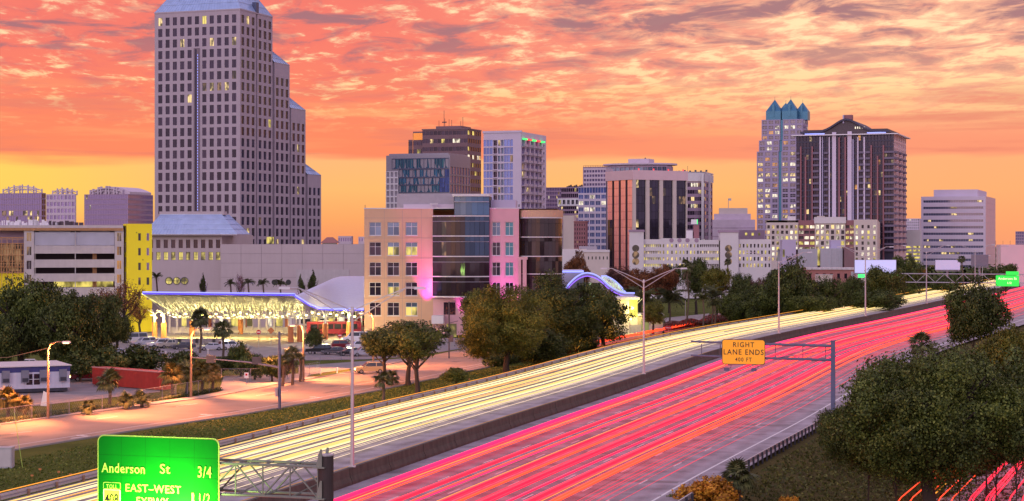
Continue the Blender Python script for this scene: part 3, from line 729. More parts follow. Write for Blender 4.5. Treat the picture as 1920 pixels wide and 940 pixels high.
# --- podium of the tower: block with glass roof, and long blank wall
b = Bld('podium_block', 'stone podium block with row of dark windows under a blue glass mansard roof', 575, 262, 416, 450, rot=-6, D=40)
ze = b.Z(440); f = F / 575
b.facade('front', 0, b.W, b.Z(466), b.Z(449), 11, 1, .56, .94, rec=.4, glass='glass_black', nx=(.5,), frame='dark_metal')
b.facade('front', 0, b.W, b.Z(490), b.Z(471), 11, 1, .56, .80, rec=.4, nx=(.33, .66), nz=(.35,), frame='dark_metal', glass='lit_yellow', fr=.1, pick=lambda c, r, g: 'glass_dark' if c < 2 else 'lit_yellow')
b.plain('front', 0, b.W, b.Z(471), b.Z(466)); b.plain('front', 0, b.W, b.Z(449), ze); b.plain('front', 0, b.W, 0, b.Z(490))
b.shell(0, ze, ('left', 'back', 'right'))
for px in (317, 331.5, 346):
    m = MB(); X0 = b.X(px); z_ = b.Z(527)
    ring = [(X0 + 1.15 * math.cos(a * math.pi / 8), -.08, z_ + 1.15 * math.sin(a * math.pi / 8)) for a in range(16)]
    m.face(list(reversed(ring))); o = m.build('round_window', 'lit_yellow', b.t)
    q = MB(); q.tube(ring + [ring[0]], .14, 4); q.box(X0 - .07, X0 + .07, -.12, -.04, z_ - 1.1, z_ + 1.1); q.box(X0 - 1.1, X0 + 1.1, -.13, -.05, z_ - .07, z_ + .07); q.build('frame', 'dark_metal', o)
xl, xr = b.X(277), b.X(442); zt = b.Z(402)
ribbed(b, 'glass_roof_slope', [(xl - 1, -2.5, ze + .1), (b.W + 5.5, -2.5, ze + .1)], [(b.X(292), 5, zt), (b.X(408), 5, zt)], 4, 28)
ribbed(b, 'glass_roof_slope', [(b.W + 5.5, -2.5, ze + .1), (b.W + 5.5, 14, ze + .1)], [(b.X(408), 5, zt), (b.X(408), 14, zt)], 4, 8)
m = MB(); m.prism([(xl - 1, -2.5), (b.W + 5.5, -2.5), (b.W + 5.5, 14), (xl - 1, 14)], ze - .25, ze + .05); m.box(b.X(290), b.X(412), 4.9, 9, zt - .1, zt + 1.0); m.build('roof_deck', 'podium_stone', b.t)
b.finish(['podium_stone'])
b = Bld('podium_wall', 'long blank pale stone wall building between the glass roof block and tan offices', 560, 414, 760, None, rot=-6, D=22)
ze = b.Z(458); b.shell(0, ze, ('left', 'back', 'right')); cz = [0, b.Z(548), b.Z(521), b.Z(494), b.Z(476), ze]
for i in range(5):
    for j in range(9):
        a0 = b.W * j / 9; a1 = b.W * (j + 1) / 9
        box_part('panel', ['podium_stone'], b.t, a0 + .04, a1 - .04, -.12, 0, cz[i] + .03, cz[i + 1] - .03)
b.plain('front', 0, b.W, 0, ze, 1, off=.05)
b.add('service_panel', ['concrete'], b.X(556), b.X(655), -.3, -.13, b.Z(535), b.Z(506))
for px in (489, 514.5, 541):
    m = MB(); X0 = b.X(px); z_ = b.Z(530)
    ring = [(X0 + .85 * math.cos(a * math.pi / 8), -.2, z_ + .85 * math.sin(a * math.pi / 8)) for a in range(16)]
    m.face(list(reversed(ring))); m.build('round_vent', 'black', b.t)
b.finish(['podium_stone', 'joint'])

# --- parking structure being built
b = Bld('parking_garage', 'concrete parking garage under construction with yellow sheathed corner tower', 405, -45, -40, 285, rot=12, D=30)
f = F / 430; ZT = b.Z(425); ox = b.X
zz = lambda py: b.Z(py)
def spandrel(px0, px1, y0, y1, mname='concrete', nm='spandrel', pr=-.25): return b.add(nm, [mname], ox(px0), ox(px1), pr, .12, zz(y1), zz(y0))
for a, c in ((64.5, 140.5), (142, 214.5)):
    for y0, y1 in ((460.5, 475.5), (486.5, 501.5), (512.5, 527.5), (538.5, 556)): spandrel(a, c, y0, y1)
    spandrel(a, c, 436, 460, 'concrete_blue', 'wall_panel', .2 - .25)
    b.add('wall_panel', ['concrete_blue'], ox(a) + 1, ox(c) - 1, .5, .7, zz(462), zz(434))
for y0 in (475.5, 501.5, 527.5):
    b.add('deck', ['concrete'], ox(64), ox(215), .12, 30, zz(y0 + 14) - .2, zz(y0 + 14))
b.add('back_wall', ['brown_dark'], ox(64), ox(214.5), 8.0, 8.3, 0, zz(434))
b.add('lit_wall', ['lit_yellow'], ox(100), ox(212), 4.0, 4.2, zz(538.5), zz(528))
for px in (175, 178.5): b.add('column', ['wood'], ox(px) - .2, ox(px) + .3, 1.4, 1.9, 0, zz(475))
b.add('ceiling', ['concrete'], ox(64), ox(214.5), .1, 8, zz(433), zz(432))
for px0, px1 in ((45, 64), (215, 232)):
    face = (Vector((ox(px0), 0)), Vector((1, 0)), Vector((0, 1)), 0.0); w_ = ox(px1) - ox(px0)
    b.facade(face, 0, w_, zz(560), zz(430), 1, 5, .46, .60, vo=.35, rec=.5, off=-.3, glass='lit_orange', frame='concrete', pick=lambda c, r, g: ('lit_orange' if (px0 > 100 and r < 4) or r == 0 else 'brown_dark' if px0 < 100 and r == 2 else 'lit_dim'), nx=(.5,))
    b.wall.face([(ox(px0), -.3, 0), (ox(px1), -.3, 0), (ox(px1), -.3, zz(560)), (ox(px0), -.3, zz(560))], 0)
    b.wall.face([(ox(px1), -.3, 0), (ox(px1), 2, 0), (ox(px1), 2, zz(430)), (ox(px1), -.3, zz(430))], 0); b.wall.face([(ox(px0), 2, 0), (ox(px0), -.3, 0), (ox(px0), -.3, zz(430)), (ox(px0), 2, zz(430))], 0)
b.add('mullion_pier', ['concrete'], ox(140.5), ox(142), -.35, .3, 0, zz(434))
# timber framed end
m = MB(); m2 = MB()
for i in range(16):
    X0 = ox(-36) + i * (ox(44.5) - ox(-36)) / 15; m.box(X0 - .12, X0 + .12, .0, .25, zz(511), zz(457))
for i in range(7):
    z_ = zz(511) + i * (zz(446) - zz(511)) / 6; m.box(ox(-38), ox(45), -.25 - .02 * i, -.03, z_ - .1, z_ + .1)
for i in range(8):
    a = ox(-36 + i * 10); m2.tube([(a, -1.2, 10), (a, -1.2, zz(446))], .07, 4); m2.tube([(a, -1.2, 13), (a + 1.3, -1.2, 16)], .05, 3)
for z_ in (13.5, 15.5, 17.5, 19.5, 21): m2.tube([(ox(-38), -1.2, z_), (ox(44), -1.2, z_)], .06, 4)
m.build('stud_wall', 'wood', b.t, kind='stuff'); m2.build('scaffold_frame', 'scaffold', b.t)
b.add('inner_wall', ['mauve_wall'], ox(-38), ox(45), 2.5, 2.7, 0, zz(432)); b.add('inner_glow', ['lit_dim'], ox(-38), ox(40), 2.3, 2.48, zz(508), zz(458))
b.add('yellow_sheathing', ['yellow_board'], ox(-38), ox(45), -.2, 0, 0, zz(511))
b.add('parapet_beam', ['concrete'], ox(-40), ox(231), -.55, 30, zz(428) + 0, zz(423)); m = MB()
for i in range(110):
    X0 = ox(-40) + i * (ox(231) - ox(-40)) / 110; m.box(X0, X0 + .32, -.65, -.56, zz(433), zz(428))
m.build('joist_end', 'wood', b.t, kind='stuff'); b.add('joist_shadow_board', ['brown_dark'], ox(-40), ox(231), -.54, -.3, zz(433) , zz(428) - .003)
# yellow tower
face = (Vector((ox(238), 0)), Vector((1, 0)), Vector((0, 1)), 0.0); wy = ox(285) - ox(238)
b.facade(face, 0, wy, zz(568), zz(430), 3, 5, .30, .50, vo=.45, rec=.4, off=-1.0, wm=1, frame='brown_dark', glass='glass_dark', nx=(.5,), skip=lambda c, r: c == 0, pick=lambda c, r, g: 'lit_dim' if r < 2 else 'glass_dark' if c == 1 else 'glass_lilac')
b.wall.face([(ox(238), -1, zz(430)), (ox(285), -1, zz(430)), (ox(285), -1, zz(420)), (ox(238), -1, zz(420))], 1)
b.wall.face([(ox(231), 3, 0), (ox(238), -1, 0), (ox(238), -1, zz(420)), (ox(231), 3, zz(420))], 1)
b.wall.face([(ox(285), -1, 0), (ox(285), 14, 0), (ox(285), 14, zz(425)), (ox(285), -1, zz(425))], 1); b.wall.face([(ox(238), -1, 0), (ox(285), -1, 0), (ox(285), -1, zz(568)), (ox(238), -1, zz(568))], 1)
b.wall.face([(ox(231), 3, zz(421)), (ox(238), -1, zz(421)), (ox(285), -1, zz(421)), (ox(285), 14, zz(421)), (ox(231), 14, zz(421))], 1)
m = MB()
for i in range(5):
    z_ = zz(568) + (i + .45) * (zz(430) - zz(568)) / 5; m.box(ox(234.2), ox(235.9), -.1, .3, z_, z_ + 2.2)
m.build('side_opening', 'brown_dark', b.t)
m = MB()
for i in range(9): a = ox(90 + i * 7 + rnd.random() * 4); m.box(a, a + .5 + rnd.random() * .5, 1, 2, zz(423), zz(423) + .6 + rnd.random() * .5)
m.build('pallet_stack', 'brown_dark', b.t, kind='stuff'); m = MB()
for i in range(26): a = ox(-2 + i * 4.2 ); m.box(a, a + rnd.uniform(.2, .9), 1, 1.8, zz(423), zz(423) + rnd.uniform(.3, 1.3))
m.build('stored_material', 'white', b.t, kind='stuff')
b.shell(0, zz(424), ('back',), y0=0); b.finish(['concrete', 'yellow_board'])

# --- brown stepped tower
b = Bld('office_tower', 'brown banded office tower with stepped left side and roof antennas', 900, 792, 877, 902)
zt = b.Z(241); fl = 4.0; rows = int((zt - 2) / fl)
kw = dict(fw=.90, fh=.5, rec=.2, frame='brown', glass='glass_dark', lits=('lit_white', 'lit_warm', 'lit_yellow'))
b.facade('front', 0, b.W, zt - rows * fl, zt, 12, rows, p=lambda c, r: .45 if r in (rows - 6, rows - 2) and c > 3 else .04, **kw)
b.facade('right', 0, b.D, zt - rows * fl, zt, 6, rows, p=lambda c, r: .3 if r > rows - 7 else .04, **{**kw, 'glass': 'glass_black'}); b.shell(0, zt, ('left', 'back'))
for (pa, pc, py, dep) in ((770, 792, 246, 3.0), (757, 770, 261, 6.0)):
    xa, xc = b.X(pa), b.X(pc); z_ = b.Z(py, xc); rr = int((z_ - 2) / fl)
    b.add('gold_lit_end', ['glass_sunset_gold'], xa - .25, xa, dep + .2, 14, 2, z_ - 1)
    face = (Vector((xa, dep)), Vector((1, 0)), Vector((0, 1)), 0.0)
    b.facade(face, 0, xc - xa, z_ - rr * fl, z_, 3, rr, p=.08, **kw)
    b.wall.face([(xa, dep, z_), (xc, dep, z_), (xc, 20, z_), (xa, 20, z_)], 0); b.wall.face([(xa, 20, 0), (xa, dep, 0), (xa, dep, z_), (xa, 20, z_)], 0)
b.add('gold_lit_panel', ['glass_sunset_gold'], b.X(771), b.X(790), 2.75, 2.99, b.Z(260), b.Z(247))
pen = b.add('penthouse', ['brown'], b.X(813), b.X(861), 3, 16, zt, b.Z(235)); b.add('cornice', ['brown'], -.3, b.W + .3, -.3, b.D, zt - .4, zt + .15)
m = MB()
for px, h in ((816, 3), (825.5, 8), (827, 4), (835, 3.5), (840, 3.2), (857, 2.5), (861, 4.5)):
    X0 = b.X(px); m.tube([(X0, 5, b.Z(235)), (X0, 5, b.Z(235) + h)], .12, 4)
m.box(b.X(825) - .8, b.X(828) + .6, 4.7, 5.3, b.Z(228), b.Z(226)); m.build('antenna', 'dark_metal', b.t)
b.finish(['brown'])

# --- teal curtain wall block in front of it
b = Bld('office_building', 'grey office block with rows of teal glass panels in front of the brown tower', 800, 724, 843.5, 882)
zt = b.Z(290); x0 = b.X(750); fl = 3.75
for px0, px1, rows_, y0, y1, glass in ((735, 842, 1, 316, 296, 'glass_teal'), (748, 834, 1, 332, 316.5, 'glass_teal'), (748, 824, 1, 346, 332.5, 'glass_teal'), (748, 824, 1, 361, 346.5, 'glass_teal')):
    n = int((px1 - px0) / 6.5)
    face = (Vector((b.X(px0), 0)), Vector((1, 0)), Vector((0, 1)), 0.0)
    b.facade(face, 0, b.X(px1) - b.X(px0), b.Z(y0), b.Z(y1), n, 1, .90, .86, rec=.25, off=-.25, glass=glass, frame='grey_metal', nx=(.5,), wm=1, name='glass_panel', jit=.008)
b.shell(0, zt, ('left', 'back', 'front'))
for px0, px1, y0, y1 in ((834.5, 842.5, 361, 317), (824.5, 834, 361, 333)):
    face = (Vector((b.X(px0), 0)), Vector((1, 0)), Vector((0, 1)), 0.0)
    b.facade(face, 0, b.X(px1) - b.X(px0), b.Z(y0), b.Z(y1), 2, 3, .92, .94, rec=.2, off=-.22, glass='glass_blue', frame='white', wm=1, name='glass_panel')
face = (Vector((b.X(724), 0)), Vector((1, 0)), Vector((0, 1)), 0.0)
b.facade(face, 0, b.X(747) - b.X(724), b.Z(392), b.Z(320), 3, 6, .72, .78, rec=1.0, off=-.3, glass='glass_lilac', frame='white', wm=2, name='lattice_bay', lits=('lit_warm',), p=.12, nx=(.5,), nz=(.5,))
b.facade('right', .5, b.D - .5, b.Z(362), b.Z(311), 7, 3, .80, .82, rec=.3, glass='lit_dim', frame='dark_metal', nx=(.5,), wm=0, name='glass_panel', pick=lambda c, r, g: 'glass_lilac')
b.plain('right', 0, b.D, b.Z(311), zt); b.plain('right', 0, b.D, 0, b.Z(362)); b.plain('right', 0, .5, b.Z(362), b.Z(311)); b.plain('right', b.D - .5, b.D, b.Z(362), b.Z(311))
b.add('roof_screen', ['grey_metal'], 1, b.W - 1, 1, b.D - 1, zt, zt + .8)
b.finish(['grey_metal', 'blue_steel', 'white'])

# --- blue and white condominium tower
b = Bld('condominium_tower', 'slim blue and white condominium tower with red and green lights at its top', 780, 906.5, 977, 1024)
zt = b.Z(247); fl = 3.4; rows = int((zt - 3) / fl); zb = zt - 3 - rows * fl
kw = dict(rec=.25, frame='lilac_clad', single=False)
def sec(px0, px1, cols, **k):
    face = (Vector((b.X(px0), 0)), Vector((1, 0)), Vector((0, 1)), 0.0)
    b.facade(face, 0, b.X(px1) - b.X(px0), zb, zb + rows * fl, cols, rows, **{**kw, **k})
sec(906.5, 924, 3, fw=.88, fh=.82, glass='glass_blue', single=True)
sec(924, 933, 1, fw=.8, fh=.72, glass='glass_dark', lits=LW, p=.05, rec=1.0, single=True); sec(933, 945, 2, fw=.8, fh=.75, glass='glass_bluegrey', lits=LW, p=.05, rec=.8)
sec(945, 962, 3, fw=.88, fh=.85, glass='glass_blue', lits=LW, p=.03, single=True)
sec(962, 977, 2, fw=.3, fh=.35, glass='glass_dark', lits=LW, p=.1, skip=lambda c, r: r > rows * .55)
b.plain('front', 0, b.W, 0, zb); b.plain('front', 0, b.W, zb + rows * fl, zt)
dA, dB = b.DY(1011), b.DY(1016)
b.facade('right', .4, dA, zb, zb + rows * fl, 4, rows, fw=.72, fh=.75, rec=.9, glass='glass_lilac', frame='white', lits=('lit_warm', 'lit_dim'), p=.06, single=True)
b.facade('right', dA, dB, zb, zb + rows * fl, 1, rows, fw=.8, fh=.75, rec=.9, glass='glass_black', frame='white', single=False)
b.facade('right', dB, b.D, zb, zb + rows * fl, 1, rows, fw=.25, fh=.4, rec=.3, glass='glass_dark', frame='white', single=False)
b.plain('right', 0, .4, 0, zt); b.plain('right', .4, b.D, 0, zb); b.plain('right', .4, b.D, zb + rows * fl, zt); b.shell(0, zt - .1, ('left', 'back'))
m = MB(); k = MB()
for r_ in range(rows):
    for c in range(5):
        y0 = .4 + (dA - .4) / 4 * (c + .1) if c < 4 else dA; y1 = y0 + (dA - .4) / 4 * .8 if c < 4 else dB
        m.box(b.W + .02, b.W + 1.3, y0, y1, zb + r_ * fl, zb + r_ * fl + .22); m.box(b.W + 1.2, b.W + 1.28, y0, y1, zb + r_ * fl + .22, zb + r_ * fl + 1.1)
    m.box(b.X(925), b.X(932), -.9, -.02, zb + r_ * fl, zb + r_ * fl + .2)
m.build('balcony', 'balcony', b.t, kind='stuff')
for i, q in enumerate(('led_green', 'led_red', 'led_green', 'led_red', 'led_green')):
    y0 = .4 + (dA - .4) / 4 * (i + .15); b.add('crown_light', [q], b.W + .3, b.W + 1.3, y0, y0 + (dA / 4) * .6, b.Z(262), b.Z(259))
b.add('roof_frame', ['lilac_pale'], -.3, b.W + .3, -.3, .5, zt - .4, zt + .5)
b.finish(['lilac_pale'])

# --- tan offices with black glass bay (the building beside the trees)
b = Bld('office_building', 'tan stucco office building with black glass bays and magenta uplights behind the oaks', 395, 683, 1053, None, rot=-3, D=30)
O_, ux_, uy_ = b.O, b.ux, b.uy; f = F / 395; zt = b.Z(392, 0)
z_row0 = b.Z(597, 5); fl = (b.Z(409, 5) - z_row0) / 5
def win_block(px0, px1, cols, ww, rows, zbase, xs_px, wm, pick=None, nx=(.5,)):
    x0, x1 = b.X(px0), b.X(px1); w = b.wall; wh = fl * .66
    for r_ in range(rows):
        zs = zbase + r_ * fl + fl * .13; ze = zs + wh; prev = x0
        w.face([(x0, 0, zbase + r_ * fl), (x1, 0, zbase + r_ * fl), (x1, 0, zs), (x0, 0, zs)], wm); w.face([(x0, 0, ze), (x1, 0, ze), (x1, 0, zbase + (r_ + 1) * fl), (x0, 0, zbase + (r_ + 1) * fl)], wm)
        for c, px in enumerate(xs_px):
            a = b.X(px) - ww / 2; e = a + ww; w.face([(prev, 0, zs), (a, 0, zs), (a, 0, ze), (prev, 0, ze)], wm); prev = e
            rc = .35
            w.face([(a, 0, zs), (e, 0, zs), (e, rc, zs), (a, rc, zs)], wm); w.face([(a, rc, ze), (e, rc, ze), (e, 0, ze), (a, 0, ze)], wm)
            w.face([(a, 0, zs), (a, rc, zs), (a, rc, ze), (a, 0, ze)], wm); w.face([(e, rc, zs), (e, 0, zs), (e, 0, ze), (e, rc, ze)], wm)
            g = pick(c, r_)
            # window > frame-bearing mesh with separate pane pieces
            key = ('big', round(ww, 2), 'f')
            if key not in WT:
                q = MB(); t = .09
                for (A, B, C_, D_) in ((-ww / 2, -ww / 2 + t, 0, wh), (ww / 2 - t, ww / 2, 0, wh), (-ww / 2 + t, ww / 2 - t, 0, t), (-ww / 2 + t, ww / 2 - t, wh - t, wh), (-.05, .05, t, wh - t)): q.box(A, B, -.03, .08, C_, D_, 0)
                q.box(-ww / 2 + t, -.052, -.028, .078, wh * .66 - .04, wh * .66 + .04); q.box(.052, ww / 2 - t, -.028, .078, wh * .66 - .04, wh * .66 + .04)
                q.box(-ww / 2 - .12, ww / 2 + .12, -.42, -.3, -.14, -.004)
                WT[key] = q.mesh('window', 'cream_white')
            wo_ = put('window', WT[key], b.t, ((a + e) / 2, .25, zs))
            for sx_ in (0, 1):
                for sz_ in (0, 1):
                    gm = g if (g.startswith('glass') or sz_ == 0) else 'glass_bluegrey'
                    key2 = ('pane', round(ww, 2), sx_, sz_, gm)
                    if key2 not in WT:
                        q = MB(); xa_ = -ww / 2 + .09 if sx_ == 0 else .05; xb_ = -.05 if sx_ == 0 else ww / 2 - .09; za_ = .09 if sz_ == 0 else wh * .66 + .04; zb_ = wh * .66 - .04 if sz_ == 0 else wh - .09
                        q.face([(xa_, .03, za_), (xb_, .03, za_), (xb_, .03, zb_), (xa_, .03, zb_)]); WT[key2] = q.mesh('pane', gm)
                    put('pane', WT[key2], wo_, (0, 0, 0), (rnd.gauss(0, .006), 0, rnd.gauss(0, .01)))
        w.face([(prev, 0, zs), (x1, 0, zs), (x1, 0, ze), (prev, 0, ze)], wm)
def pk(c, r_):
    if (c, r_) in ((1, 3), (2, 3), (1, 1)): return 'lit_yellow'
    if (c, r_) in ((2, 0),): return 'lit_yellow'
    return 'glass_bluegrey' if r_ == 4 else 'glass_dark'
win_block(683, 812, 3, 2.6, 5, z_row0, (703.5, 737.5, 771.5), 0, pk)
xL, xM = b.X(683), b.X(812)
b.wall.face([(xL, 0, 0), (xM, 0, 0), (xM, 0, z_row0), (xL, 0, z_row0)], 0); b.wall.face([(xL, 0, z_row0 + 5 * fl), (xM, 0, z_row0 + 5 * fl), (xM, 0, zt), (xL, 0, zt)], 0)
x9, x97 = b.X(918), b.X(973)
win_block(918, 973, 2, 1.75, 5, z_row0, (930.5, 955), 1, lambda c, r_: 'glass_teal' if c == 1 and r_ > 1 else 'glass_bluegrey' if r_ == 4 else 'glass_dark')
b.wall.face([(x9, 0, 0), (x97, 0, 0), (x97, 0, z_row0), (x9, 0, z_row0)], 1); b.wall.face([(x9, 0, z_row0 + 5 * fl), (x97, 0, z_row0 + 5 * fl), (x97, 0, zt), (x9, 0, zt)], 1)
b.shell(0, zt, ('left', 'back'), x1=b.X(1045)); b.add('parapet_cap', ['cream_white'], xL - .1, x97, -.12, .3, zt + .003, zt + .22)
for r_ in range(1, 6):   # shallow joints on the stucco
    b.add('stucco_joint', ['joint'], xL, xM - .2, -.015, .0, z_row0 + r_ * fl - .03, z_row0 + r_ * fl + .03)
for px in (720.5, 754.5, 790): b.add('stucco_joint', ['joint'], b.X(px) - .025, b.X(px) + .025, -.014, .0, 0, zt - .01)
# main glass bay: gentle bow between 812 and 918
def bow(xa, xb, out, n, zlist, glass, pick=None, nm='glass_panel'):
    pts = [(xa + (xb - xa) * i / n, -1.2 - out * math.sin(math.pi * i / n)) for i in range(n + 1)]
    for j in range(len(zlist) - 1):
        z0, z1 = zlist[j], zlist[j + 1]
        for i in range(n):
            A, B = pts[i], pts[i + 1]; w_ = math.hypot(B[0] - A[0], B[1] - A[1]); an = math.atan2(B[1] - A[1], B[0] - A[0])
            g = (pick(i, j) if pick else None) or glass
            key = ('gp', round(w_, 1), round(z1 - z0, 2), g)
            if key not in WT:
                q = MB(); q.box(-w_ / 2 + .02, w_ / 2 - .02, 0, .08, .04, z1 - z0 - .04); WT[key] = q.mesh(nm, g)
            put(nm, WT[key], b.t, ((A[0] + B[0]) / 2, (A[1] + B[1]) / 2, z0), (rnd.gauss(0, .004), 0, an + rnd.gauss(0, .006)))
    return pts
xa, xb = b.X(812), b.X(918)
bandy = [555, 528, 517.5, 491, 480, 453, 442, 415, 404.5]
zl = [b.Z(q_, xa) for q_ in bandy]
def pk2(i, j):
    if i == 2 and j in (4, 6) : return 'lit_dim'
    if i > 6 and j > 3: return 'glass_bay_reflection'  # bluish reflections of the upper right bay, painted as pane colour
    return None
pts = bow(xa, xb, 1.6, 12, zl, 'glass_bay', pk2)
for q_, h_ in ((555, .28), (517.5, .22), (480, .22), (442, .22), (404.5, .25), (528, .1), (491, .1), (453, .1), (415, .1)):
    m = MB(); z_ = b.Z(q_, xa)
    for i in range(12):
        A, B = pts[i], pts[i + 1]; m.hull([(A[0], A[1] - .12, z_ - h_), (B[0], B[1] - .12, z_ - h_), (B[0], B[1] + .3, z_ - h_), (A[0], A[1] + .3, z_ - h_)], [(A[0], A[1] - .12, z_ + .003), (B[0], B[1] - .12, z_ + .003), (B[0], B[1] + .3, z_ + .003), (A[0], A[1] + .3, z_ + .003)])
    m.build('band', 'cream_white' if h_ > .15 else 'grey_metal', b.t)
m = MB(); m.prism([(p[0], p[1] + .1) for p in pts] + [(xb, .2), (xa, .2)], zl[0], zl[-1] - .02); m.build('bay_core', 'black', b.t)
m = MB(); m.box(xa, xb, -.02, .0, 0, zl[0]); m.build('base_wall', 'stucco_pink', b.t)
# tall glass shaft above the bay
xs0, xs1 = b.X(853), b.X(918); zsh = [b.Z(q_, xa) for q_ in (404, 379, 369, 366)]
bow(xs0, xs1, .5, 6, zsh[:2] + [zsh[2]], 'glass_shaft'); m = MB(); m.box(xs0, xs1, -.9, 8, zl[-1], zsh[2]); m.build('shaft_core', 'black', b.t)
b.add('shaft_side', ['glass_black'], xs0 - .1, xs0, -1.2, 6, zl[-1], zsh[2]); b.add('band', ['cream_white'], xs0 - .4, xs1 + .1, -2.0, 8, zsh[2] + .003, zsh[3] + .2); b.add('band', ['grey_metal'], xs0, xs1, -1.9, -1.3, zsh[1] - .08, zsh[1] + .08)
b.add('plant_screen', ['grey_metal'], b.X(741), b.X(852), 3, 12, zt, b.Z(363, 0)); b.add('plant_screen', ['lilac_clad'], b.X(919), b.X(966), 2, 10, zt, b.Z(375, 0)); b.add('parapet_band', ['lilac_pale'], b.X(754), b.X(850), 2.6, 2.99, zt, b.Z(383, 0))
m = MB(); m.box(b.X(805), b.X(820), 1, 1.6, zt + 1, zt + 1.2); m.box(b.X(808), b.X(809), 1.2, 1.4, zt, zt + 1); m.box(b.X(816), b.X(817), 1.2, 1.4, zt, zt + 1); m.build('roof_unit', 'cream_white', b.t)
b.add('camera_mast', ['dark_metal'], b.X(683.5), b.X(684.3), .5, .7, zt, zt + .9)
# glass drum on the right
cx = b.X(1008); rr = (b.X(1053) - b.X(973)) / 2 * 1.02; cy = 3.2; n = 16; zd = [b.Z(q_, b.W) for q_ in (560, 523, 513, 490, 480, 453, 444, 419, 407)]
cxx = (b.X(973) + b.X(1053)) / 2
dp = [(cxx - rr * math.cos(math.pi * i / n), cy - 1.05 * rr * math.sin(math.pi * i / n)) for i in range(n + 1)]
for j in range(len(zd) - 1):
    for i in range(n):
        A, B = dp[i], dp[i + 1]; w_ = math.hypot(B[0] - A[0], B[1] - A[1]); an = math.atan2(B[1] - A[1], B[0] - A[0]); g = 'glass_lilac' if i == 1 and j > 3 else 'glass_bay'
        key = ('gd', round(w_, 1), round(zd[j + 1] - zd[j], 2), g)
        if key not in WT:
            q = MB(); q.box(-w_ / 2 + .02, w_ / 2 - .02, 0, .06, .03, zd[j + 1] - zd[j] - .03); WT[key] = q.mesh('glass_panel', g)
        put('glass_panel', WT[key], b.t, ((A[0] + B[0]) / 2, (A[1] + B[1]) / 2, zd[j]), (rnd.gauss(0, .012), 0, an + rnd.gauss(0, .02)))
m = MB(); m.prism([(p[0] * .98 + cxx * .02, p[1] + .1) for p in dp], 0, zd[-1]); m.build('drum_core', 'black', b.t)
ring = lambda k_: [(cxx + (p[0] - cxx) * k_, cy + (p[1] - cy) * k_) for p in dp] + [(b.X(1050), 10), (b.X(973), 10)]
for z_, h_ in ((zd[0], .25), (zd[2], .2), (zd[4], .2), (zd[6], .2), (zd[-1], .3)):
    m = MB(); m.prism(ring(1.02), z_ - h_, z_); m.build('band', 'cream_white', b.t)
m = MB(); m.prism(ring(1.04), zd[-1] + .01, zt - .3); m.build('drum_fascia', 'stucco_tan', b.t)
m = MB(); m.box(b.X(973), b.X(978), -2.6, -.02, 0, b.Z(487, b.W)); m.box(b.X(981), b.X(988), -2.6, -.02, 0, b.Z(487, b.W)); m.box(b.X(973), b.X(990), -2.6, -.02, b.Z(487, b.W) + .002, b.Z(482, b.W)); m.build('portal', 'stucco_pink', b.t)
b.add('entrance_canopy', ['cream_white'], b.X(812), b.X(834), -3.5, -.03, b.Z(606, 10), b.Z(591, 10)); b.add('entrance_glow', ['lit_yellow'], b.X(838), b.X(856), -.2, -.05, b.Z(640, 10), b.Z(607, 10))
b.add('low_window', ['glass_dark'], b.X(832), b.X(854), -.12, -.03, b.Z(590, 10), b.Z(567, 10))
def spot(par, loc, target, col, watts, size=50, blend=.6, r=.15, name='uplight'):
    l = bpy.data.lights.new(name, 'SPOT'); l.energy = watts; l.color = col; l.spot_size = R(size); l.spot_blend = blend; l.shadow_soft_size = r
    o = bpy.data.objects.new(name, l); COL.objects.link(o); o.parent = par; o.location = loc
    o.rotation_euler = (Vector(target) - Vector(loc)).to_track_quat('-Z', 'Y').to_euler(); return o
def lampbox(par, x, y, z): box_part('uplight_housing', ['dark_metal'], par, x - .2, x + .2, y - .2, y + .2, z - .3, z - .1)
zu = b.Z(607, 10)
for px, col, wt, dy in ((801, (1, .02, .65), 42000, 2.2), (806.5, (.0, .6, 1), 30000, .75), (892, (.75, .1, 1), 5000, 1.6), (866, (1, .05, .8), 5000, 1.3), (924, (1, .05, .9), 9000, 1.2), (943, (1, .08, .85), 12000, 1.2), (968, (1, .10, .85), 12000, 1.2), (985, (1, .1, .8), 6000, 3.2)):
    X0 = b.X(px); zq = b.Z(600, 3) if px < 810 else zu; spot(b.t, (X0, -dy, zq), (X0, .3 if px < 810 else .2, zq + (22 if px < 810 else 13)), col, wt, {801: 46, 806.5: 13}.get(px, 48), 1.0, .08); lampbox(b.t, X0, -dy, zq)
b.finish(['stucco_tan', 'stucco_pink'])

# --- cluster behind: disc-topped tower, brown glass, white and blue mid-rises
def fsec(b, px0, px1, z0, z1, cols, rows, off=0.0, **k):
    face = (Vector((b.X(px0), 0)), Vector((1, 0)), Vector((0, 1)), 0.0); b.facade(face, 0, b.X(px1) - b.X(px0), z0, z1, cols, rows, off=off, **k)
b = Bld('hotel_tower', 'mauve hotel tower with flat disc roof and square penthouse on top', 1100, 1093, 1250, 1262)
zt = b.Z(311); b.facade('front', 0, b.W, 6, b.Z(325), 22, 13, .8, .6, rec=.3, glass='glass_dark', frame='mauve_pale', lits=LW, p=.08, single=False)
b.facade('front', 0, b.W, b.Z(325), zt, 18, 1, .85, .75, rec=.6, glass='glass_bluegrey', frame='mauve_wall', nx=(.5,)); b.shell(6, zt, ('left', 'back', 'right'))
m = MB(); cx, cy = (b.X(1118) + b.X(1256)) / 2 , 16; ra = (b.X(1256) - b.X(1118)) / 2
rg = [(cx + ra * math.cos(i * math.pi / 16), cy + ra * .75 * math.sin(i * math.pi / 16)) for i in range(32)]
m.prism(rg, b.Z(308), b.Z(305)); m.prism([(cx + (p[0] - cx) * .86, cy + (p[1] - cy) * .86) for p in rg], zt, b.Z(308)); m.build('disc_roof', 'mauve_pale', b.t)
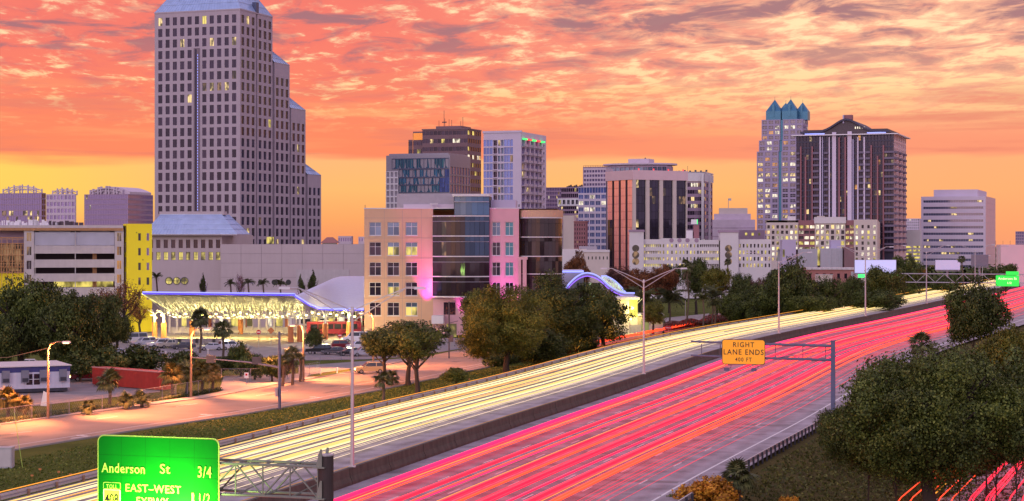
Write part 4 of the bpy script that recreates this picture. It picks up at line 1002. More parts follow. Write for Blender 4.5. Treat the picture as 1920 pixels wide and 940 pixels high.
b.add('penthouse', ['mauve_pale'], b.X(1171), b.X(1210), 8, 20, b.Z(305) + .01, b.Z(296))
m = MB(); m.box(b.X(1201), b.X(1203), 9, 10, b.Z(296), b.Z(294)); m.build('roof_light', 'dark_metal', b.t)
b.finish(['mauve_wall'])
b = Bld('office_building', 'stepped rose brown block with rooftop railing left of the pink reflecting tower', 1040, 1094, 1136, 1150)
zt = b.Z(315); b.facade('front', 0, b.W, b.Z(350), b.Z(317), 8, 4, .75, .55, rec=.3, glass='glass_lilac', frame='mauve_wall', lits=LW, p=.06); b.plain('front', 0, b.W, 0, b.Z(350)); b.plain('front', 0, b.W, b.Z(317), zt); b.shell(0, zt, ('left', 'back', 'right'))
m = MB()
for i in range(14): m.box(b.W * i / 13 - .08, b.W * i / 13 + .08, 0, .15, zt, zt + 1.4)
m.box(0, b.W, 0, .15, zt + 1.4, zt + 1.55); m.build('railing', 'rust_pole', b.t); b.finish(['mauve_pale'])
b = Bld('office_building', 'brown glass mid-rise with white banded windows and yellow lit rooms', 980, 1024, 1095, 1100)
zt = b.Z(351); fsec(b, 1024, 1052, b.Z(410), zt, 9, 8, fw=.8, fh=.7, rec=.3, glass='glass_lilac', frame='rust_red', lits=LW, p=.05, single=False)
fsec(b, 1052, 1095, b.Z(372), zt, 12, 2, fw=.85, fh=.65, rec=.3, glass='glass_dark', frame='mauve_wall', lits=('lit_yellow',), p=.15); fsec(b, 1046, 1095, b.Z(386), b.Z(372), 6, 1, off=-.6, wm=1, fw=.6, fh=.6, rec=.5, glass='glass_black', frame='white', lits=('lit_yellow',), p=.15, nx=(.5,))
fsec(b, 1052, 1095, b.Z(410), b.Z(386), 12, 3, fw=.9, fh=.6, rec=.4, glass='glass_black', frame='mauve_wall', lits=LW, p=.18)
b.plain('front', 0, b.W, 0, b.Z(410)); b.shell(0, zt, ('left', 'back', 'right')); m = MB()
for i in range(9): X0 = b.X(1060 + i * 3.4); m.box(X0, X0 + .7, 2, 3, zt, zt + .6 + (i % 3) * .4)
m.build('roof_unit', 'dark_metal', b.t, kind='stuff'); b.finish(['mauve_wall', 'white'])
b = Bld('office_building', 'pale blue glass office block with white grid, beside the pink reflecting tower', 940, 1084, 1137, 1139)
zt = b.Z(350); b.facade('front', 0, b.W, b.Z(470), b.Z(363), 5, 9, .78, .62, rec=.3, glass='glass_blue', frame='white', lits=('lit_white',), p=lambda c, r: .5 if r == 7 else .08, nx=(.33, .66)); b.facade('front', 0, b.W, b.Z(363), zt, 10, 1, .9, .8, rec=.3, glass='glass_blue', frame='lilac_clad')
b.plain('front', 0, b.W, 0, b.Z(470)); b.shell(0, zt, ('left', 'back', 'right')); b.finish(['lilac_pale'])
b = Bld('brick_building', 'small red brick block with cream side wall left of the blue glass office', 800, 1056, 1098, 1102)
zt = b.Z(404); fsec(b, 1076, 1098, b.Z(466), b.Z(418), 5, 6, fw=.45, fh=.55, rec=.3, glass='glass_dark', frame='cream', lits=LW, p=.05); b.plain('front', b.X(1076), b.W, 0, b.Z(466)); b.plain('front', b.X(1076), b.W, b.Z(418), b.Z(415))
b.wall.face([(0, 0, 0), (b.X(1076), 0, 0), (b.X(1076), 0, zt), (0, 0, zt)], 1); b.shell(0, zt, ('left', 'back', 'right'), x1=b.X(1076), wm=1); b.shell(0, b.Z(415), ('back', 'right'), x0=b.X(1076) + .01)
b.add('cornice', ['brick_red'], b.X(1076) + .02, b.W + .4, -.4, 4, b.Z(416.5), b.Z(414.8)); b.finish(['rust_red', 'cream'])
b = Bld('low_building', 'long low pale building with tiny slot windows behind the autumn trees', 560, 1050, 1142, 1150, rot=-4, D=9)
zt = b.Z(470); b.facade('front', b.X(1100), b.W, b.Z(488), b.Z(480), 6, 1, .3, .7, rec=.3, glass='black', frame='cream', name='slot_window'); b.plain('front', b.X(1100), b.W, b.Z(480), zt); b.plain('front', b.X(1100), b.W, 0, b.Z(488)); b.plain('front', 0, b.X(1100), 0, b.Z(467)); b.shell(0, zt, ('left', 'back', 'right'))
b.add('roof_screen', ['grey_metal'], b.X(1085), b.X(1118), 4, 10, zt, b.Z(462)); b.add('cornice', ['cream_white'], -.2, b.W + .2, -.3, -.01, zt - .5, zt + .2)
b.add('side_wing', ['cream_white'], b.X(1053), b.X(1080), -3, -.31, 0, b.Z(468)); b.finish(['cream'])

# --- tower with painted pink reflection and black glass
b = Bld('office_tower', 'stone framed office tower with pink reflecting left face and black glass front', 820, 1137, 1187, 1288, rot=28)
zt = CAMZ - (319 - 457) * 820 / F; zg = CAMZ - (337 - 457) * 820 / F; fl = 3.6; rows = 14; zb = zg - rows * fl
bays = 4; pw = 1.4
def curtain(face, x0, x1, z0, z1, cols, rows, glass, nm='glass_panel', jit=.01, lits=(), p=0, off=.5):
    o, d, n_, ang = b.fr(face) if isinstance(face, str) else face; w_ = (x1 - x0) / cols; h_ = (z1 - z0) / rows
    for r_ in range(rows):
        for c in range(cols):
            g = glass if not callable(glass) else glass(c, r_)
            if lits and rnd.random() < (p(c, r_) if callable(p) else p): g = rnd.choice(lits)
            key = ('cp', round(w_, 2), round(h_, 2), g)
            if key not in WT: q = MB(); q.box(-w_ / 2 + .04, w_ / 2 - .04, 0, .1, .05, h_ - .05, 0); WT[key] = q.mesh(nm, g)
            a = x0 + (c + .5) * w_; put(nm, WT[key], b.t, (o.x + d.x * a + n_.x * off, o.y + d.y * a + n_.y * off, z0 + r_ * h_), (rnd.gauss(0, jit), 0, ang + rnd.gauss(0, jit)))
bw = b.W / bays
for i in range(bays):
    curtain('front', i * bw + pw, (i + 1) * bw - pw * .3, zb, zg, 3 if i < 4 else 2, rows, 'glass_black', lits=('lit_warm', 'lit_dim'), p=lambda c, r: .4 if (r, i) in ((11, 1), (12, 1), (11, 3), (4, 0), (5, 0), (8, 0), (5, 3), (11, 2)) else .015)
for i in range(bays + 1):
    a = i * bw; b.add('stone_pier', ['cream'], max(0, a - pw * .3) if i else -.05, min(b.W, a + pw) if i < bays else b.W, -.25 if 0 < i < bays else -.3, .7, 0, zg)
bd = b.D / 4
for i in range(4):
    def gl(c, r_): return 'glass_dark' if (3 - i) == 3 - 0 and False else 'glass_sunset_pink'
    curtain('left', i * bd + .9, (i + 1) * bd - .9, zb, zg, 2, rows, (lambda c, r_: ('glass_dark' if (i == 0 and r_ < 9) else 'glass_sunset_pink')), jit=.004, off=.1)
for i in range(5): 
    y0 = b.D - i * bd; b.add('fin', ['brown_dark'] if i < 4 else ['cream'], -.12, .2, max(y0 - .25, -.04), min(y0 + .25, b.D), 0, zg + (0 if i < 4 else 0) - .003)
b.wall.box(-.4, b.W + .4, -.4, b.D + .4, zg, zt); m = MB(); m.box(.7, b.W - .1, .8, b.D - .1, 0, zg - .01); m.build('core', 'black', b.t)
m = MB()
for i in range(4): m.box(3 + i * 8, 3.5 + i * 8, .2, .6, zt, zt + .8)
m.build('beacon', 'led_red', b.t); b.finish(['pink_clad_and_glow'])
# --- curved dark tower with white crown
b = Bld('office_tower', 'curved mauve banded tower with white crown right of the black glass tower', 900, 1270, 1321, 1336, rot=-14)
zt = b.Z(322); zc = b.Z(340); fl = 3.5; n = 8; rows = 22; arc = [(b.W * i / n, 3.0 * (1 - math.sin(math.pi * (.15 + .7 * i / n))) * 1.2) for i in range(n + 1)]
for i in range(n):
    A, B = Vector(arc[i]), Vector(arc[i + 1]); dd = (B - A); ln = dd.length; dd.normalize(); face = (A, dd, Vector((-dd.y, dd.x)), math.atan2(dd.y, dd.x))
    b.facade(face, 0, ln, zc - rows * fl, zc, 1, rows, .96, .55, rec=.3, glass='glass_dark', frame='mauve_wall', lits=LW, p=lambda c, r: .4 if r > rows - 5 else .08, nx=(.5,), name='window_band'); b.wall.face([(A.x, A.y - .5, zc), (B.x, B.y - .5, zc), (B.x, B.y - .5, zt), (A.x, A.y - .5, zt)], 1)
b.facade('right', 0, b.D, zc - rows * fl, zc, 2, rows, .8, .5, rec=.3, glass='glass_dark', frame='mauve_wall', single=False); b.wall.face([(b.W, 0, zc), (b.W + .5, b.D, zc), (b.W + .5, b.D, zt - 1), (b.W, 0, zt)], 1)
m = MB(); m.prism([(p[0], p[1] - .5) for p in arc] + [(b.W + .5, b.D), (0, b.D)], zt - .6, zt); m.build('roof_slab', 'cream_white', b.t)
for px in (1319, 1330): b.add('white_fin', ['cream_white'], b.W - .2 if px > 1320 else b.W - 1.5, b.W + .8 if px > 1320 else b.W - .3, (b.D * .5 if px > 1320 else -.6), (b.D * .5 + 1.5 if px > 1320 else -.1), 0, zt - .7)
m = MB()
for i in range(6): m.box(b.W * .2 * i, b.W * .2 * i + .9, 3, 4, zt, zt + .7 + .3 * (i % 2))
m.tube([(b.W * .35, 3, zt), (b.W * .35, 3, zt + 3)], .12, 4); m.build('roof_unit', 'dark_metal', b.t, kind='stuff')
b.finish(['mauve_wall', 'cream_white'])
# --- stepped windowless block
b = Bld('civic_building', 'stepped pinkish windowless block with flagpole between the dark towers', 1000, 1328, 1416, 1420, rot=-6, D=30)
b.plain('front', 0, b.W, 0, b.Z(412)); b.shell(0, b.Z(412), ('left', 'back', 'right'))
b.add('upper_tier', ['mauve_pale'], b.X(1339), b.X(1408), 3, 24, b.Z(412), b.Z(401)); b.add('top_tier', ['cream'], b.X(1348.5), b.X(1402), 5, 22, b.Z(401) + .005, b.Z(390))
for r_ in (428, 444): b.add('joint_band', ['mauve_wall'], 0, b.W, -.12, -.005, b.Z(r_), b.Z(r_ - 1))
m = MB(); X0 = b.X(1366); m.tube([(X0, 6, b.Z(390)), (X0, 6, b.Z(372))], .16, 5); m.box(X0, X0 + 1.6, 5.97, 6.03, b.Z(376), b.Z(371.5)); m.build('flagpole', 'pole_metal', b.t)
b.add('low_wing', ['mauve_wall'], b.X(1385), b.X(1432), -14, -1, 0, b.Z(432)); m = MB()
for i in range(3): m.box(b.X(1396 + i * 12), b.X(1400 + i * 12), -14.1, -14.003, b.Z(442), b.Z(437))
m.build('lit_opening', 'lit_yellow', b.t); b.finish(['mauve_pale'])
# --- tower with four teal pyramids
b = Bld('skyscraper', 'granite tower crowned by four teal pyramids rising behind the curved roof condominium', 1350, 1418, 1510, 1521)
sc_ = F / 1350; tiers = [(1415, 1508, 456, 0), (1419, 1508, 283, 0), (1423, 1507, 262, 0.6), (1428, 1505, 223, 1.2)]
for ti, (pa, pc, top, ins) in enumerate(tiers):
    if ti == 0: continue
    z1 = b.Z(top); z0 = b.Z(tiers[ti - 1][2]) if ti > 1 else b.Z(470); rows = max(1, int(round((z1 - z0) / 3.85))); xa, xc = b.X(pa, ins), b.X(pc, ins)
    xm0, xm1 = xa + (xc - xa) * .46, xa + (xc - xa) * .52
    for q0, q1, nc in ((xa, xm0, 3), (xm1, xc, 3)):
        face = (Vector((q0, ins)), Vector((1, 0)), Vector((0, 1)), 0.0)
        b.facade(face, 0, q1 - q0, z0, z1, nc, rows, .68, .60, rec=.4, glass='glass_grey', frame='mauve_pale', nx=(.5,), nz=(.5,), bar=.16, lits=('lit_warm', 'lit_white', 'lit_orange'), p=.42 if ti == 1 else .25)
    b.wall.box(xm0, xm1, ins + .8, ins + 1, z0, z1, 1)
    b.facade((Vector((xc, ins)), Vector((0, 1)), Vector((-1, 0)), math.pi / 2), 0, b.D - ins * 2, z0, z1, 5, rows, .6, .55, rec=.3, glass='glass_grey', frame='mauve_pale', lits=LW, p=.2, single=False)
    b.shell(z0 - 1, z1, ('left', 'back'), xa, xc, ins, b.D - ins)
b.plain('front', 0, b.W, 0, b.Z(470)); b.shell(0, b.Z(470), ('right', 'left'))
zt = b.Z(223); zc = b.Z(207)
for px, py, w_, dep, nm in ((1450, 187, 27, 1.5, 0), (1480, 186, 27, 1.5, 0), (1471, 193, 24, b.D - 13, 0), (1503, 192, 22, b.D - 13, 0)):
    X0 = b.X(px, dep); h = w_ / sc_ / 2 * 1.05; q = MB()
    q.box(X0 - h, X0 + h, dep, dep + 2 * h, zt, zc, 0); zp = b.Z(py, X0, dep + h); base = [(X0 - h, dep, zc + .003), (X0 + h, dep, zc + .003), (X0 + h, dep + 2 * h, zc + .003), (X0 - h, dep + 2 * h, zc + .003)]
    for i in range(4): q.face([base[i], base[(i + 1) % 4], (X0, dep + h, zp)])
    q.box(X0 - h * .16, X0 + h * .16, dep - .3, dep + 1.2, zt + 2, zc + 5); q.tube([(X0, dep + h, zp), (X0, dep + h, zp + 2)], .12, 3); q.build('pyramid_roof', 'teal_roof', b.t)
b.finish(['mauve_tower', 'teal_roof'])
# --- condominium tower with curved roof
b = Bld('condominium_tower', 'dark glass condominium tower with wave shaped roof, white fins and rust red piers', 900, 1493, 1676, 1699)
zt = b.Z(252); fl = 3.05; rows = int((zt - 16) / fl); zb = zt - rows * fl
b.facade('front', 0, b.W, zb, zt, 30, rows, .82, .78, rec=.5, glass='glass_navy', frame='navy_frame', lits=('lit_warm', 'lit_dim', 'lit_orange'), p=.05, nz=(.4,), bar=.12)
b.facade('right', 0, b.D, zb, zt, 6, rows, .4, .7, rec=.6, glass='brown_dark', frame='cream', single=False, wm=2, lits=LW, p=.04); b.shell(0, zt, ('left', 'back')); b.plain('front', 0, b.W, 0, zb); b.plain('right', 0, b.D, 0, zb, 2)  # right face tinted pink to carry the warm dusk glow
for px, w_, mname, top in ((1538.5, .6, 'lilac_pale', 254), (1543, .3, 'lilac_clad', 254), (1555.5, .45, 'lilac_pale', 255), (1564.5, 1.5, 'lilac_pale', 246), (1593.5, 1.6, 'lilac_pale', 245), (1609, .5, 'lilac_pale', 256), (1621, .6, 'lilac_pale', 256), (1600, .4, 'lilac_clad', 260),
                       (1502, .55, 'rust_red', 272), (1511, .55, 'rust_red', 292), (1523.5, .55, 'rust_red', 272), (1574, .6, 'rust_red', 256), (1585.5, .6, 'rust_red', 256), (1634, .55, 'rust_red', 272), (1646, .55, 'rust_red', 292), (1657, .55, 'rust_red', 272)):
    X0 = b.X(px); b.add('pier', [mname], X0 - w_ / 2 * 1.3, X0 + w_ / 2 * 1.3, -1.0, -.02, 12 if mname != 'white' else b.Z(456), b.Z(top))
m = MB()
for r_ in range(rows - 2):
    z_ = zb + r_ * fl
    for a, c in ((0, b.X(1500)), (b.X(1525), b.X(1536)), (b.X(1546), b.X(1553)), (b.X(1612), b.X(1620)), (b.X(1624), b.X(1632)), (b.X(1659), b.W + .6)):
        m.box(a, c, -1.6, -.02, z_ - .15, z_ + .1); m.box(a, c, -1.62, -1.56, z_ + .1, z_ + .9)
    for c in range(3):
        y0 = b.D * (.05 + .33 * c); m.box(b.W + .02, b.W + 1.3, y0, y0 + b.D * .14, z_ - .15, z_ + .95)
m.build('balcony', 'balcony_dark', b.t, kind='stuff')
b.add('roof_slab', ['white'], -2.0, b.W + 2.2, -2.4, b.D + 1, b.Z(252) + .003, b.Z(250.2))
b.add('penthouse', ['brown_dark'], b.X(1506), b.X(1663), 1.5, b.D - 1, b.Z(250.2) + .01, b.Z(240.5)); b.add('blue_glow_strip', ['led_edge'], b.X(1508), b.X(1545), 1.2, 1.45, b.Z(249), b.Z(247)); b.add('blue_glow_strip', ['led_edge'], b.X(1625), b.X(1660), 1.2, 1.45, b.Z(249), b.Z(247))
m = MB(); zr = lambda px: CAMZ - ((243.5 - 23.5 * math.exp(-((px - 1586) / 30.0) ** 2)) - 457) * b.C.y / F
pxs = [1500 + i * 7 for i in range(25)]
k0 = 0
for i in range(24):
    a, c = b.X(pxs[i]), b.X(pxs[i + 1]); za, zc_ = zr(pxs[i]), zr(pxs[i + 1]); m.hull([(a, 0, za - 1.0), (c, 0, zc_ - 1.0), (c, b.D, zc_ - 1.0), (a, b.D, za - 1.0)], [(a, 0, za), (c, 0, zc_), (c, b.D, zc_), (a, b.D, za)])
m.build('wave_roof', 'navy_frame', b.t)
m = MB(); pz = b.Z(240.5)
for i in range(7, 18):
    a, c = b.X(pxs[i]), b.X(pxs[i + 1]); m.hull([(a, 1.6, pz), (c, 1.6, pz), (c, b.D - 2, pz), (a, b.D - 2, pz)], [(a, 1.6, max(pz + .02, zr(pxs[i]) - 1)), (c, 1.6, max(pz + .02, zr(pxs[i + 1]) - 1)), (c, b.D - 2, max(pz + .02, zr(pxs[i + 1]) - 1)), (a, b.D - 2, max(pz + .02, zr(pxs[i]) - 1))])
m.build('gable_infill', 'brown_dark', b.t)
m = MB(); 
for i in range(5): a = b.X(1602 + i * 4.2); m.box(a, a + .5, 1.4, 1.58, b.Z(240), b.Z(236))
m.build('gable_window', 'lit_white', b.t); b.add('roof_turret', ['rust_red'], b.X(1580), b.X(1596), 2, 6, b.Z(222), b.Z(213)); b.add('turret_post', ['lilac_clad'], b.X(1579.5), b.X(1582), .8, 1.6, b.Z(229), b.Z(213.5))
b.finish(['navy_frame', 'mauve_wall', 'pink_clad_and_glow'])
# --- banded office at right
b = Bld('office_building', 'pale lilac office block with ten long ribbon windows and plain end wall tinted dusk pink', 1000, 1727, 1848, 1866)
zt = b.Z(368); fl = 12.25 / (F / 1000); rows = 12; b.facade('front', 1.0, b.W - 1, zt - 1.4 - rows * fl, zt - 1.4, 1, rows, .985, .36, rec=.4, vo=.7, glass='glass_band', frame='lilac_clad', single=True, name='ribbon_window', nx=tuple(i / 24 for i in range(1, 24)), bar=.12)
m = MB(); mats_ = ['lit_white']
for r_ in range(rows):
    z_ = zt - 1.4 - rows * fl + r_ * fl + fl * .64 * .7
    for _ in range(3 if r_ < 6 else 1):
        a = 1.5 + rnd.random() * (b.W - 6); m.box(a, a + rnd.uniform(.8, 3.5), .28, .33, z_ + .15, z_ + fl * .33)
m.build('lit_room', 'lit_warm', b.t, kind='stuff')
b.plain('front', 0, b.W, zt - 1.4, zt); b.plain('front', 0, 1, 0, zt - 1.4); b.plain('front', b.W - 1, b.W, 0, zt - 1.4); b.plain('front', 1, b.W - 1, 0, zt - 1.4 - rows * fl)
for i in range(int(zt / fl)):
    for j in range(4): box_part('wall_panel', ['pink_clad_and_glow'], b.t, b.W, b.W + .15, b.D * j / 4 + .05, b.D * (j + 1) / 4 - .05, zt - (i + 1) * fl + .04, zt - i * fl - .04)  # end wall panels coloured by the warm glow of the dusk sky
b.shell(0, zt, ('left', 'back', 'right')); b.add('penthouse', ['lilac_pale'], b.X(1749.5), b.X(1832), 3, b.D - 3, zt, b.Z(355)); b.finish(['lilac_pale'])
b = Bld('apartment_block', 'small distant white apartment block between the condominium tower and banded office', 1150, 1697, 1724, 1730)
b.facade('front', 0, b.W, b.Z(440), b.Z(410), 7, 6, .55, .55, rec=.3, glass='glass_bluegrey', frame='white', lits=LW, p=.05); b.shell(0, b.Z(410), ('left', 'back', 'right')); b.plain('front', 0, b.W, 0, b.Z(440)); b.finish(['lilac_pale'])
b = Bld('parking_garage', 'narrow white garage with lit ramps left of the banded office', 960, 1696, 1726, 1728)
b.plain('front', 0, b.W, b.Z(460), b.Z(432)); b.facade('front', 0, b.W, b.Z(500), b.Z(460), 2, 6, .85, .5, rec=.6, glass='lit_yellow', frame='cream'); b.shell(0, b.Z(432), ('left', 'back', 'right')); b.plain('front', 0, b.W, 0, b.Z(500)); b.finish(['cream_white'])
b = Bld('office_tower', 'distant dark block at the far right edge above the open garage', 1500, 1904, 1950, 1960)
b.facade('front', 0, b.W, 5, b.Z(434), 12, 10, .8, .6, rec=.3, glass='glass_lilac', frame='mauve_wall', single=False); b.shell(5, b.Z(434), ('left', 'back', 'right')); b.finish(['mauve_wall'])
b = Bld('parking_garage', 'open pinkish concrete garage at the far right edge behind street lights', 700, 1868, 1990, 2000, rot=-4)
b.facade('front', 0, b.W, b.Z(500), b.Z(459), 9, 4, .9, .45, rec=1.5, glass='brown_dark', frame='cream', lits=('lit_dim', 'lit_orange'), p=.15, name='opening'); b.shell(0, b.Z(459), ('left', 'back', 'right')); b.plain('front', 0, b.W, 0, b.Z(500))
m = MB()
for i in range(10): m.tube([(b.W * i / 9, 1, b.Z(459)), (b.W * i / 9, 1, b.Z(459) + 1.5)], .06, 4)
m.build('roof_post', 'dark_metal', b.t, kind='stuff'); b.finish(['pink_clad_and_glow'])
# --- cream garage with lit decks
b = Bld('parking_garage', 'large cream and rust garage with yellow lit openings below the dark condominium tower', 780, 1437, 1645, 1674, rot=-12)
kw = dict(rec=1.0, frame='cream', lits=('lit_yellow', 'lit_warm', 'lit_white'))
zl, zh = b.Z(492), b.Z(410); fl = (zh - zl) / 8
for px0, px1, top, cols, rr, wm, fw, fh, pz_ in ((1437, 1497, 417, 7, 7, 0, .55, .6, .7), (1497, 1528, 413, 3, 7, 1, .8, .55, .75), (1528, 1585, 407, 6, 7, 0, .6, .7, .7), (1585, 1601, 413, 2, 7, 1, .8, .55, .7), (1601, 1645, 412, 4, 7, 0, .38, .6, .6)):
    fsec(b, px0, px1, zl, zl + fl * rr, cols, rr, off=-.6 if wm == 0 else 0, wm=wm, fw=fw, fh=fh, glass='brown_dark', p=pz_, **kw); z_ = b.Z(top); xa, xc = b.X(px0), b.X(px1); o_ = -.6 if wm == 0 else 0
    b.wall.face([(xa, o_, zl + fl * rr), (xc, o_, zl + fl * rr), (xc, o_, z_), (xa, o_, z_)], wm); b.wall.face([(xa, o_, 0), (xc, o_, 0), (xc, o_, zl), (xa, o_, zl)], wm); b.wall.face([(xa, o_, z_), (xc, o_, z_), (xc, 20, z_), (xa, 20, z_)], wm)
    b.wall.face([(xc, o_, 0), (xc, 2, 0), (xc, 2, z_), (xc, o_, z_)], wm); b.wall.face([(xa, 2, 0), (xa, o_, 0), (xa, o_, z_), (xa, 2, z_)], wm)
b.facade('right', 0, b.D, zl, zl + fl * 7, 4, 7, fw=.5, fh=.6, glass='brown_dark', p=.8, **kw); b.plain('right', 0, b.D, zl + fl * 7, b.Z(412)); b.plain('right', 0, b.D, 0, zl); b.shell(0, b.Z(413), ('back', 'left'), x1=b.W - .2)
b.add('stair_tower', ['cream'], b.X(1532), b.X(1546), -1.2, 4, b.Z(407) + .01, b.Z(405)); b.add('stair_tower', ['cream_white'], b.X(1475), b.X(1490), 6, 12, b.Z(420), b.Z(405)); b.add('cornice', ['cream_white'], b.X(1528) - .3, b.X(1585) + .3, -1.2, -.61, b.Z(419), b.Z(407)); b.finish(['cream', 'rust_red'])
# --- long low white complex
b = Bld('parking_garage', 'long low cream garage complex with two square stair towers and lit decks', 660, 1180, 1446, 1450, rot=-4, D=36)
zl, zh = b.Z(504), b.Z(455); fl = (zh - zl) / 4
for px0, px1, cols, fw, fh, pp, top in ((1207, 1240, 1, .97, .42, 1, 449), (1240, 1272, 4, .35, .5, .9, 447), (1272, 1312, 6, .4, .5, .6, 447), (1312, 1348, 1, .97, .42, .85, 450), (1384, 1446, 9, .45, .55, .7, 449)):
    fsec(b, px0, px1, zl, zh, cols, 4, fw=fw, fh=fh, rec=.8, glass='brown_dark', frame='cream_white', lits=('lit_yellow', 'lit_warm'), p=pp, nx=(.1, .2, .3, .4, .5, .6, .7, .8, .9) if cols == 1 else (), bar=.35); xa, xc = b.X(px0), b.X(px1); z_ = b.Z(top)
    b.wall.face([(xa, 0, zh), (xc, 0, zh), (xc, 0, z_), (xa, 0, z_)]); b.wall.face([(xa, 0, 0), (xc, 0, 0), (xc, 0, zl), (xa, 0, zl)]); b.wall.face([(xa, 0, z_), (xc, 0, z_), (xc, 20, z_), (xa, 20, z_)])
for px0, px1, top in ((1180, 1207, 435), (1350, 1384, 436)):
    xa, xc = b.X(px0), b.X(px1); z_ = b.Z(top); st = b.add('stair_tower', ['cream_white'], xa, xc, -1.5, 12, 0, z_); b.add('tower_cap', ['mauve_wall'], xa - .3, xc + .3, -1.8, 12.3, z_, z_ + .8)
    for i in range(3):
        m = MB(); X0 = (xa + xc) / 2 - .3; z0_ = zl + fl * (i + 1.1); rg = [(X0 + 1.3 * math.cos(a * math.pi / 6), -1.56, z0_ + 1.3 * math.sin(a * math.pi / 6)) for a in range(12)]; m.face(list(reversed(rg))); m.build('round_opening', 'lit_dim', b.t)
m = MB()
for px in (1259, 1274, 1289, 1306):
    X0 = b.X(px); z0_ = b.Z(451); m.face(list(reversed([(X0 + .8 * math.cos(a * math.pi / 6), -.06, z0_ + .8 * math.sin(a * math.pi / 6)) for a in range(12)])))
m.build('medallion', 'mauve_wall', b.t, kind='stuff'); b.add('roof_room', ['cream_white'], b.X(1288), b.X(1300), 8, 14, b.Z(447), b.Z(432)); b.add('roof_room', ['rust_red'], b.X(1302), b.X(1312), 8, 14, b.Z(450), b.Z(422))
bs = b.add('roof_sign', ['sign_white'], b.X(1297), b.X(1308), 7.6, 7.9, b.Z(420), b.Z(411)); b.add('roof_sign_stripe', ['led_green'], b.X(1308) + .01, b.X(1309.5), 7.6, 7.9, b.Z(420), b.Z(411))
b.shell(0, b.Z(452), ('back', 'left', 'right'), x1=b.W); b.finish(['cream_white'])
# --- warehouses near the highway
b = Bld('warehouse', 'grey blue corrugated warehouse with two square towers in front of the lit garage', 610, 1466, 1586, 1590, rot=-4, D=20)
def ribs(b, xa, xc, z1, dep, nm='wall_sheet'):
    n = int((xc - xa) / 3)
    for i in range(n):
        a = xa + (xc - xa) * i / n; c = xa + (xc - xa) * (i + 1) / n; m = MB(); m.box(a + .02, c - .02, dep, dep + .2, 0, z1)
        for k in range(6): q = a + (c - a) * (k + .3) / 6; m.box(q, q + .2, dep - .1, dep, 0, z1, 0, False)
        m.build(nm, 'corrugated', b.t)
ribs(b, b.X(1496), b.X(1533), b.Z(467), 0); ribs(b, b.X(1538), b.X(1580), b.Z(466), 0); b.add('tower_block', ['lilac_clad'], b.X(1466), b.X(1492), -1, 8, 0, b.Z(450)); b.add('tower_block', ['lilac_clad'], b.X(1560), b.X(1578), 3, 9, 0, b.Z(450.5)); b.add('lit_slot', ['lit_yellow'], b.X(1467), b.X(1471), -1.1, -1.01, b.Z(482), b.Z(468))
b.add('lit_slot', ['lit_yellow'], b.X(1533), b.X(1537.5), -.1, .3, b.Z(498), b.Z(468)); b.add('side_block', ['brown'], b.X(1582), b.X(1601), -2, 6, 0, b.Z(464)); b.shell(0, b.Z(468), ('back', 'right')); b.finish(['corrugated'])
b = Bld('warehouse', 'low brick warehouse with long white striped roof edge behind the dark trees', 520, 1512, 1606, 1610, rot=-4, D=18)
b.facade('front', 0, b.W, b.Z(526), b.Z(510), 7, 1, .4, .6, rec=.3, glass='glass_dark', frame='brick_red'); b.plain('front', 0, b.W, b.Z(510), b.Z(503)); b.plain('front', 0, b.W, 0, b.Z(526)); b.shell(0, b.Z(503), ('back', 'left', 'right')); m = MB()
for i in range(40): m.box(b.W * i / 40, b.W * i / 40 + .22, -.6, .6, b.Z(506), b.Z(503) + .2)
m.build('roof_trim', 'white', b.t, kind='stuff'); b.finish(['brick_red'])
b = Bld('low_building', 'low cream block below the brick warehouse among dark trees', 480, 1535, 1561, 1563, rot=-4, D=10)
b.shell(0, b.Z(516), ('front', 'left', 'back', 'right')); b.add('roof_edge', ['cream_white'], -.2, b.W + .2, -.2, .3, b.Z(516), b.Z(515)); b.add('door', ['dark_metal'], 1, 2, -.06, -.01, 0, 2.2); b.finish(['cream'])
b = Bld('tiled_house', 'tiny lit house with hipped tile roof on the wall skyline right of the tower', 640, 604, 630, 632, rot=-6)
zt = b.Z(456); b.facade('front', 0, b.W, b.Z(458) - 4, zt, 3, 2, .6, .6, rec=.2, glass='lit_yellow', frame='cream'); b.shell(0, zt, ('left', 'right', 'back')); b.plain('front', 0, b.W, 0, b.Z(458) - 4)
m = MB(); m.hull([(-.6, -.6, zt), (b.W + .6, -.6, zt), (b.W + .6, b.D + 3, zt), (-.6, b.D + 3, zt)], [(b.W * .3, 1, b.Z(445)), (b.W * .7, 1, b.Z(445)), (b.W * .7, b.D, b.Z(445)), (b.W * .3, b.D, b.Z(445))]); m.build('roof', 'brick_red', b.t); b.finish(['cream'])
for i, (pa, pc, py, Y_, lb) in enumerate(((634, 659, 443, 900, 'distant mauve block behind the spire on the wall skyline'), (672, 700, 444, 1000, 'distant mauve block just left of the tan offices skyline'))):
    b = Bld('distant_block', lb, Y_, pa, pc, pc + 3); b.facade('front', 0, b.W, 10, b.Z(py), 6, 4, .6, .5, rec=.2, glass='glass_lilac', frame='mauve_wall', single=False); b.shell(0, b.Z(py), ('left', 'right', 'back')); b.plain('front', 0, b.W, 0, 10); b.finish(['mauve_pale'])

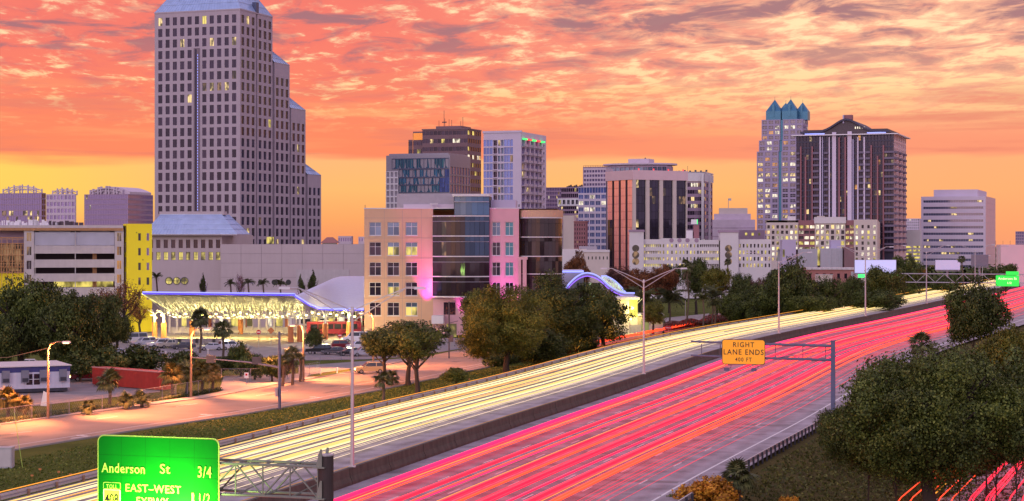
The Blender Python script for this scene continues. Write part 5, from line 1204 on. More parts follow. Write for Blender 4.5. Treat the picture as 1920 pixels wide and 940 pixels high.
# ------------------------------------------------------------------ streets and paving
GZ = -.30
def g(px, py, z=GZ): return G(px, py, z)
def sheet(name, pts, z, mname, **k):
    m = MB(); m.face([(p.x, p.y, z) for p in pts][::-1]); return m.build(name, mname, kind='structure')
UP = [(-400, 850), (0, 797), (100, 784), (200, 771), (400, 745), (520, 722), (600, 708), (700, 690), (760, 677), (880, 652), (1000, 636), (1150, 617), (1250, 602), (1400, 580)]
LO = [(-400, 905), (0, 848), (180, 819), (300, 800), (450, 778), (600, 752), (700, 734), (780, 717), (850, 702), (950, 682), (1060, 663), (1200, 634), (1330, 607), (1520, 574)]
m = MB(); up = [g(*p) for p in UP]; lo = [g(*p) for p in LO]
for i in range(len(up) - 1): m.face([(lo[i].x, lo[i].y, GZ), (lo[i + 1].x, lo[i + 1].y, GZ), (up[i + 1].x, up[i + 1].y, GZ), (up[i].x, up[i].y, GZ)])
m.build('frontage_road', 'street_asphalt', kind='structure')
def along(pts, offa, offb, z, name, mname, h=None):
    m = MB(); q = []
    for i, p in enumerate(pts):
        t = (pts[min(i + 1, len(pts) - 1)] - pts[max(i - 1, 0)]); t.z = 0; t.normalize(); n_ = Vector((-t.y, t.x, 0)); q.append((p + n_ * offa, p + n_ * offb))
    for i in range(len(q) - 1):
        (a, b_), (c, d_) = q[i], q[i + 1]
        if h is None: m.face([(a.x, a.y, z), (c.x, c.y, z), (d_.x, d_.y, z), (b_.x, b_.y, z)])
        else: m.hull([(a.x, a.y, z - .2), (c.x, c.y, z - .2), (d_.x, d_.y, z - .2), (b_.x, b_.y, z - .2)], [(a.x, a.y, z + h), (c.x, c.y, z + h), (d_.x, d_.y, z + h), (b_.x, b_.y, z + h)])
    return m.build(name, mname, kind='structure')
along(up[:9], 0, .2, GZ, 'kerb', 'path_concrete', .12); along(up[:7], .2, 2.4, GZ + .1, 'pavement', 'path_concrete'); along(lo[:11], -.25, 0, GZ, 'kerb', 'path_concrete', .12)
along(lo[:11], 2.4, 2.55, GZ + .006, 'road_marking', 'mark_white')
m = MB()
for (px, py, ang) in ((160, 819, 8), (393, 779, 12), (598, 746, 14)):    # worn turn arrows
    c = g(px, py); q = MB(); q.box(-1.6, .5, -.12, .12, 0, .004); q.box(.3, .55, -.12, .9, 0, .004); q.face([(.0, .85, .004), (.85, .85, .004), (.42, 1.5, .004)]); m.add(q, Matrix.Translation((c.x, c.y, GZ + .006)) @ Matrix.Rotation(R(ang + 50), 4, 'Z') @ Matrix.Scale(1.3, 4))
m.build('turn_arrow', 'mark_white', kind='structure')
m = MB()
for a, c in (((20, 813), (60, 809)), ((640, 727), (700, 716)), ((480, 742), (540, 733)), ((330, 762), (370, 757)), ((860, 690), (930, 677)), ((180, 786), (220, 781))):
    A, B = g(*a), g(*c); t = (B - A).normalized(); n_ = Vector((-t.y, t.x, 0)) * .08; m.face([A - n_ + Vector((0, 0, .005)), B - n_ + Vector((0, 0, .005)), B + n_ + Vector((0, 0, .005)), A + n_ + Vector((0, 0, .005))])
m.build('lane_dash', 'mark_white', kind='structure')
m = MB(); pr = random.Random(5)
for i in range(22):      # repaired patches, joints and manhole lids on the old asphalt
    k = pr.randrange(0, 9); q_ = pr.random(); w_ = pr.uniform(.15, .85); A = up[k].lerp(up[k + 1], q_); B = lo[min(k + 1, len(lo) - 2)].lerp(lo[min(k + 2, len(lo) - 1)], q_); c = A.lerp(B, w_); t = (up[k + 1] - up[k]).normalized(); n_ = Vector((-t.y, t.x, 0)); a_, b_ = pr.choice([(3.5, .12), (1.6, .7), (.45, .45), (5.5, .08), (.08, 2.2), (2.4, .4)])
    m.face([(c + t * s1 * a_ + n_ * s2 * b_ + Vector((0, 0, .003 + i * .0001))) for s1, s2 in ((-1, -1), (1, -1), (1, 1), (-1, 1))])
m.build('road_patch', 'street_patch', kind='structure')
sheet('car_park', [g(*p) for p in ((150, 672), (330, 672), (430, 668), (560, 676), (690, 674), (780, 668), (900, 648), (900, 634), (150, 634))], GZ + .004, 'asphalt')
sheet('plaza', [g(*p) for p in ((230, 640), (430, 645), (560, 655), (700, 645), (760, 632), (760, 600), (230, 606))], GZ + .012, 'plaza')
sheet('bus_lane', [g(*p) for p in ((480, 652), (700, 628), (720, 622), (600, 620), (440, 636))], GZ + .018, 'street_asphalt')
sheet('access_lane', [g(*p) for p in ((560, 706), (640, 694), (740, 682), (790, 670), (700, 676), (560, 686))], GZ + .004, 'asphalt')
sheet('yard', [g(*p) for p in ((-60, 772), (60, 762), (300, 735), (300, 690), (100, 690), (-60, 700))], GZ + .004, 'asphalt')
sheet('path', [g(*p) for p in ((262, 700), (300, 700), (312, 672), (285, 672))], GZ + .008, 'path_concrete')
sheet('side_street', [g(*p) for p in ((410, 735), (560, 712), (590, 700), (420, 705))], GZ + .008, 'asphalt')
rp = [g(1700, 1060, -2.6), g(1790, 900, -2.6), g(1990, 800, -2.6)]
sheet('ramp_road', [g(1640, 1090, -2.6), g(2200, 1090, -2.6), g(2300, 830, -2.6), g(2010, 800, -2.6), g(1800, 890, -2.6), g(1740, 935, -2.6)], -2.6, 'highway')

# ------------------------------------------------------------------ guardrails, poles, signs
def guardrail(label, off, Ya, Yb, zrel, step=3.0, tall=.75, pm='rust_pole'):
    t = thing('guardrail', label, 'guardrail'); o_ = off if callable(off) else (lambda Y: off)
    Y = Ya; pm_ = MB(); pm_.box(-.08, .08, -.1, .1, -.5, tall); me = pm_.mesh('post', pm)
    while Y < Yb:
        p = hwp(Y, o_(Y), zrel); put('post', me, t, p, (0, 0, 0)); Y += step if Y < 300 else step * 2
    Ys = [Ya + i * 6 for i in range(int((Yb - Ya) / 6) + 1)]; m = MB()
    for s_ in (.42, .68):
        m.tube([hwp(y_, o_(y_) + (-.14), zrel + s_ * tall / .75) for y_ in Ys], .09, 4)
    m.build('rail', 'pole_metal', t); m = MB(); m.tube([hwp(y_, o_(y_) - .10, zrel + .55 * tall / .75) for y_ in Ys], .05, 4); m.build('rail_web', 'grey_metal', t)
    return t
guardrail('steel guardrail on posts between the grass verge and the yellow lit carriageway', -LEDGE - .9, 110, 420, .25)
guardrail('dark posted guardrail along the right shoulder above the embankment grass', lambda Y: EOFF(Y) + 3.1, 118, 330, .0, 2.0, pm='dark_metal')
guardrail('second low guardrail line hugging the left verge in front of the first', -LEDGE + .1, 110, 330, .42, 4.0)
def lamp_head(m, x, y, z, s): m.hull([(x - .15 * s, y - .16, z - .12), (x + .85 * s, y - .2, z - .10), (x + .85 * s, y + .2, z - .10), (x - .15 * s, y + .16, z - .12)] if s > 0 else [(x + .85 * s, y - .2, z - .10), (x + .15, y - .16, z - .12), (x + .15, y + .16, z - .12), (x + .85 * s, y + .2, z - .10)],
        [(x - .1 * s, y - .12, z + .1), (x + .75 * s, y - .14, z + .12), (x + .75 * s, y + .14, z + .12), (x - .1 * s, y + .12, z + .1)] if s > 0 else [(x + .75 * s, y - .14, z + .12), (x + .1, y - .12, z + .1), (x + .1, y + .12, z + .1), (x + .75 * s, y + .14, z + .12)])
def double_lamp(label, X, Y, z0, h=14.2, arm=5.0, rise=1.9, group=None, r=.13, rz=0.0):
    t = thing('street_lamp', label, 'lamp post', (X, Y, z0), rz, group)
    m = MB(); m.tube([(0, 0, 0), (0, 0, h * .5), (0, 0, h)], [r * 1.15, r * .9, r * .65], 8); m.build('pole', 'pole_metal', t, smooth=False)
    m = MB(); m.box(-.28, .28, -.28, .28, 0, .12); m.build('base_plate', 'pole_metal', t); m = MB(); m.tube([(0, 0, h - .1), (0, 0, h + .35)], [.2, .12], 8); m.build('cap', 'pole_metal', t)
    for s in (-1, 1):
        m = MB(); m.tube([(0, 0, h), (s * arm * .5, 0, h + rise * .62), (s * arm * .85, 0, h + rise), (s * arm, 0, h + rise)], .055, 5); m.tube([(0, 0, h - .9), (s * arm * .5, 0, h + rise * .42), (s * arm * .8, 0, h + rise * .9)], .045, 5)
        m.build('arm', 'pole_metal', t); q = MB(); lamp_head(q, s * arm, 0, h + rise, s); q.build('lamp_head', 'pole_metal', t)
    return t
gm = 'twin arm lamp posts on the median wall'
for i, (Y, lb) in enumerate(((151, 'nearest tall twin arm lamp post on the median wall'), (256, 'second twin arm lamp post on the median, centre right of the photo'), (333, 'third twin arm lamp post on the median left of the yellow sign arm'), (390, 'fourth median lamp post standing in front of the lilac billboard'), (466, 'fifth median lamp post standing just left of the dark round tree'), (560, 'farthest median lamp post rising behind the dark round tree'))):
    double_lamp(lb, hwx(Y), Y, hwz(Y) + 1.4, 13.0, 5.3, 1.9, gm, r=.16)
def cobra(label, X, Y, h, arm, mname='rust_pole', z0=GZ, lit=None, energy=0, col=(1, .5, .2), rz=0.0, group='street lamps beside the frontage road'):
    t = thing('street_lamp', label, 'lamp post', (X, Y, z0), rz, group); m = MB(); m.tube([(0, 0, 0), (0, 0, h - .9), (arm * .15, 0, h - .2), (arm * .5, 0, h + .05), (arm * .85, 0, h + .05)], [.17, .12, .1, .07, .06], 7); m.build('pole', mname, t)
    q = MB(); lamp_head(q, arm * .85, 0, h + .02, 1 if arm > 0 else -1); q.build('lamp_head', 'pole_metal', t)
    if energy:
        s_ = 1 if arm > 0 else -1; q = MB(); q.box(min(arm * .85, arm * .85 + .6 * s_), max(arm * .85, arm * .85 + .6 * s_), -.14, .14, h - .15, h - .105); q.build('lamp_lens', lit or 'lamp_sodium', t)
        for sg_ in (-1, 1):
            l = bpy.data.lights.new('lamp_light', 'SPOT'); l.energy = energy * .62; l.color = col; l.spot_size = R(118); l.spot_blend = 1.0; l.shadow_soft_size = .3; o = bpy.data.objects.new('lamp_light', l); COL.objects.link(o); o.parent = t; o.location = (arm * .85 + .3 * s_, 0, h - .25)
            o.rotation_euler = (Vector((sg_ * 1.0, sg_ * .75 - .25, -.62))).to_track_quat('-Z', 'Y').to_euler()
    return t
SOD = (1, .31, .09)
for px, py, top, lb in ((90, 785, 642, 'rusty lamp post beside the white trailer at left'), (358, 746, 617, 'orange lit lamp post in front of the golden palmettos'), (569, 716, 610, 'thin rust coloured lamp post left of the parked dark cars'), (1016, 660, 560, 'thin lamp post hidden among the big oaks')):
    p = g(px, py); h = 20 - GZ - (top - 457) * p.y / F; cobra(lb, p.x, p.y, h + .0, 2.1 if px != 569 else -1.6, energy=95000, col=SOD)
p = g(-160, 806); cobra('rusty lamp post outside the frame at the far left', p.x, p.y, 9, 2.1, energy=34000, col=SOD); p = g(200, 838); 
for px, py, lb in ((700, 690, 'added lamp post lighting the car park by the bus station entrance'),): p = g(px, py); cobra(lb, p.x, p.y, 9, -2, energy=95000, col=SOD)  # extra lamp added to brighten the parked cars
for px, py, top, arm, lb in ((1285, 605, 549, 2.3, 'small twin arm lamp behind the orange trail ramp near the green lit shrub'), (1547, 560, 548, 2, 'x')):
    if lb != 'x': p = g(px, py); double_lamp(lb, p.x, p.y, GZ, 20 - GZ - (top + 8 - 457) * p.y / F, 2.2, .8, 'small lamps by the station', .09)
for px, py, top, lb in ((1347, 598, 545, 'small twin arm lamp right of the palm cluster by the ramp'), (1368, 590, 540, 'twin arm lamp in front of the orange lit tree')): p = g(px, py); double_lamp(lb, p.x, p.y, GZ, 20 - GZ - (top + 6 - 457) * p.y / F, 2.4, .8, 'small lamps by the station', .09)
for px, py, top, Y, lb in ((1478, 545, 522, 480, 'small cobra lamp glowing among the dark trees'), (1842, 0, 480, 700, 'thin lamp post in front of the dusk tinted end wall'), (1873, 0, 462, 620, 'thin tall lamp post before the open pinkish garage')):
    q_ = P(px, 500, Y); cobra(lb, q_.x, Y, 20 - GZ - (top - 457) * Y / F, 3.0, 'pole_metal', group='distant single arm lamps')
# ---- lettered signs
def letters(parent, s, x, z, size, mname, dep=-.06, spacing=1.05, w=None, name='lettering', rx=math.pi / 2):
    me = text_mesh(s, size, mname, .008, spacing); o = put(name, me, parent, (x, dep, z), (rx, 0, 0))
    if w:
        xs_ = [v_.co.x for v_ in me.vertices]; o.scale = (w / (max(xs_) - min(xs_)), 1, 1)
    return o
def rounded(w, h, r, n=5):
    pts = []
    for cx, cz, a0 in ((w - r, r, -90), (w - r, h - r, 0), (r, h - r, 90), (r, r, 180)):
        for i in range(n + 1): a = R(a0 + 90 * i / n); pts.append((cx + r * math.cos(a), cz + r * math.sin(a)))
    return pts
def plate(parent, name, w, h, r, mname, y, th=.03, x=0, z=0):
    m = MB(); pts = rounded(w, h, r); m.hull([(x + a, y + th, z + c) for a, c in pts][::-1], [(x + a, y, z + c) for a, c in pts][::-1]); return m.build(name, mname, parent)
# big green guide sign on its cantilever truss
YS = 74.0; S = F / YS; ang = math.atan2(-.30, 1.0)
ca, sa = math.cos(ang), math.sin(ang)
colp = P(607, 900, YS)
L0 = P(183, 0, YS + 2.9 ); SW = 5.15; org = Vector((L0.x, L0.y))
HS = 3.35; zb = 20 - (815 - 457) * org.y / F - HS
gs = thing('highway_sign', 'big green guide sign for Anderson St lit from below at lower left', 'road sign', (org.x, org.y, zb), ang)
W_ = None
def solvex(px): k = (px - 960) / F; return (k * org.y - org.x) / (ca - k * sa)
SW = solvex(411)
pl = plate(gs, 'sign_border', SW, HS, .3, 'sign_lime', 0, .05); pf = plate(gs, 'sign_face', SW - .10, HS - .10, .26, 'sign_green', -.012, .01, .05, .05)
sc2 = SW / 228.0; U = lambda px: (px - 183) * sc2; V = lambda py: HS - (py - 815 - (px_ - 183) * .055) * sc2
def lt(s, px, py, capx, wpx, mname='sign_lime'):
    global px_
    px_ = px; letters(gs, s, U(px), V(py), capx * sc2 / .72, mname, -.03, 1.1, wpx * sc2)
lt('Anderson', 233, 874.5, 16.5, 82); lt('St', 311, 877, 16.5, 19); lt('3/4', 384.5, 884, 19, 25); lt('EAST\u2013WEST', 288.5, 910, 13.5, 104); lt('EXPWY', 287, 931.5, 13.5, 60); lt('1', 363, 926, 16, 4.5); lt('1/2', 383.5, 928, 17, 20)
px_ = 211; x0, z0 = U(194.5), V(897); ws = 33 * sc2
plate(gs, 'shield_top', ws, 12 * sc2, .05, 'sign_lime', -.03, .012, x0, z0 - 12 * sc2); plate(gs, 'shield_top_face', ws - .05, 12 * sc2 - .05, .04, 'sign_green', -.036, .005, x0 + .025, z0 - 12 * sc2 + .025); lt('TOLL', 211, 904.5, 7, 21)
m = MB(); sh = [(0, 0), (0, -.55), (.12, -.82), (.35, -.97), (.5, -1.02), (.65, -.97), (.88, -.82), (1, -.55), (1, 0)]
m.hull([(x0 + a * ws, -.02, z0 - 12.5 * sc2 + c * ws * 1.1) for a, c in sh], [(x0 + a * ws, -.032, z0 - 12.5 * sc2 + c * ws * 1.1) for a, c in sh]); m.build('shield', 'sign_white', gs)
m = MB(); m.hull([(x0 + ws * (.5 + (a - .5) * .88), -.033, z0 - 13.5 * sc2 + c * ws * .98) for a, c in sh], [(x0 + ws * (.5 + (a - .5) * .88), -.038, z0 - 13.5 * sc2 + c * ws * .98) for a, c in sh]); m.build('shield_face', 'shield_yellow', gs)
letters(gs, '408', x0 + ws / 2, z0 - 29 * sc2, 17 * sc2 / .72, 'sign_black', -.046, 1.0, 26 * sc2)
m = MB()
for i in range(1, 4): m.box(.06, SW - .06, -.0135, -.0122, HS * i / 4 - .008, HS * i / 4 + .008)
for i in range(1, 5): m.box(SW * i / 5 - .006, SW * i / 5 + .006, -.0135, -.0121, .06, HS - .06)
m.build('panel_seam', 'seam_green', gs, kind='stuff')
m = MB()
for i in range(4): m.box(SW * (.12 + .25 * i) - .05, SW * (.12 + .25 * i) + .05, .06, .18, -.3, HS - .1)
m.build('back_bracket', 'grey_metal', gs, kind='stuff')
fx = MB()
for i in range(3): xq = SW * (.22 + .28 * i); fx.tube([(xq, .1, -.25), (xq, -1.5, -.35)], .03, 4); fx.box(xq - .22, xq + .22, -1.7, -1.4, -.45, -.25)
fx.build('light_fixture', 'grey_metal', gs, kind='stuff')
for xq, en in ((SW * .24, 800), (SW * .60, 2600), (SW * .85, 800)):
    spot(gs, (xq, -1.45, -.2), (xq, 0, 1.0), (.62, 1, .22), en, 120, .9, .12, 'sign_light')
tr = thing('sign_truss', 'galvanised cantilever truss and round column carrying the big green sign', 'gantry', (org.x, org.y, 0), ang)
xc = solvex(606); zt_ = 20 - (856 - 457) * (org.y + xc * sa) / F; m = MB(); m.tube([(xc, .3, -.4), (xc, .3, zt_)], .31, 20); m.build('column', 'rust_dark', tr)
m = MB(); m.tube([(xc, .3, zt_), (xc, .3, zt_ + .06)], .34, 20); m.build('column_cap', 'pole_metal', tr)
zu_ = lambda py: 20 - (py - 457) * (org.y + xc * sa) / F
zt1, zt2 = zu_(877), zu_(936); m = MB(); x_a, x_b = .2, xc - .3
for yy in (0.15, 1.25):
    for z_ in (zt1, zt2): m.tube([(x_a, yy, z_), (x_b, yy, z_)], .06, 6)
m.build('chord', 'galv_green', tr); m = MB(); n = 8
for i in range(n):
    a = x_a + (x_b - x_a) * i / n; c = x_a + (x_b - x_a) * (i + 1) / n
    for yy in (.15, 1.25): m.tube([(a, yy, zt1 if i % 2 else zt2), (c, yy, zt2 if i % 2 else zt1)], .04, 5)
    m.tube([(c, .15, zt1), (c, .15, zt2)], .035, 4); m.tube([(c, .15, zt1), (c, 1.25, zt1)], .03, 4); m.tube([(c, .15, zt2), (c, 1.25, zt2)], .03, 4); m.tube([(a, .15, zt1), (c, 1.25, zt1)], .03, 4); m.tube([(a, .15, zt2), (c, 1.25, (zt1 + zt2) / 2)], .03, 4)
m.build('lattice', 'galv_green', tr); m = MB()
for z_ in (zt1, zt2):
    m.box(xc - .42, xc + .1, -.15, .75, z_ - .03, z_ + .03)
    for yy in (-.1, .6): m.hull([(xc - .3, yy, z_ - .03), (xc - .28, yy + .04, z_ - .03), (xc - .02, yy + .04, z_ - .03), (xc - .02, yy, z_ - .03)], [(xc - .1, yy, z_ + .75), (xc - .08, yy + .04, z_ + .75), (xc - .02, yy + .04, z_ + .75), (xc - .02, yy, z_ + .75)])
m.build('gusset', 'galv_green', tr)
# yellow warning sign on its two-tube arm
pb = g(1562, 768, 0.06); d_ = hwx(pb.y + 1) - hwx(pb.y - 1); ang2 = -math.atan2(d_ / 2, 1) * .85
ys = thing('sign_gantry', 'blue grey post with long twin tube arm reaching over the red lit lanes', 'gantry', (pb.x, pb.y, -.2), ang2); h = 8.45; s3 = F / pb.y
m = MB(); m.box(-.25, .25, -.25, .25, 0, h); m.build('post', 'blue_steel', ys); m = MB(); m.box(-.3, .3, -.3, .3, h * .78, h * .8); m.box(-.3, .3, -.3, .3, h, h + .12); m.box(-.45, .45, -.45, .45, 0, .2); m.build('flange', 'blue_steel', ys)
for z_, r_ in ((h - .55, .15), (h - 2.25, .15)):
    m = MB(); m.tube([(-.2, 0, z_), (-9, 0, z_ + .12), (-17.2, 0, z_ + .3)], [r_ * 1.25, r_, r_ * .8], 8); m.build('arm_tube', 'pole_blue', ys)
for x_ in (-.9, -3.6, -6.9, -13.6, -15.9):
    m = MB(); m.tube([(x_, 0, h - 2.2), (x_, 0, h - .5)], .05, 5); m.build('strut', 'pole_blue', ys)
m = MB(); m.tube([(-.3, -.1, h - 1.0), (-5, -.1, h - .95 - .9), (-7, -.1, h - 2.1)], .04, 5); m.build('brace', 'pole_blue', ys)
w_, hh_ = 5.25, 3.05; wsn = thing('warning_sign', 'yellow rounded RIGHT LANE ENDS sign hanging on the twin tube arm', 'road sign', tuple(Matrix.Translation((pb.x, pb.y, -.2)) @ Matrix.Rotation(ang2, 4, 'Z') @ Vector((-13.35, -.35, h - 2.95))), ang2)
plate(wsn, 'sign_border', w_, hh_, .32, 'sign_black', 0, .05); plate(wsn, 'sign_face', w_ - .14, hh_ - .14, .28, 'sign_yellow', -.014, .012, .07, .07)
letters(wsn, 'RIGHT', w_ * .5, hh_ * .78, .62 / .72, 'sign_black', -.03, 1.25, 2.55); letters(wsn, 'LANE ENDS', w_ * .5, hh_ * .485, .66 / .72, 'sign_black', -.03, 1.2, 4.85); letters(wsn, '400 FT', w_ * .5, hh_ * .19, .5 / .72, 'sign_black', -.03, 1.25, 2.0)
for x_ in (.7, 4.0):
    m = MB(); m.box(x_ - .3, x_ + .3, -1.1, -.6, -.75, -.35); m.tube([(x_, .3, -.05), (x_ + .5, -.4, -.1), (x_ + .45, -.9, -.4)], .04, 5); m.build('light_fixture', 'blue_steel', wsn)
# overhead gantry far ahead with small green sign
Yg = 505.0; dg = (hwx(Yg + 1) - hwx(Yg - 1)) / 2; ag = -math.atan(dg); gp = hwp(Yg, -27); gt = thing('sign_gantry', 'distant full span lattice gantry crossing both carriageways near the lilac billboard', 'gantry', tuple(gp), ag)
zb_, zt_ = 5.9, 8.3; Lg = 62; m = MB()
for x_ in (0, 2.0, Lg): m.box(x_ - .3, x_ + .3, -.3, .3, -2.5, zt_ + .5)
m.build('column', 'grey_metal', gt); m = MB()
for yy in (-.6, .6):
    for z_ in (zb_, zt_): m.tube([(0, yy, z_), (Lg, yy, z_)], .13, 5)
m.build('chord', 'grey_metal', gt); m = MB()
for i in range(24): a, c = Lg * i / 24, Lg * (i + 1) / 24; m.tube([(a, -.6, zb_ if i % 2 else zt_), (c, -.6, zt_ if i % 2 else zb_)], .09, 4)
m.build('lattice', 'grey_metal', gt)
sg = thing('highway_sign', 'small distant green Anderson St sign glowing at the far right', 'road sign', tuple(hwp(Yg, 12.3, zb_ - .9) + Vector((0, -1.2, 0))), ag); plate(sg, 'sign_face', 6.2, 3.0, .2, 'far_sign_green', 0, .1); letters(sg, 'Anderson St', 3.1, 2.1, .95, 'sign_lit_white', -.03, 1.0, 5.0); plate(sg, 'exit_tab', 3.4, 1.0, .1, 'far_sign_green', 0, .1, 2.7, 3.1)
letters(sg, '1/2', 3.6, .9, .8, 'sign_lit_white', -.03, 1.0, 1.1)
# billboards
def billboard(label, px0, px1, py0, py1, Y, mname, base=GZ):
    A, B = P(px0, py1, Y), P(px1, py0, Y); t = thing('billboard', label, 'billboard', (A.x, Y, base)); w = B.x - A.x; z0, z1 = A.z - base, B.z - base
    box_part('panel', [mname], t, 0, w, -.05, .15, z0, z1); box_part('frame', ['grey_metal'], t, -.1, w + .1, .16, .5, z0 - .2, z1 + .1); m = MB(); m.tube([(w / 2, .8, 0), (w / 2, .8, z1 - .5)], .4, 8); m.build('post', 'grey_metal', t)
    box_part('catwalk', ['grey_metal'], t, 0, w, -1.2, -.1, z0 - .5, z0 - .35); return t, w, z0
bb, w, z0 = billboard('blank lilac glowing billboard above the trees left of the banded office', 1603, 1680, 488, 512, 470, 'screen_lilac')
for i, x_ in enumerate((.6, w - 1.6)): m = MB(); m.box(x_, x_ + 1.0 * 1.8, -1.3, -1.0, z0 - 1.2, z0 - .3); m.build('green_lamp', 'led_green', bb)
billboard('blank pale lilac billboard low in front of the banded office', 1754, 1800, 488, 506, 620, 'screen_pale')
bt, w, z0 = billboard('back of a rust coloured billboard frame right of the palm', 1822, 1853, 478, 499, 640, 'billboard_back')
# road signs on posts
def disc(px, py, base_py, label, kind='red', z=GZ):
    p = g(px, base_py, z); t = thing('traffic_sign', label, 'traffic sign', (p.x, p.y, z)); h = 20 - z - (py - 457) * p.y / F
    m = MB(); m.tube([(0, .04, 0), (0, .04, h)], .04, 5); m.build('post', 'pole_metal', t)
    if kind in ('red', 'noentry'):
        n = 8 if kind == 'red' else 20; r = .45; ring = [(r * math.cos(2 * math.pi * (i + .5) / n), r * math.sin(2 * math.pi * (i + .5) / n)) for i in range(n)]
        m = MB(); m.hull([(a, .02, h + c) for a, c in ring], [(a, 0, h + c) for a, c in ring]); m.build('face', 'sign_red', t)
        if kind == 'noentry': box_part('bar', ['sign_white'], t, -.32, .32, -.012, -.002, h - .08, h + .08)
        else: letters(t, 'STOP', 0, h, .34, 'sign_white', -.02, 1, .62)
    elif kind == 'orange': m = MB(); m.hull([(0, .02, h - .7), (.7, .02, h), (0, .02, h + .7), (-.7, .02, h)], [(0, 0, h - .7), (.7, 0, h), (0, 0, h + .7), (-.7, 0, h)]); m.build('face', 'orange_column', t)
    elif kind == 'wrongway': box_part('face', ['sign_red'], t, -.75, .75, 0, .02, h - .35, h + .35); letters(t, 'WRONG WAY', 0, h, .3, 'sign_white', -.01, 1, 1.2)
    else: box_part('face', ['sign_white'], t, -.3, .3, 0, .02, h - .4, h + .4); box_part('bar', ['sign_red'], t, -.15, .15, -.01, -.002, h - .05, h + .25)
disc(485, 623, 655, 'no entry disc sign on a post at the station exit lane', 'noentry'); disc(508, 620, 650, 'orange diamond sign on a post by the bus lane', 'orange'); disc(637, 629, 648, 'no entry disc sign right of the round tree', 'noentry')
disc(462, 704, 722, 'small white sign board beside the side street behind the palmettos', 'white'); disc(1223, 628, 645, 'red stop sign beside the parked white car near the ramp', 'red'); disc(1253, 615, 630, 'red wrong way board beside the ramp trails', 'wrongway'); disc(1536, 555, 575, 'small red board sign among the dark trees', 'wrongway', 0.5)
# traffic signal masts
def signal(parent, x, z, y=-.2, back=True):
    o = box_part('signal_head', ['dark_metal'], parent, x - .25, x + .25, y - .2, y + .2, z - .6, z + .6)
    box_part('backplate', ['black'], parent, x - .6, x + .6, y + .21, y + .25, z - .85, z + .85); return o
p = g(524, 768); h = 20 - GZ - (622 - 457) * p.y / F; sgm = thing('traffic_signal', 'dark signal mast with long arm and sign plates over the frontage road', 'traffic light', (p.x, p.y, GZ)); s4 = F / p.y
m = MB(); m.tube([(0, 0, 0), (0, 0, h)], [.2, .15], 8); m.build('pole', 'blue_steel', sgm); m = MB(); za = 20 - GZ - (689 - 457) / s4; m.tube([(0, 0, za), (-4, 1.2, za + .55), (-11.5, 3.2, za + 1.05)], [.14, .1, .06], 6); m.build('mast_arm', 'blue_steel', sgm)
for x_, y_, z_ in ((-8.8, 2.5, za + .85), (-2.9, .9, za + .75)): box_part('signal_head', ['dark_metal'], sgm, x_ - .55, x_ + .55, y_ - .2, y_ + .2, z_ - .45, z_ + .45)
box_part('control_box', ['grey_metal'], sgm, -.5, -.2, -.3, .3, 1.6, 2.6); box_part('base', ['dark_metal'], sgm, -.3, .3, -.3, .3, 0, .15)
p = g(842, 672); sgm = thing('traffic_signal', 'tall dark pole with signal heads between the two oaks', 'traffic light', (p.x, p.y, GZ)); h = 20 - GZ - (566 - 457) * p.y / F
m = MB(); m.tube([(0, 0, 0), (0, 0, h)], .12, 6); m.build('pole', 'dark_metal', sgm)
for x_, z_ in ((-.4, h * .46), (.4, h * .35)): box_part('signal_head', ['dark_metal'], sgm, x_ - .35, x_ + .35, -.3, .1, z_ - .6, z_ + .6)
m = MB(); m.tube([(0, 0, h * .62), (1.6, 0, h * .66)], .06, 5); m.build('bracket', 'dark_metal', sgm)
# utility cabinet and verge marker
p = g(8, 876); cb = thing('utility_cabinet', 'pale grey metal utility cabinet on the grass at the left edge', 'cabinet', (p.x, p.y, -.35)); box_part('cabinet_body', ['grey_pale'], cb, -.85, .8, -.5, .5, 0, 1.8); box_part('lid', ['pole_metal'], cb, -.9, .85, -.55, .55, 1.8, 1.88); box_part('door', ['pole_metal'], cb, -.78, .73, -.54, -.505, .12, 1.7)
m = MB(); m.tube([(1.6, .2, 0), (.9, .0, 5.0)], .025, 4); o = m.build('guy_wire_guard', 'sign_lime', None, (p.x, p.y, -.35)); tag(o, 'thin yellow guy wire guard leaning beside the utility cabinet', 'wire')
fm = MB(); fm.box(-.12, .12, 0, .01, .3, .45); fm.tube([(0, 0, 0), (0, 0, .45)], .012, 3)
for i, (px, py) in enumerate(((60, 900), (110, 893), (132, 898), (165, 905), (75, 888), (510, 795), (420, 812), (716, 760), (880, 716), (980, 700))):
    o = fm.build('marker_flag', 'orange_column', None, tuple(g(px, py, -.35))); tag(o, 'tiny orange marker flag, %s, stuck in the grass verge' % ('highest of the left five', 'fourth from the left', 'fifth from the left', 'nearest the green sign', 'lowest of the left five', 'below the signal pole', 'above the green sign', 'beside the small fan palm', 'between the shrub tree and the guardrail', 'at the foot of the golden oak')[i], 'flag', 'marker flags in the grass verge')
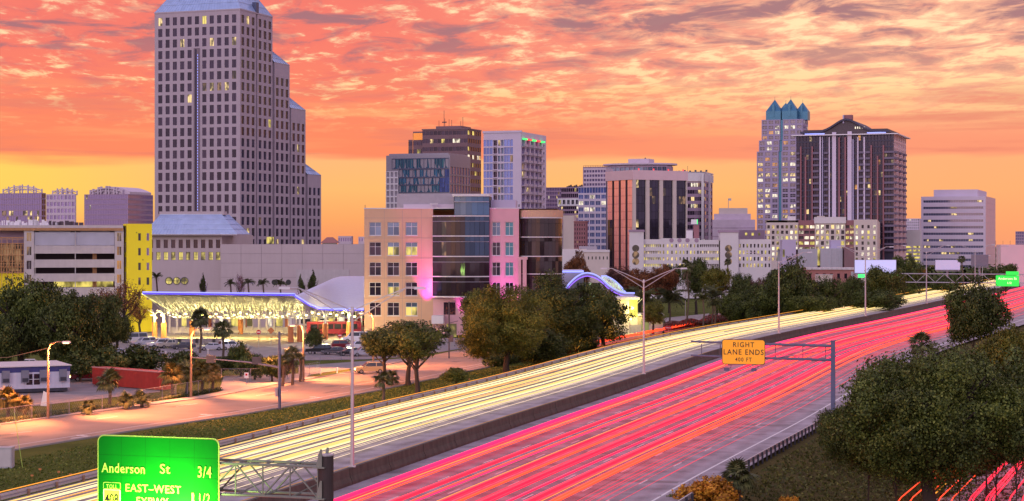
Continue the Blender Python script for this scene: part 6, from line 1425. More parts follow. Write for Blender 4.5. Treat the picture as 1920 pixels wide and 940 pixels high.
# ------------------------------------------------------------------ trailer, container, fences
A, B = g(-70, 742), g(131, 735); ar = math.atan2(B.y - A.y, B.x - A.x) ; Lt = (B - A).length
tl = thing('office_trailer', 'white portable office trailer with blue trim and four wall air conditioners', 'trailer', (A.x, A.y, GZ), ar); Ht = 3.6
box_part('wall', ['trailer_wall'], tl, 0, Lt, 0, 10, .6, Ht); box_part('roof', ['trailer_roof'], tl, -.2, Lt + .2, -.3, 10.3, Ht, Ht + .12); box_part('blue_band', ['blue_trim'], tl, -.01, Lt + .03, -.04, 9.98, Ht - .75, Ht - .002); box_part('skirt', ['dark_metal'], tl, .2, Lt - .3, .1, 9.8, .15, .6)
for i in range(14): x_ = Lt * i / 14; box_part('wall_panel', ['trailer_wall'], tl, x_ + .03, x_ + Lt / 14 - .03, -.035, -.002, .62, Ht - .76)
for px in (9, 45, 80, 117):
    x_ = (px + 70) / 201 * Lt; ac = box_part('air_conditioner', ['grey_dark'], tl, x_ - .5, x_ + .5, -.5, -.04, 1.5, Ht - .45); box_part('grille', ['dark_metal'], ac, x_ - .4, x_ + .4, -.53, -.505, 1.6, 2.1)
for px in (54, 68): x_ = (px + 70) / 201 * Lt; wn = box_part('window', ['glass_dark'], tl, x_ - .4, x_ + .4, -.07, -.04, 1.15, 2.6); box_part('frame', ['sign_white'], wn, x_ - .45, x_ + .45, -.09, -.072, 1.85, 1.92)
for x_ in (Lt - 1.5, Lt - 2.6): m = MB(); m.tube([(x_, .3, .35), (x_, .6, .35)], .33, 10); m.build('wheel', 'rubber', tl)
A, B = g(172, 722), g(299, 733); ar = math.atan2(B.y - A.y, B.x - A.x); Lc = (B - A).length
ct = thing('shipping_container', 'red corrugated shipping container behind the palmettos and fence', 'container', (A.x, A.y, GZ), ar); box_part('body', ['red_paint'], ct, 0, Lc, 0.1, 2.4, .1, 2.55); m = MB()
for i in range(int(Lc / .28)): x_ = .1 + i * .28; m.box(x_, x_ + .13, .04, .1, .2, 2.5, 0, False)
m.build('corrugation', 'red_paint', ct, kind='stuff'); box_part('top_rail', ['red_pale'], ct, -.02, Lc + .02, .0, .18, 2.5, 2.66)
def fence(label, pts, h=1.9, wire=True, mname='grey_metal'):
    t = thing('chain_link_fence', label, 'fence'); me = MB(); me.tube([(0, 0, 0), (0, 0, h)], .035, 5); me = me.mesh('post', mname); m = MB(); wm = MB()
    for i in range(len(pts) - 1):
        A, B = pts[i], pts[i + 1]; n = max(1, int((B - A).length / 3.0))
        for k in range(n): put('post', me, t, A.lerp(B, k / n))
        m.tube([A + Vector((0, 0, h)), B + Vector((0, 0, h))], .025, 4)
        if wire:
            q = int((B - A).length / .35)
            for k in range(q):
                a, c = A.lerp(B, k / q), A.lerp(B, min(1, (k + 4) / q)); wm.tube([a, c + Vector((0, 0, h))], .006, 3, cap=False); wm.tube([a + Vector((0, 0, h)), c], .006, 3, cap=False)
    m.build('top_rail', mname, t); 
    if wire: wm.build('wire_mesh', mname, t, kind='stuff')
    return t
fence('chain link fence along the frontage road before the trailer and container', [g(-40, 806), g(60, 790), g(130, 779), g(250, 762), g(330, 748), g(412, 734)])
fence('chain link fence behind the side street right of the golden palmettos', [g(415, 716), g(470, 716), g(540, 712), g(600, 702)])
fence('low chain link fence in front of the parked dark cars', [g(560, 678), g(640, 676), g(700, 674)], 1.6); fence('chain link fence between the station plaza and the left car park', [g(300, 648), g(380, 649), g(450, 656)], 1.7)
for i, (px, py) in enumerate(((290, 668), (311, 668), (390, 664), (632, 700), (601, 702), (660, 697))):
    m = MB(); m.tube([(0, 0, 0), (0, 0, .95)], .08, 6); o = m.build('bollard', 'sign_white', None, tuple(g(px, py))); tag(o, 'small white bollard on the grass strip, %s' % ('leftmost beside the container back', 'second from the left near the car row', 'behind the golden palmettos', 'left of the gold car', 'beside the rust lamp post', 'nearest the gold car')[i], 'bollard', 'white bollards on the grass strips')
m = MB(); A = g(90, 785) + Vector((.2, 0, 8.2)); B = P(-60, 672, A.y + 10); m.tube([A, A.lerp(B, .5) + Vector((0, 0, -.5)), B], .05, 4); o = m.build('overhead_cable', 'rust_pole'); tag(o, 'sagging overhead cable running left from the rusty lamp post', 'cable')
p = g(83, 772); m = MB(); m.face([(-.45, 0, .7), (.35, 0, .65), (.3, 0, 2.3), (-.1, 0, 2.5)]); m.face([(-.45, .03, .7), (-.1, .03, 2.5), (.3, .03, 2.3), (.35, .03, .65)]); o = m.build('banner', 'sign_white', None, tuple(p)); tag(o, 'white torn sheet hanging on the fence by the rusty lamp post', 'banner')

# ------------------------------------------------------------------ bus station
st = thing('bus_station', 'long bus station canopy with blue lit edge over white lattice trusses and orange columns', 'bus station', (0, 0, GZ))
def WP(px, py, Y): p = P(px, py, Y); return Vector((p.x, p.y, p.z - GZ))
Yf, Yb = 366.0, 404.0
fl_, fr_ = WP(268, 551, Yf), WP(553, 554, Yf); bl_, br_ = WP(322, 583, Yb), WP(575, 583, Yb)
m = MB(); n = 30
for i in range(n):
    a0, a1 = i / n, (i + 1) / n
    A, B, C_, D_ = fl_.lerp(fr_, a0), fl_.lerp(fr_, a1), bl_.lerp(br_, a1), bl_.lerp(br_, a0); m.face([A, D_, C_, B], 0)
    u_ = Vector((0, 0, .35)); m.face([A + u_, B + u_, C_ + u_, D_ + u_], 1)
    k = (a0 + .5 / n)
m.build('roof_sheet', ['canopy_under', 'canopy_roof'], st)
m = MB()
for i in range(90): q = i / 90; a, c = fl_.lerp(fr_, q), bl_.lerp(br_, q); m.tube([a - Vector((0, 0, .06)), c - Vector((0, 0, .06))], .045, 3, cap=False)
m.build('roof_rib', 'canopy_roof', st, kind='stuff')
m = MB(); m.hull([fl_ + Vector((0, -.3, -.1)), fr_ + Vector((0, -.3, -.1)), fr_ + Vector((0, .1, -.1)), fl_ + Vector((0, .1, -.1))], [fl_ + Vector((0, -.3, .45)), fr_ + Vector((0, -.3, .45)), fr_ + Vector((0, .1, .45)), fl_ + Vector((0, .1, .45))]); m.build('edge_beam', 'led_blue', st)
m = MB(); m.tube([fl_ + Vector((0, -.45, .35)), fr_ + Vector((0, -.45, .35))], .11, 5); m.build('edge_light', 'led_edge', st)
m = MB(); m.tube([bl_ + Vector((-.3, 0, 0)), fl_ + Vector((-.2, 0, 0))], .12, 5); m.build('side_edge_light', 'lit_edge_yellow', st)
# space frame: zigzag between roof and a lower chord
lowf = lambda q: WP(307 + (553 - 307) * q, 592, 377); lowb = lambda q: WP(330 + (575 - 330) * q, 597, 396)
topm = lambda q, w_: (fl_.lerp(fr_, q)).lerp(bl_.lerp(br_, q), w_)
m = MB(); n = 17
for i in range(n):
    q0, q1 = i / n, (i + 1) / n; qm = (q0 + q1) / 2
    for low, ws_ in ((lowf, (.12, .45)), (lowb, (.60, .92))):
        for w_ in ws_:
            m.tube([topm(q0, w_), low(qm)], .075, 4); m.tube([low(qm), topm(q1, w_)], .075, 4)
        m.tube([low(qm), low(min(1, qm + 1 / n))], .085, 4)
    m.tube([lowf(qm), topm(qm, .5)], .07, 4); m.tube([lowb(qm), topm(qm, .5)], .07, 4); m.tube([lowf(qm), lowb(qm)], .06, 4)
for w_ in (.12, .45, .6, .92): m.tube([topm(0, w_), topm(1, w_)], .08, 4)
m.build('truss_frame', 'truss_white', st, kind='stuff')
cm = MB(); cm.tube([(0, 0, 0), (0, 0, 3.3)], .58, 12); cme = cm.mesh('column', 'orange_column'); wm_ = MB(); wm_.tube([(0, 0, 3.3), (0, 0, 5.2)], .26, 8)
for k in range(4): a = k * math.pi / 2 + .6; wm_.tube([(0, 0, 5.0), (1.6 * math.cos(a), 1.6 * math.sin(a), 6.0)], .08, 4)
wme = wm_.mesh('column_head', 'truss_white')
cols = ((198, 618), (270, 613), (335, 606), (451, 627), (458, 622), (539, 620), (545, 642), (562, 641), (610, 636), (654, 632), (364, 609), (675, 618), (500, 614))
cols = ((290, 633), (307, 634), (451, 627), (458, 622), (539, 620), (545, 642), (562, 641), (610, 636), (654, 632), (360, 630), (392, 614), (500, 612), (672, 616), (415, 610))
for px, py in cols:
    p = g(px, py); o = put('column', cme, st, (p.x, p.y, 0)); put('column_head', wme, o)
back = MB()
for i in range(26):
    A = WP(318 + i * 14, 630, 412); back.box(A.x - .25, A.x + .25, 411.8, 412.2, 0, 5.2)
back.box(WP(318, 0, 412).x, WP(690, 0, 412).x, 412.3, 412.6, 0, 1.3); back.build('back_post', 'cream', st, kind='stuff')
for i, (px, w_, mname) in enumerate(((345, 9, 'lit_yellow'), (373, 5, 'lit_white'), (414, 6, 'lit_white'), (440, 14, 'lit_yellow'), (468, 10, 'lit_yellow'), (506, 6, 'lit_white'), (524, 12, 'lit_yellow'), (590, 10, 'lit_yellow'), (640, 12, 'lit_white'), (620, 8, 'lit_yellow'))):
    A, B = WP(px - w_ / 2, 612, 411), WP(px + w_ / 2, 595, 411); box_part('lit_panel', [mname], st, A.x, B.x, 411, 411.2, A.z, B.z)
fm_ = MB()
for i in range(34): A = WP(292 + i * 11.3, 0, 386 + (i % 4) * 7); fm_.box(A.x - .22, A.x + .22, 386 + (i % 4) * 7 - .2, 386 + (i % 4) * 7 + .2, 4.35 + (i % 3) * .3, 4.6 + (i % 3) * .3)
fm_.build('lamp_row', 'lamp_yellow', st, kind='stuff')
bm = MB()
for i in range(22): A = WP(325 + i * 16, 0, 404 + (i % 3)); bm.box(A.x, A.x + 1.6, 404 + (i % 3), 404.5 + (i % 3), .35, .45); bm.box(A.x, A.x + 1.6, 404.5 + (i % 3), 404.56 + (i % 3), .45, .9); bm.box(A.x + .1, A.x + .2, 404 + (i % 3), 404.4 + (i % 3), 0, .35); bm.box(A.x + 1.4, A.x + 1.5, 404 + (i % 3), 404.4 + (i % 3), 0, .35)
bm.build('bench_row', 'cream', st, kind='stuff')
hm = MB()
for i in range(9):
    A = WP(300 + i * 16, 0, 372 + (i % 2) * 2); hm.box(A.x - 1, A.x + 1, 371, 372, 0, .8)
hm.build('planter', 'path_concrete', st, kind='stuff')
for px in (285, 330, 380, 425, 470, 515, 560, 610, 655):
    A = WP(px, 0, 388); l = bpy.data.lights.new('canopy_light', 'POINT'); l.energy = 3000; l.color = (1, .80, .30); l.shadow_soft_size = .5; o = bpy.data.objects.new('canopy_light', l); COL.objects.link(o); o.parent = st; o.location = (A.x, 388, 4.6)
    q = MB(); q.box(A.x - .3, A.x + .3, 387.8, 388.2, 4.9, 5.05); q.build('light_fitting', 'lamp_green', st)
# barrel vault roof to the right, its crest farther back
vt = thing('vault_roof', 'pale barrel vault roof with blue lit lower edge joining the station canopy', 'roof', (0, 0, GZ))
front = [(553, 554, 366), (566, 562, 372), (580, 571, 380), (598, 578, 390), (625, 580, 398), (650, 580, 400), (670, 580, 400), (682, 580, 400)]
crest = [(560, 552, 392), (585, 540, 400), (605, 531, 412), (625, 522, 424), (638, 518.5, 428), (655, 518, 430), (670, 518, 430), (684, 518, 430)]
m = MB(); FR = [WP(*p) for p in front]; CR = [WP(*p) for p in crest]; K = 7; rows_ = []
for k in range(K + 1):
    w_ = k / K; rows_.append([Vector((F_.x + (C_.x - F_.x) * w_, F_.y + (C_.y - F_.y) * w_, F_.z + (C_.z - F_.z) * math.sin(w_ * math.pi / 2) ** .85)) for F_, C_ in zip(FR, CR)])
rows_.append([Vector((C_.x, C_.y + 22, C_.z * .55)) for C_ in CR])
nr = len(rows_); m.v = [tuple(p) for r_ in rows_ for p in r_]; w_n = len(FR)
for j in range(nr - 1):
    for i in range(w_n - 1): a = j * w_n + i; m.f.append((a, a + 1, a + w_n + 1, a + w_n)); m.m.append(0)
m.build('roof_shell', 'vault_sheet', vt, smooth=True); m = MB(); m.tube([p + Vector((0, -.15, .05)) for p in FR], .17, 5); m.build('edge_light', 'led_edge', vt); m = MB(); m.tube([p + Vector((0, -.05, -.22)) for p in FR], .15, 5); m.build('edge_glow', 'led_blue', vt)
m = MB()
for i in range(5): A = WP(590 + i * 22, 0, 402); m.tube([(A.x, 402, 0), (A.x, 402, 5.4)], .2, 8)
m.build('support', 'truss_white', vt, kind='stuff'); m = MB()
for i in range(14):
    A, B = WP(575 + i * 7.4, 597, 403), WP(583 + i * 7.4, 583, 405); m.tube([A, B], .07, 4); m.tube([(A.x, 405, B.z), (B.x, 403, A.z)], .07, 4)
m.build('truss_frame', 'truss_white', vt, kind='stuff')
# terrace behind the canopy: planter wall with palms and blue floodlights
tw = thing('terrace_wall', 'low terrace wall with purple blue floodlights behind the canopy', 'wall', (WP(285, 0, 440).x, 440, GZ)); Lw = WP(570, 0, 440).x - WP(285, 0, 440).x
box_part('wall_body', ['podium_stone'], tw, 0, Lw, 0, 60, 0, 7.4); gl_ = MB(); gl_.box(0, 1.6, -.1, .3, 0, .9); glm = gl_.mesh('floodlight', 'lamp_violet')
for px in (318, 347, 376, 462, 418): put('floodlight', glm, tw, (WP(px, 0, 440).x - WP(285, 0, 440).x, 1, 7.45))
for px in (345, 372, 430, 465, 505):
    l = bpy.data.lights.new('flood', 'POINT'); l.energy = 900; l.color = (.35, .2, 1); l.shadow_soft_size = .3; o = bpy.data.objects.new('flood', l); COL.objects.link(o); o.parent = tw; o.location = (WP(px, 0, 440).x - WP(285, 0, 440).x, 20, 8.6)
# ------------------------------------------------------------------ arched terminal right of the tan offices
YA = 430.0; at = thing('arched_terminal', 'curved arch roof outlined in blue and violet light with glazed wall below', 'station', (0, 0, GZ))
def arc_pts(px0, px1, pyf, n, Y, dz=0): return [WP(px0 + (px1 - px0) * i / n, pyf(px0 + (px1 - px0) * i / n) + dz, Y) for i in range(n + 1)]
def f1(px):
    if px < 1140: return 545 - 33 * math.sin(min(1, max(0, (px - 1059) / 81)) * math.pi * .93) ** .8 if px < 1106 else 513 + 22 * ((px - 1106) / 34) ** 1.7
    return 535 + 15 * math.sin(min(1, (px - 1140) / 36) * math.pi / 2)
def band(name, fn, px0, px1, Y, th, dep, mname, edge, n=28):
    pts = [WP(px0 + (px1 - px0) * i / n, fn(px0 + (px1 - px0) * i / n), Y) for i in range(n + 1)]; m = MB(); e = MB()
    for i in range(n):
        A, B = pts[i], pts[i + 1]; u_ = Vector((0, 0, -th)); v_ = Vector((0, dep, 0)); m.hull([A + u_, B + u_, B + u_ + v_, A + u_ + v_], [A, B, B + v_, A + v_])
    o = m.build(name, mname, at); e.tube([p + Vector((0, -.12, .05)) for p in pts], .16, 5); e.build('edge_light', 'led_edge', at); e = MB(); e.tube([p + Vector((0, -.08, -th + .05)) for p in pts], .10, 5); e.build('edge_glow', 'led_violet', at)
band('arch_roof', f1, 1060, 1190, YA, .8, 9, 'lilac_clad', 1)
f2 = lambda px: 517 + 33 * ((px - 1126) / 48) ** 2 if px > 1138 else 517.5 + (1138 - px) * .10
band('rear_arch', f2, 1127, 1176, YA + 14, .5, 1.0, 'canopy_roof', 1, 16)
m = MB(); q = MB()
for i in range(8):
    pa, pb_ = 1128 + i * 6, 1134 + i * 6; A, B = WP(pa, f1(pa), YA + 9), WP(pb_, f1(pb_), YA + 9); C_, D_ = WP(pb_, f2(pb_) + 1, YA + 14), WP(pa, f2(pa) + 1, YA + 14); m.face([A, B, C_, D_]); q.tube([A, D_], .12, 4); q.tube([A, C_], .08, 4)
m.build('roof_glazing', 'lit_greenish', at); q.build('glazing_bar', 'truss_white', at)
m = MB(); q = MB()
for i in range(12):
    pa, pb_ = 1070 + i * 5.6, 1075.6 + i * 5.6; z1 = max(WP(pa, f1((pa + pb_) / 2) + 9.5, YA + 4).z, 3)
    for k in range(5):
        za, zb2 = 2.2 + k * 1.75, 2.2 + (k + 1) * 1.75
        if zb2 < z1: box_part('glass_pane', ['glass_bluegrey' if (i + k) % 5 else 'lit_greenish'], at, WP(pa, 0, YA + 4).x + .05, WP(pb_, 0, YA + 4).x - .05, YA + 4, YA + 4.05, za + .05, zb2 - .05)
    q.box(WP(pa, 0, YA + 4).x - .05, WP(pa, 0, YA + 4).x + .05, YA + 3.9, YA + 4.1, 0, z1)
q.build('mullion', 'truss_white', at)
A, B = WP(1053, 560, YA + 2), WP(1097, 508, YA + 2); box_part('side_hall', ['canopy_roof'], at, A.x, B.x, YA + 10, YA + 24, 0, B.z); box_part('side_hall_edge', ['led_edge'], at, A.x, B.x, YA + 9.8, YA + 9.95, B.z - .5, B.z - .1)
m = MB()
for i in range(20): A = WP(1146 + i * 2.6, 556, YA - 12); m.tube([(A.x, YA - 12, 6.2), (A.x + 1.4 * (-1) ** i, YA - 12, 7.6)], .06, 3)
m.build('lattice', 'lit_edge_yellow', at); 
kb = thing('kiosk_building', 'small cream building with bright yellow lit corner below the arched terminal', 'building', (0, 0, GZ)); YK = 412.0
def kx(px): return WP(px, 0, YK).x
box_part('wall', ['cream'], kb, kx(1150), kx(1180), YK, YK + 12, 0, 7.6); box_part('roof_slab', ['cream_white'], kb, kx(1148), kx(1199), YK - 1.5, YK + 12, 7.62, 8.1); box_part('lit_corner', ['lit_kiosk'], kb, kx(1178.5), kx(1196), YK + 1, YK + 11, 3.6, 7.6); box_part('wall', ['cream'], kb, kx(1178.5), kx(1196), YK + .8, YK + 11, 0, 3.59)
box_part('wing_wall', ['plaza'], kb, kx(1196) + .01, kx(1244), YK + 1, YK + 9, 0, 3.9); box_part('cornice', ['cream_white'], kb, kx(1196) + .02, kx(1244) + .2, YK + .6, YK + 9, 3.91, 4.25); box_part('dado', ['grey_metal'], kb, kx(1180), kx(1244), YK + .7, YK + .79, 0, 1.8); box_part('door', ['lit_dim_green'], kb, kx(1203), kx(1217), YK + .6, YK + .69, 0, 3.1)
l = bpy.data.lights.new('lamp_light', 'POINT'); l.energy = 1800; l.color = (1, .85, .2); o = bpy.data.objects.new('lamp_light', l); COL.objects.link(o); o.parent = kb; o.location = (kx(1188), YK - 2.2, 5.5); box_part('wall_lamp', ['lamp_yellow'], kb, kx(1181), kx(1184), YK - .5, YK - .1, 3.0, 3.3)
for i in range(10):
    m = MB(); m.tube([(0, 0, 0), (0, 0, .3)], [.3, .38], 8); m.hull([(.38 * math.cos(a), .38 * math.sin(a), .3) for a in [k * math.pi / 4 for k in range(8)]], [(.2 * math.cos(a), .2 * math.sin(a), .75) for a in [k * math.pi / 4 for k in range(8)]], 1)
    if i == 0: pm0 = m.mesh('planter_pot', ['path_concrete', 'leaf_dark'])
    p = g(1178 + i * 8.5, 611 - i * .25, GZ); o = put('planter_pot', pm0, None, tuple(p)); tag(o, 'round planter before the cream kiosk, %s in its row' % ('leftmost', 'second from left', 'third from left', 'fourth from left', 'fifth from left', 'fifth from right', 'fourth from right', 'third from right', 'second from right', 'rightmost')[i], 'planter', 'planters in front of the kiosk building')
sheet('forecourt', [g(*p) for p in ((1140, 640), (1200, 628), (1330, 600), (1330, 588), (1180, 603), (1120, 620))], GZ + .006, 'path_concrete')

# ------------------------------------------------------------------ cars and buses
def wheelset(t, xs_, w, r):
    if ('wheel', r) not in WT:
        m = MB(); m.tube([(0, -.11, 0), (0, .11, 0)], r, 14); WT[('wheel', r)] = m.mesh('wheel', 'rubber'); m = MB(); m.tube([(0, -.12, 0), (0, .12, 0)], r * .6, 10); WT[('rim', r)] = m.mesh('rim', 'rim')
    for x_ in xs_:
        for s_ in (-1, 1): o = put('wheel', WT[('wheel', r)], t, (x_, s_ * (w / 2 - .1), r)); put('rim', WT[('rim', r)], o)
CARM = {}
def carpaint(name, c, metal=.25): MT[name] = mat(name, c, .28, metal, var=.02, coat=.6)
for nm, c in (('paint_white', (.85, .85, .88)), ('paint_silver', (.55, .55, .62)), ('paint_black', (.012, .012, .016)), ('paint_red', (.22, .012, .02)), ('paint_gold', (.42, .34, .20)), ('paint_cream', (.55, .50, .42)), ('paint_grey', (.10, .10, .12)), ('bus_red', (.30, .02, .045))): carpaint(nm, c)
SH = {'sedan': (4.6, 1.8, [(-2.3, .45), (-2.3, .85), (-1.6, .95), (1.0, .95), (2.15, .78), (2.3, .6), (2.3, .35), (-2.25, .3)], [(-1.75, .93), (-1.1, 1.42), (.35, 1.44), (1.15, .93)]),
      'suv': (4.8, 1.9, [(-2.4, .45), (-2.4, 1.05), (1.05, 1.08), (2.3, .98), (2.4, .7), (2.4, .4), (-2.3, .35)], [(-2.36, 1.04), (-2.1, 1.76), (.3, 1.8), (1.15, 1.06)]),
      'pickup': (5.4, 1.9, [(-2.7, .5), (-2.7, 1.08), (-.6, 1.08), (1.3, 1.08), (2.6, .98), (2.7, .75), (2.7, .42), (-2.6, .42)], [(-.75, 1.06), (-.6, 1.74), (.5, 1.78), (1.4, 1.06)]),
      'van': (5.5, 2.0, [(-2.75, .45), (-2.75, 1.15), (1.6, 1.15), (2.65, 1.0), (2.75, .7), (2.75, .4), (-2.7, .38)], [(-2.72, 1.13), (-2.65, 2.1), (1.0, 2.1), (1.85, 1.13)])}
def carproto(kind, paint):
    L_, w, low, cab = SH[kind]; t = thing('parked_car', '', 'car'); t['label'] = kind
    m = MB(); y = w / 2; m.hull([(a, -y, c) for a, c in low], [(a, y, c) for a, c in low]); m.hull([(a, -y * .98, c) if c < 1.2 else (a, -y * .80, c) for a, c in cab], [(a, y * .98, c) if c < 1.2 else (a, y * .80, c) for a, c in cab]); m.build('body', paint, t)
    (x0, z0), (x1, z1), (x2, z2), (x3, z3) = cab; zt = z1 - .10; zb = z0 + .09; mid = (x1 + x2) / 2
    def lerp(a, b_, k): return a + (b_ - a) * k
    for s_ in (-1, 1):
        ys_ = lambda z_: s_ * (y * lerp(.98, .80, (z_ - z0) / (z1 - z0)) + .012)
        for a0, a1, b0, b1 in ((lerp(x0, x1, .25) + .08, lerp(x0, x1, .8) + .1, mid - .05, mid - .05), (mid + .05, mid + .05, lerp(x3, x2, .25) - .1, lerp(x3, x2, .8) - .08)):
            q = MB(); q.face([(a0, ys_(zb), zb), (b0, ys_(zb), zb), (b1, ys_(zt), zt), (a1, ys_(zt), zt)]); q.build('side_window', 'car_glass', t)
    q = MB(); q.face([(lerp(x3, x2, .1) + .03, -y * .8, lerp(z3, z2, .1)), (lerp(x3, x2, .1) + .03, y * .8, lerp(z3, z2, .1)), (lerp(x3, x2, .9) + .03, y * .72, lerp(z3, z2, .9)), (lerp(x3, x2, .9) + .03, -y * .72, lerp(z3, z2, .9))]); q.build('windscreen', 'car_glass', t)
    q = MB(); q.face([(lerp(x0, x1, .1) - .03, -y * .8, lerp(z0, z1, .15)), (lerp(x0, x1, .1) - .03, y * .8, lerp(z0, z1, .15)), (lerp(x0, x1, .9) - .03, y * .72, lerp(z0, z1, .9)), (lerp(x0, x1, .9) - .03, -y * .72, lerp(z0, z1, .9))]); q.build('rear_window', 'car_glass', t)
    for s_ in (-1, 1):
        box_part('headlight', ['rim'], t, L_ / 2 - .08, L_ / 2 + .015, s_ * y * .72 - .2, s_ * y * .72 + .2, .62, .78); box_part('tail_light', ['sign_red'], t, -L_ / 2 - .015, -L_ / 2 + .05, s_ * y * .8 - .12, s_ * y * .8 + .12, .72, .95)
    box_part('bumper', ['dark_metal'], t, L_ / 2 - .1, L_ / 2 + .06, -y * .95, y * .95, .34, .52)
    if kind == 'pickup': box_part('cargo_bed', ['dark_metal'], t, -2.6, -.85, -y * .86, y * .86, 1.0, 1.084)
    wheelset(t, (L_ * .31, -L_ * .31), w, .34); return t
def place_car(kind, paint, px, py, head, label, group='cars parked by the bus station', cat='car', z=GZ, beams=0):
    if (kind, paint) in CARM: t = copy_tree(CARM[(kind, paint)])
    else: t = CARM[(kind, paint)] = carproto(kind, paint)
    p = g(px, py, z); t.location = p; t.rotation_euler = (0, 0, R(head)); t['label'] = label; t['category'] = cat; t['group'] = group; t.name = {'pickup': 'pickup_truck', 'van': 'van', 'suv': 'sport_utility_car'}.get(kind, 'parked_car')
    if beams:
        L_ = SH[kind][0]
        for s_ in (-1, 1):
            box_part('lit_headlight', ['lamp_yellow'], t, L_ / 2 + .02, L_ / 2 + .07, s_ * .68 - .17, s_ * .68 + .17, .6, .82); spot(t, (L_ / 2 + .2, s_ * .68, .7), (L_ / 2 + 8, s_ * .68, -.2), (1, .8, .35), beams, 60, .8, .1, 'headlight_beam')
    return t
place_car('van', 'paint_white', 250, 643, 215, 'white van at the left end of the station car row'); place_car('suv', 'paint_silver', 270, 649, 215, 'silver blue car second from left in the station row'); place_car('suv', 'paint_white', 299, 652, 212, 'white sport utility car third from left in the station row', cat='car')
place_car('pickup', 'paint_cream', 320, 653, 210, 'cream pickup truck fourth in the station row', cat='pickup truck'); place_car('sedan', 'paint_grey', 343, 655, 205, 'dark grey sedan at the right end of the left station row'); place_car('suv', 'paint_white', 433, 656, 30, 'white sport utility car alone behind the palm and fence')
place_car('suv', 'paint_black', 597, 664, 185, 'black sport utility car left in the row below the round tree'); place_car('sedan', 'paint_grey', 627, 665, 200, 'dark grey sedan second in the row behind the low fence'); place_car('suv', 'paint_red', 645, 655, 10, 'dark red sport utility car in the row behind'); place_car('sedan', 'paint_black', 656, 667, 200, 'black sedan third in the row behind the low fence'); place_car('suv', 'paint_silver', 682, 668, 200, 'silver car fourth in the row beside the oak')
place_car('suv', 'paint_white', 672, 656, 190, 'white sport utility car beside the verge oak in the right car park'); place_car('sedan', 'paint_red', 712, 664, 190, 'small red car mostly behind the verge oak'); place_car('sedan', 'paint_silver', 395, 657, 200, 'silver sedan between the dark sedan and the palms'); place_car('van', 'paint_white', 668, 641, 180, 'white passenger van parked near the red bus', cat='van'); place_car('suv', 'paint_gold', 693, 700, 196, 'gold car with lit headlights turning onto the frontage road', 'cars driving with lights on', beams=500); place_car('pickup', 'paint_red', 166, 714, 200, 'red pickup truck with lit headlights beside the white trailer', 'cars driving with lights on', 'pickup truck', beams=350)
place_car('sedan', 'paint_white', 1068, 655, 20, 'white car parked before the hedge near the stop sign', 'cars parked near the ramp'); place_car('sedan', 'paint_silver', 1030, 664, 20, 'silver car half hidden by the hedge near the ramp', 'cars parked near the ramp'); place_car('suv', 'paint_silver', 965, 668, 20, 'silver car behind the dark oaks by the ramp', 'cars parked near the ramp')
place_car('sedan', 'paint_white', 60, 690, 10, 'white car under the oaks behind the trailer', 'cars half hidden behind the oaks'); place_car('sedan', 'paint_silver', 215, 668, 200, 'pale car behind the dark shrubs left of the station row', 'cars half hidden behind the oaks')
def bus(px, py, head, paint, label):
    p = g(px, py); t = thing('bus', label, 'bus', tuple(p), R(head), 'buses at the station'); L_, w = 12.0, 2.55; y = w / 2
    m = MB(); pr = [(-6, .4), (-6, 2.9), (-5.8, 3.1), (5.7, 3.1), (6, 2.85), (6, .4)]; m.hull([(a, -y, c) for a, c in pr], [(a, y, c) for a, c in pr]); m.build('body', paint, t)
    for s_ in (-1, 1):
        for i in range(6): box_part('side_window', ['car_glass'], t, -5.2 + i * 1.75, -3.65 + i * 1.75, s_ * y - .012, s_ * y + .012, 1.45, 2.55)
    box_part('windscreen', ['car_glass'], t, 5.98, 6.02, -y * .9, y * .9, 1.2, 2.7); box_part('roof_pod', ['cream_white'], t, -3.5, -1, -.8, .8, 3.1, 3.35); box_part('lit_route_panel', ['lit_greenish'], t, 6.0, 6.03, -.9, .9, 2.75, 2.98)
    for s_ in (-1, 1): box_part('tail_light', ['led_red'], t, -6.05, -5.98, s_ * .95 - .15, s_ * .95 + .15, .9, 1.3)
    wheelset(t, (3.7, -3.4), w, .48); return t
bus(626, 629, 8, 'bus_red', 'red city bus standing under the vault roof at the station'); bus(678, 622, 8, 'bus_red', 'second red bus half behind the lamp post by the tan offices'); bus(598, 618, 14, 'cream_white', 'white topped bus behind the red bus and round tree')
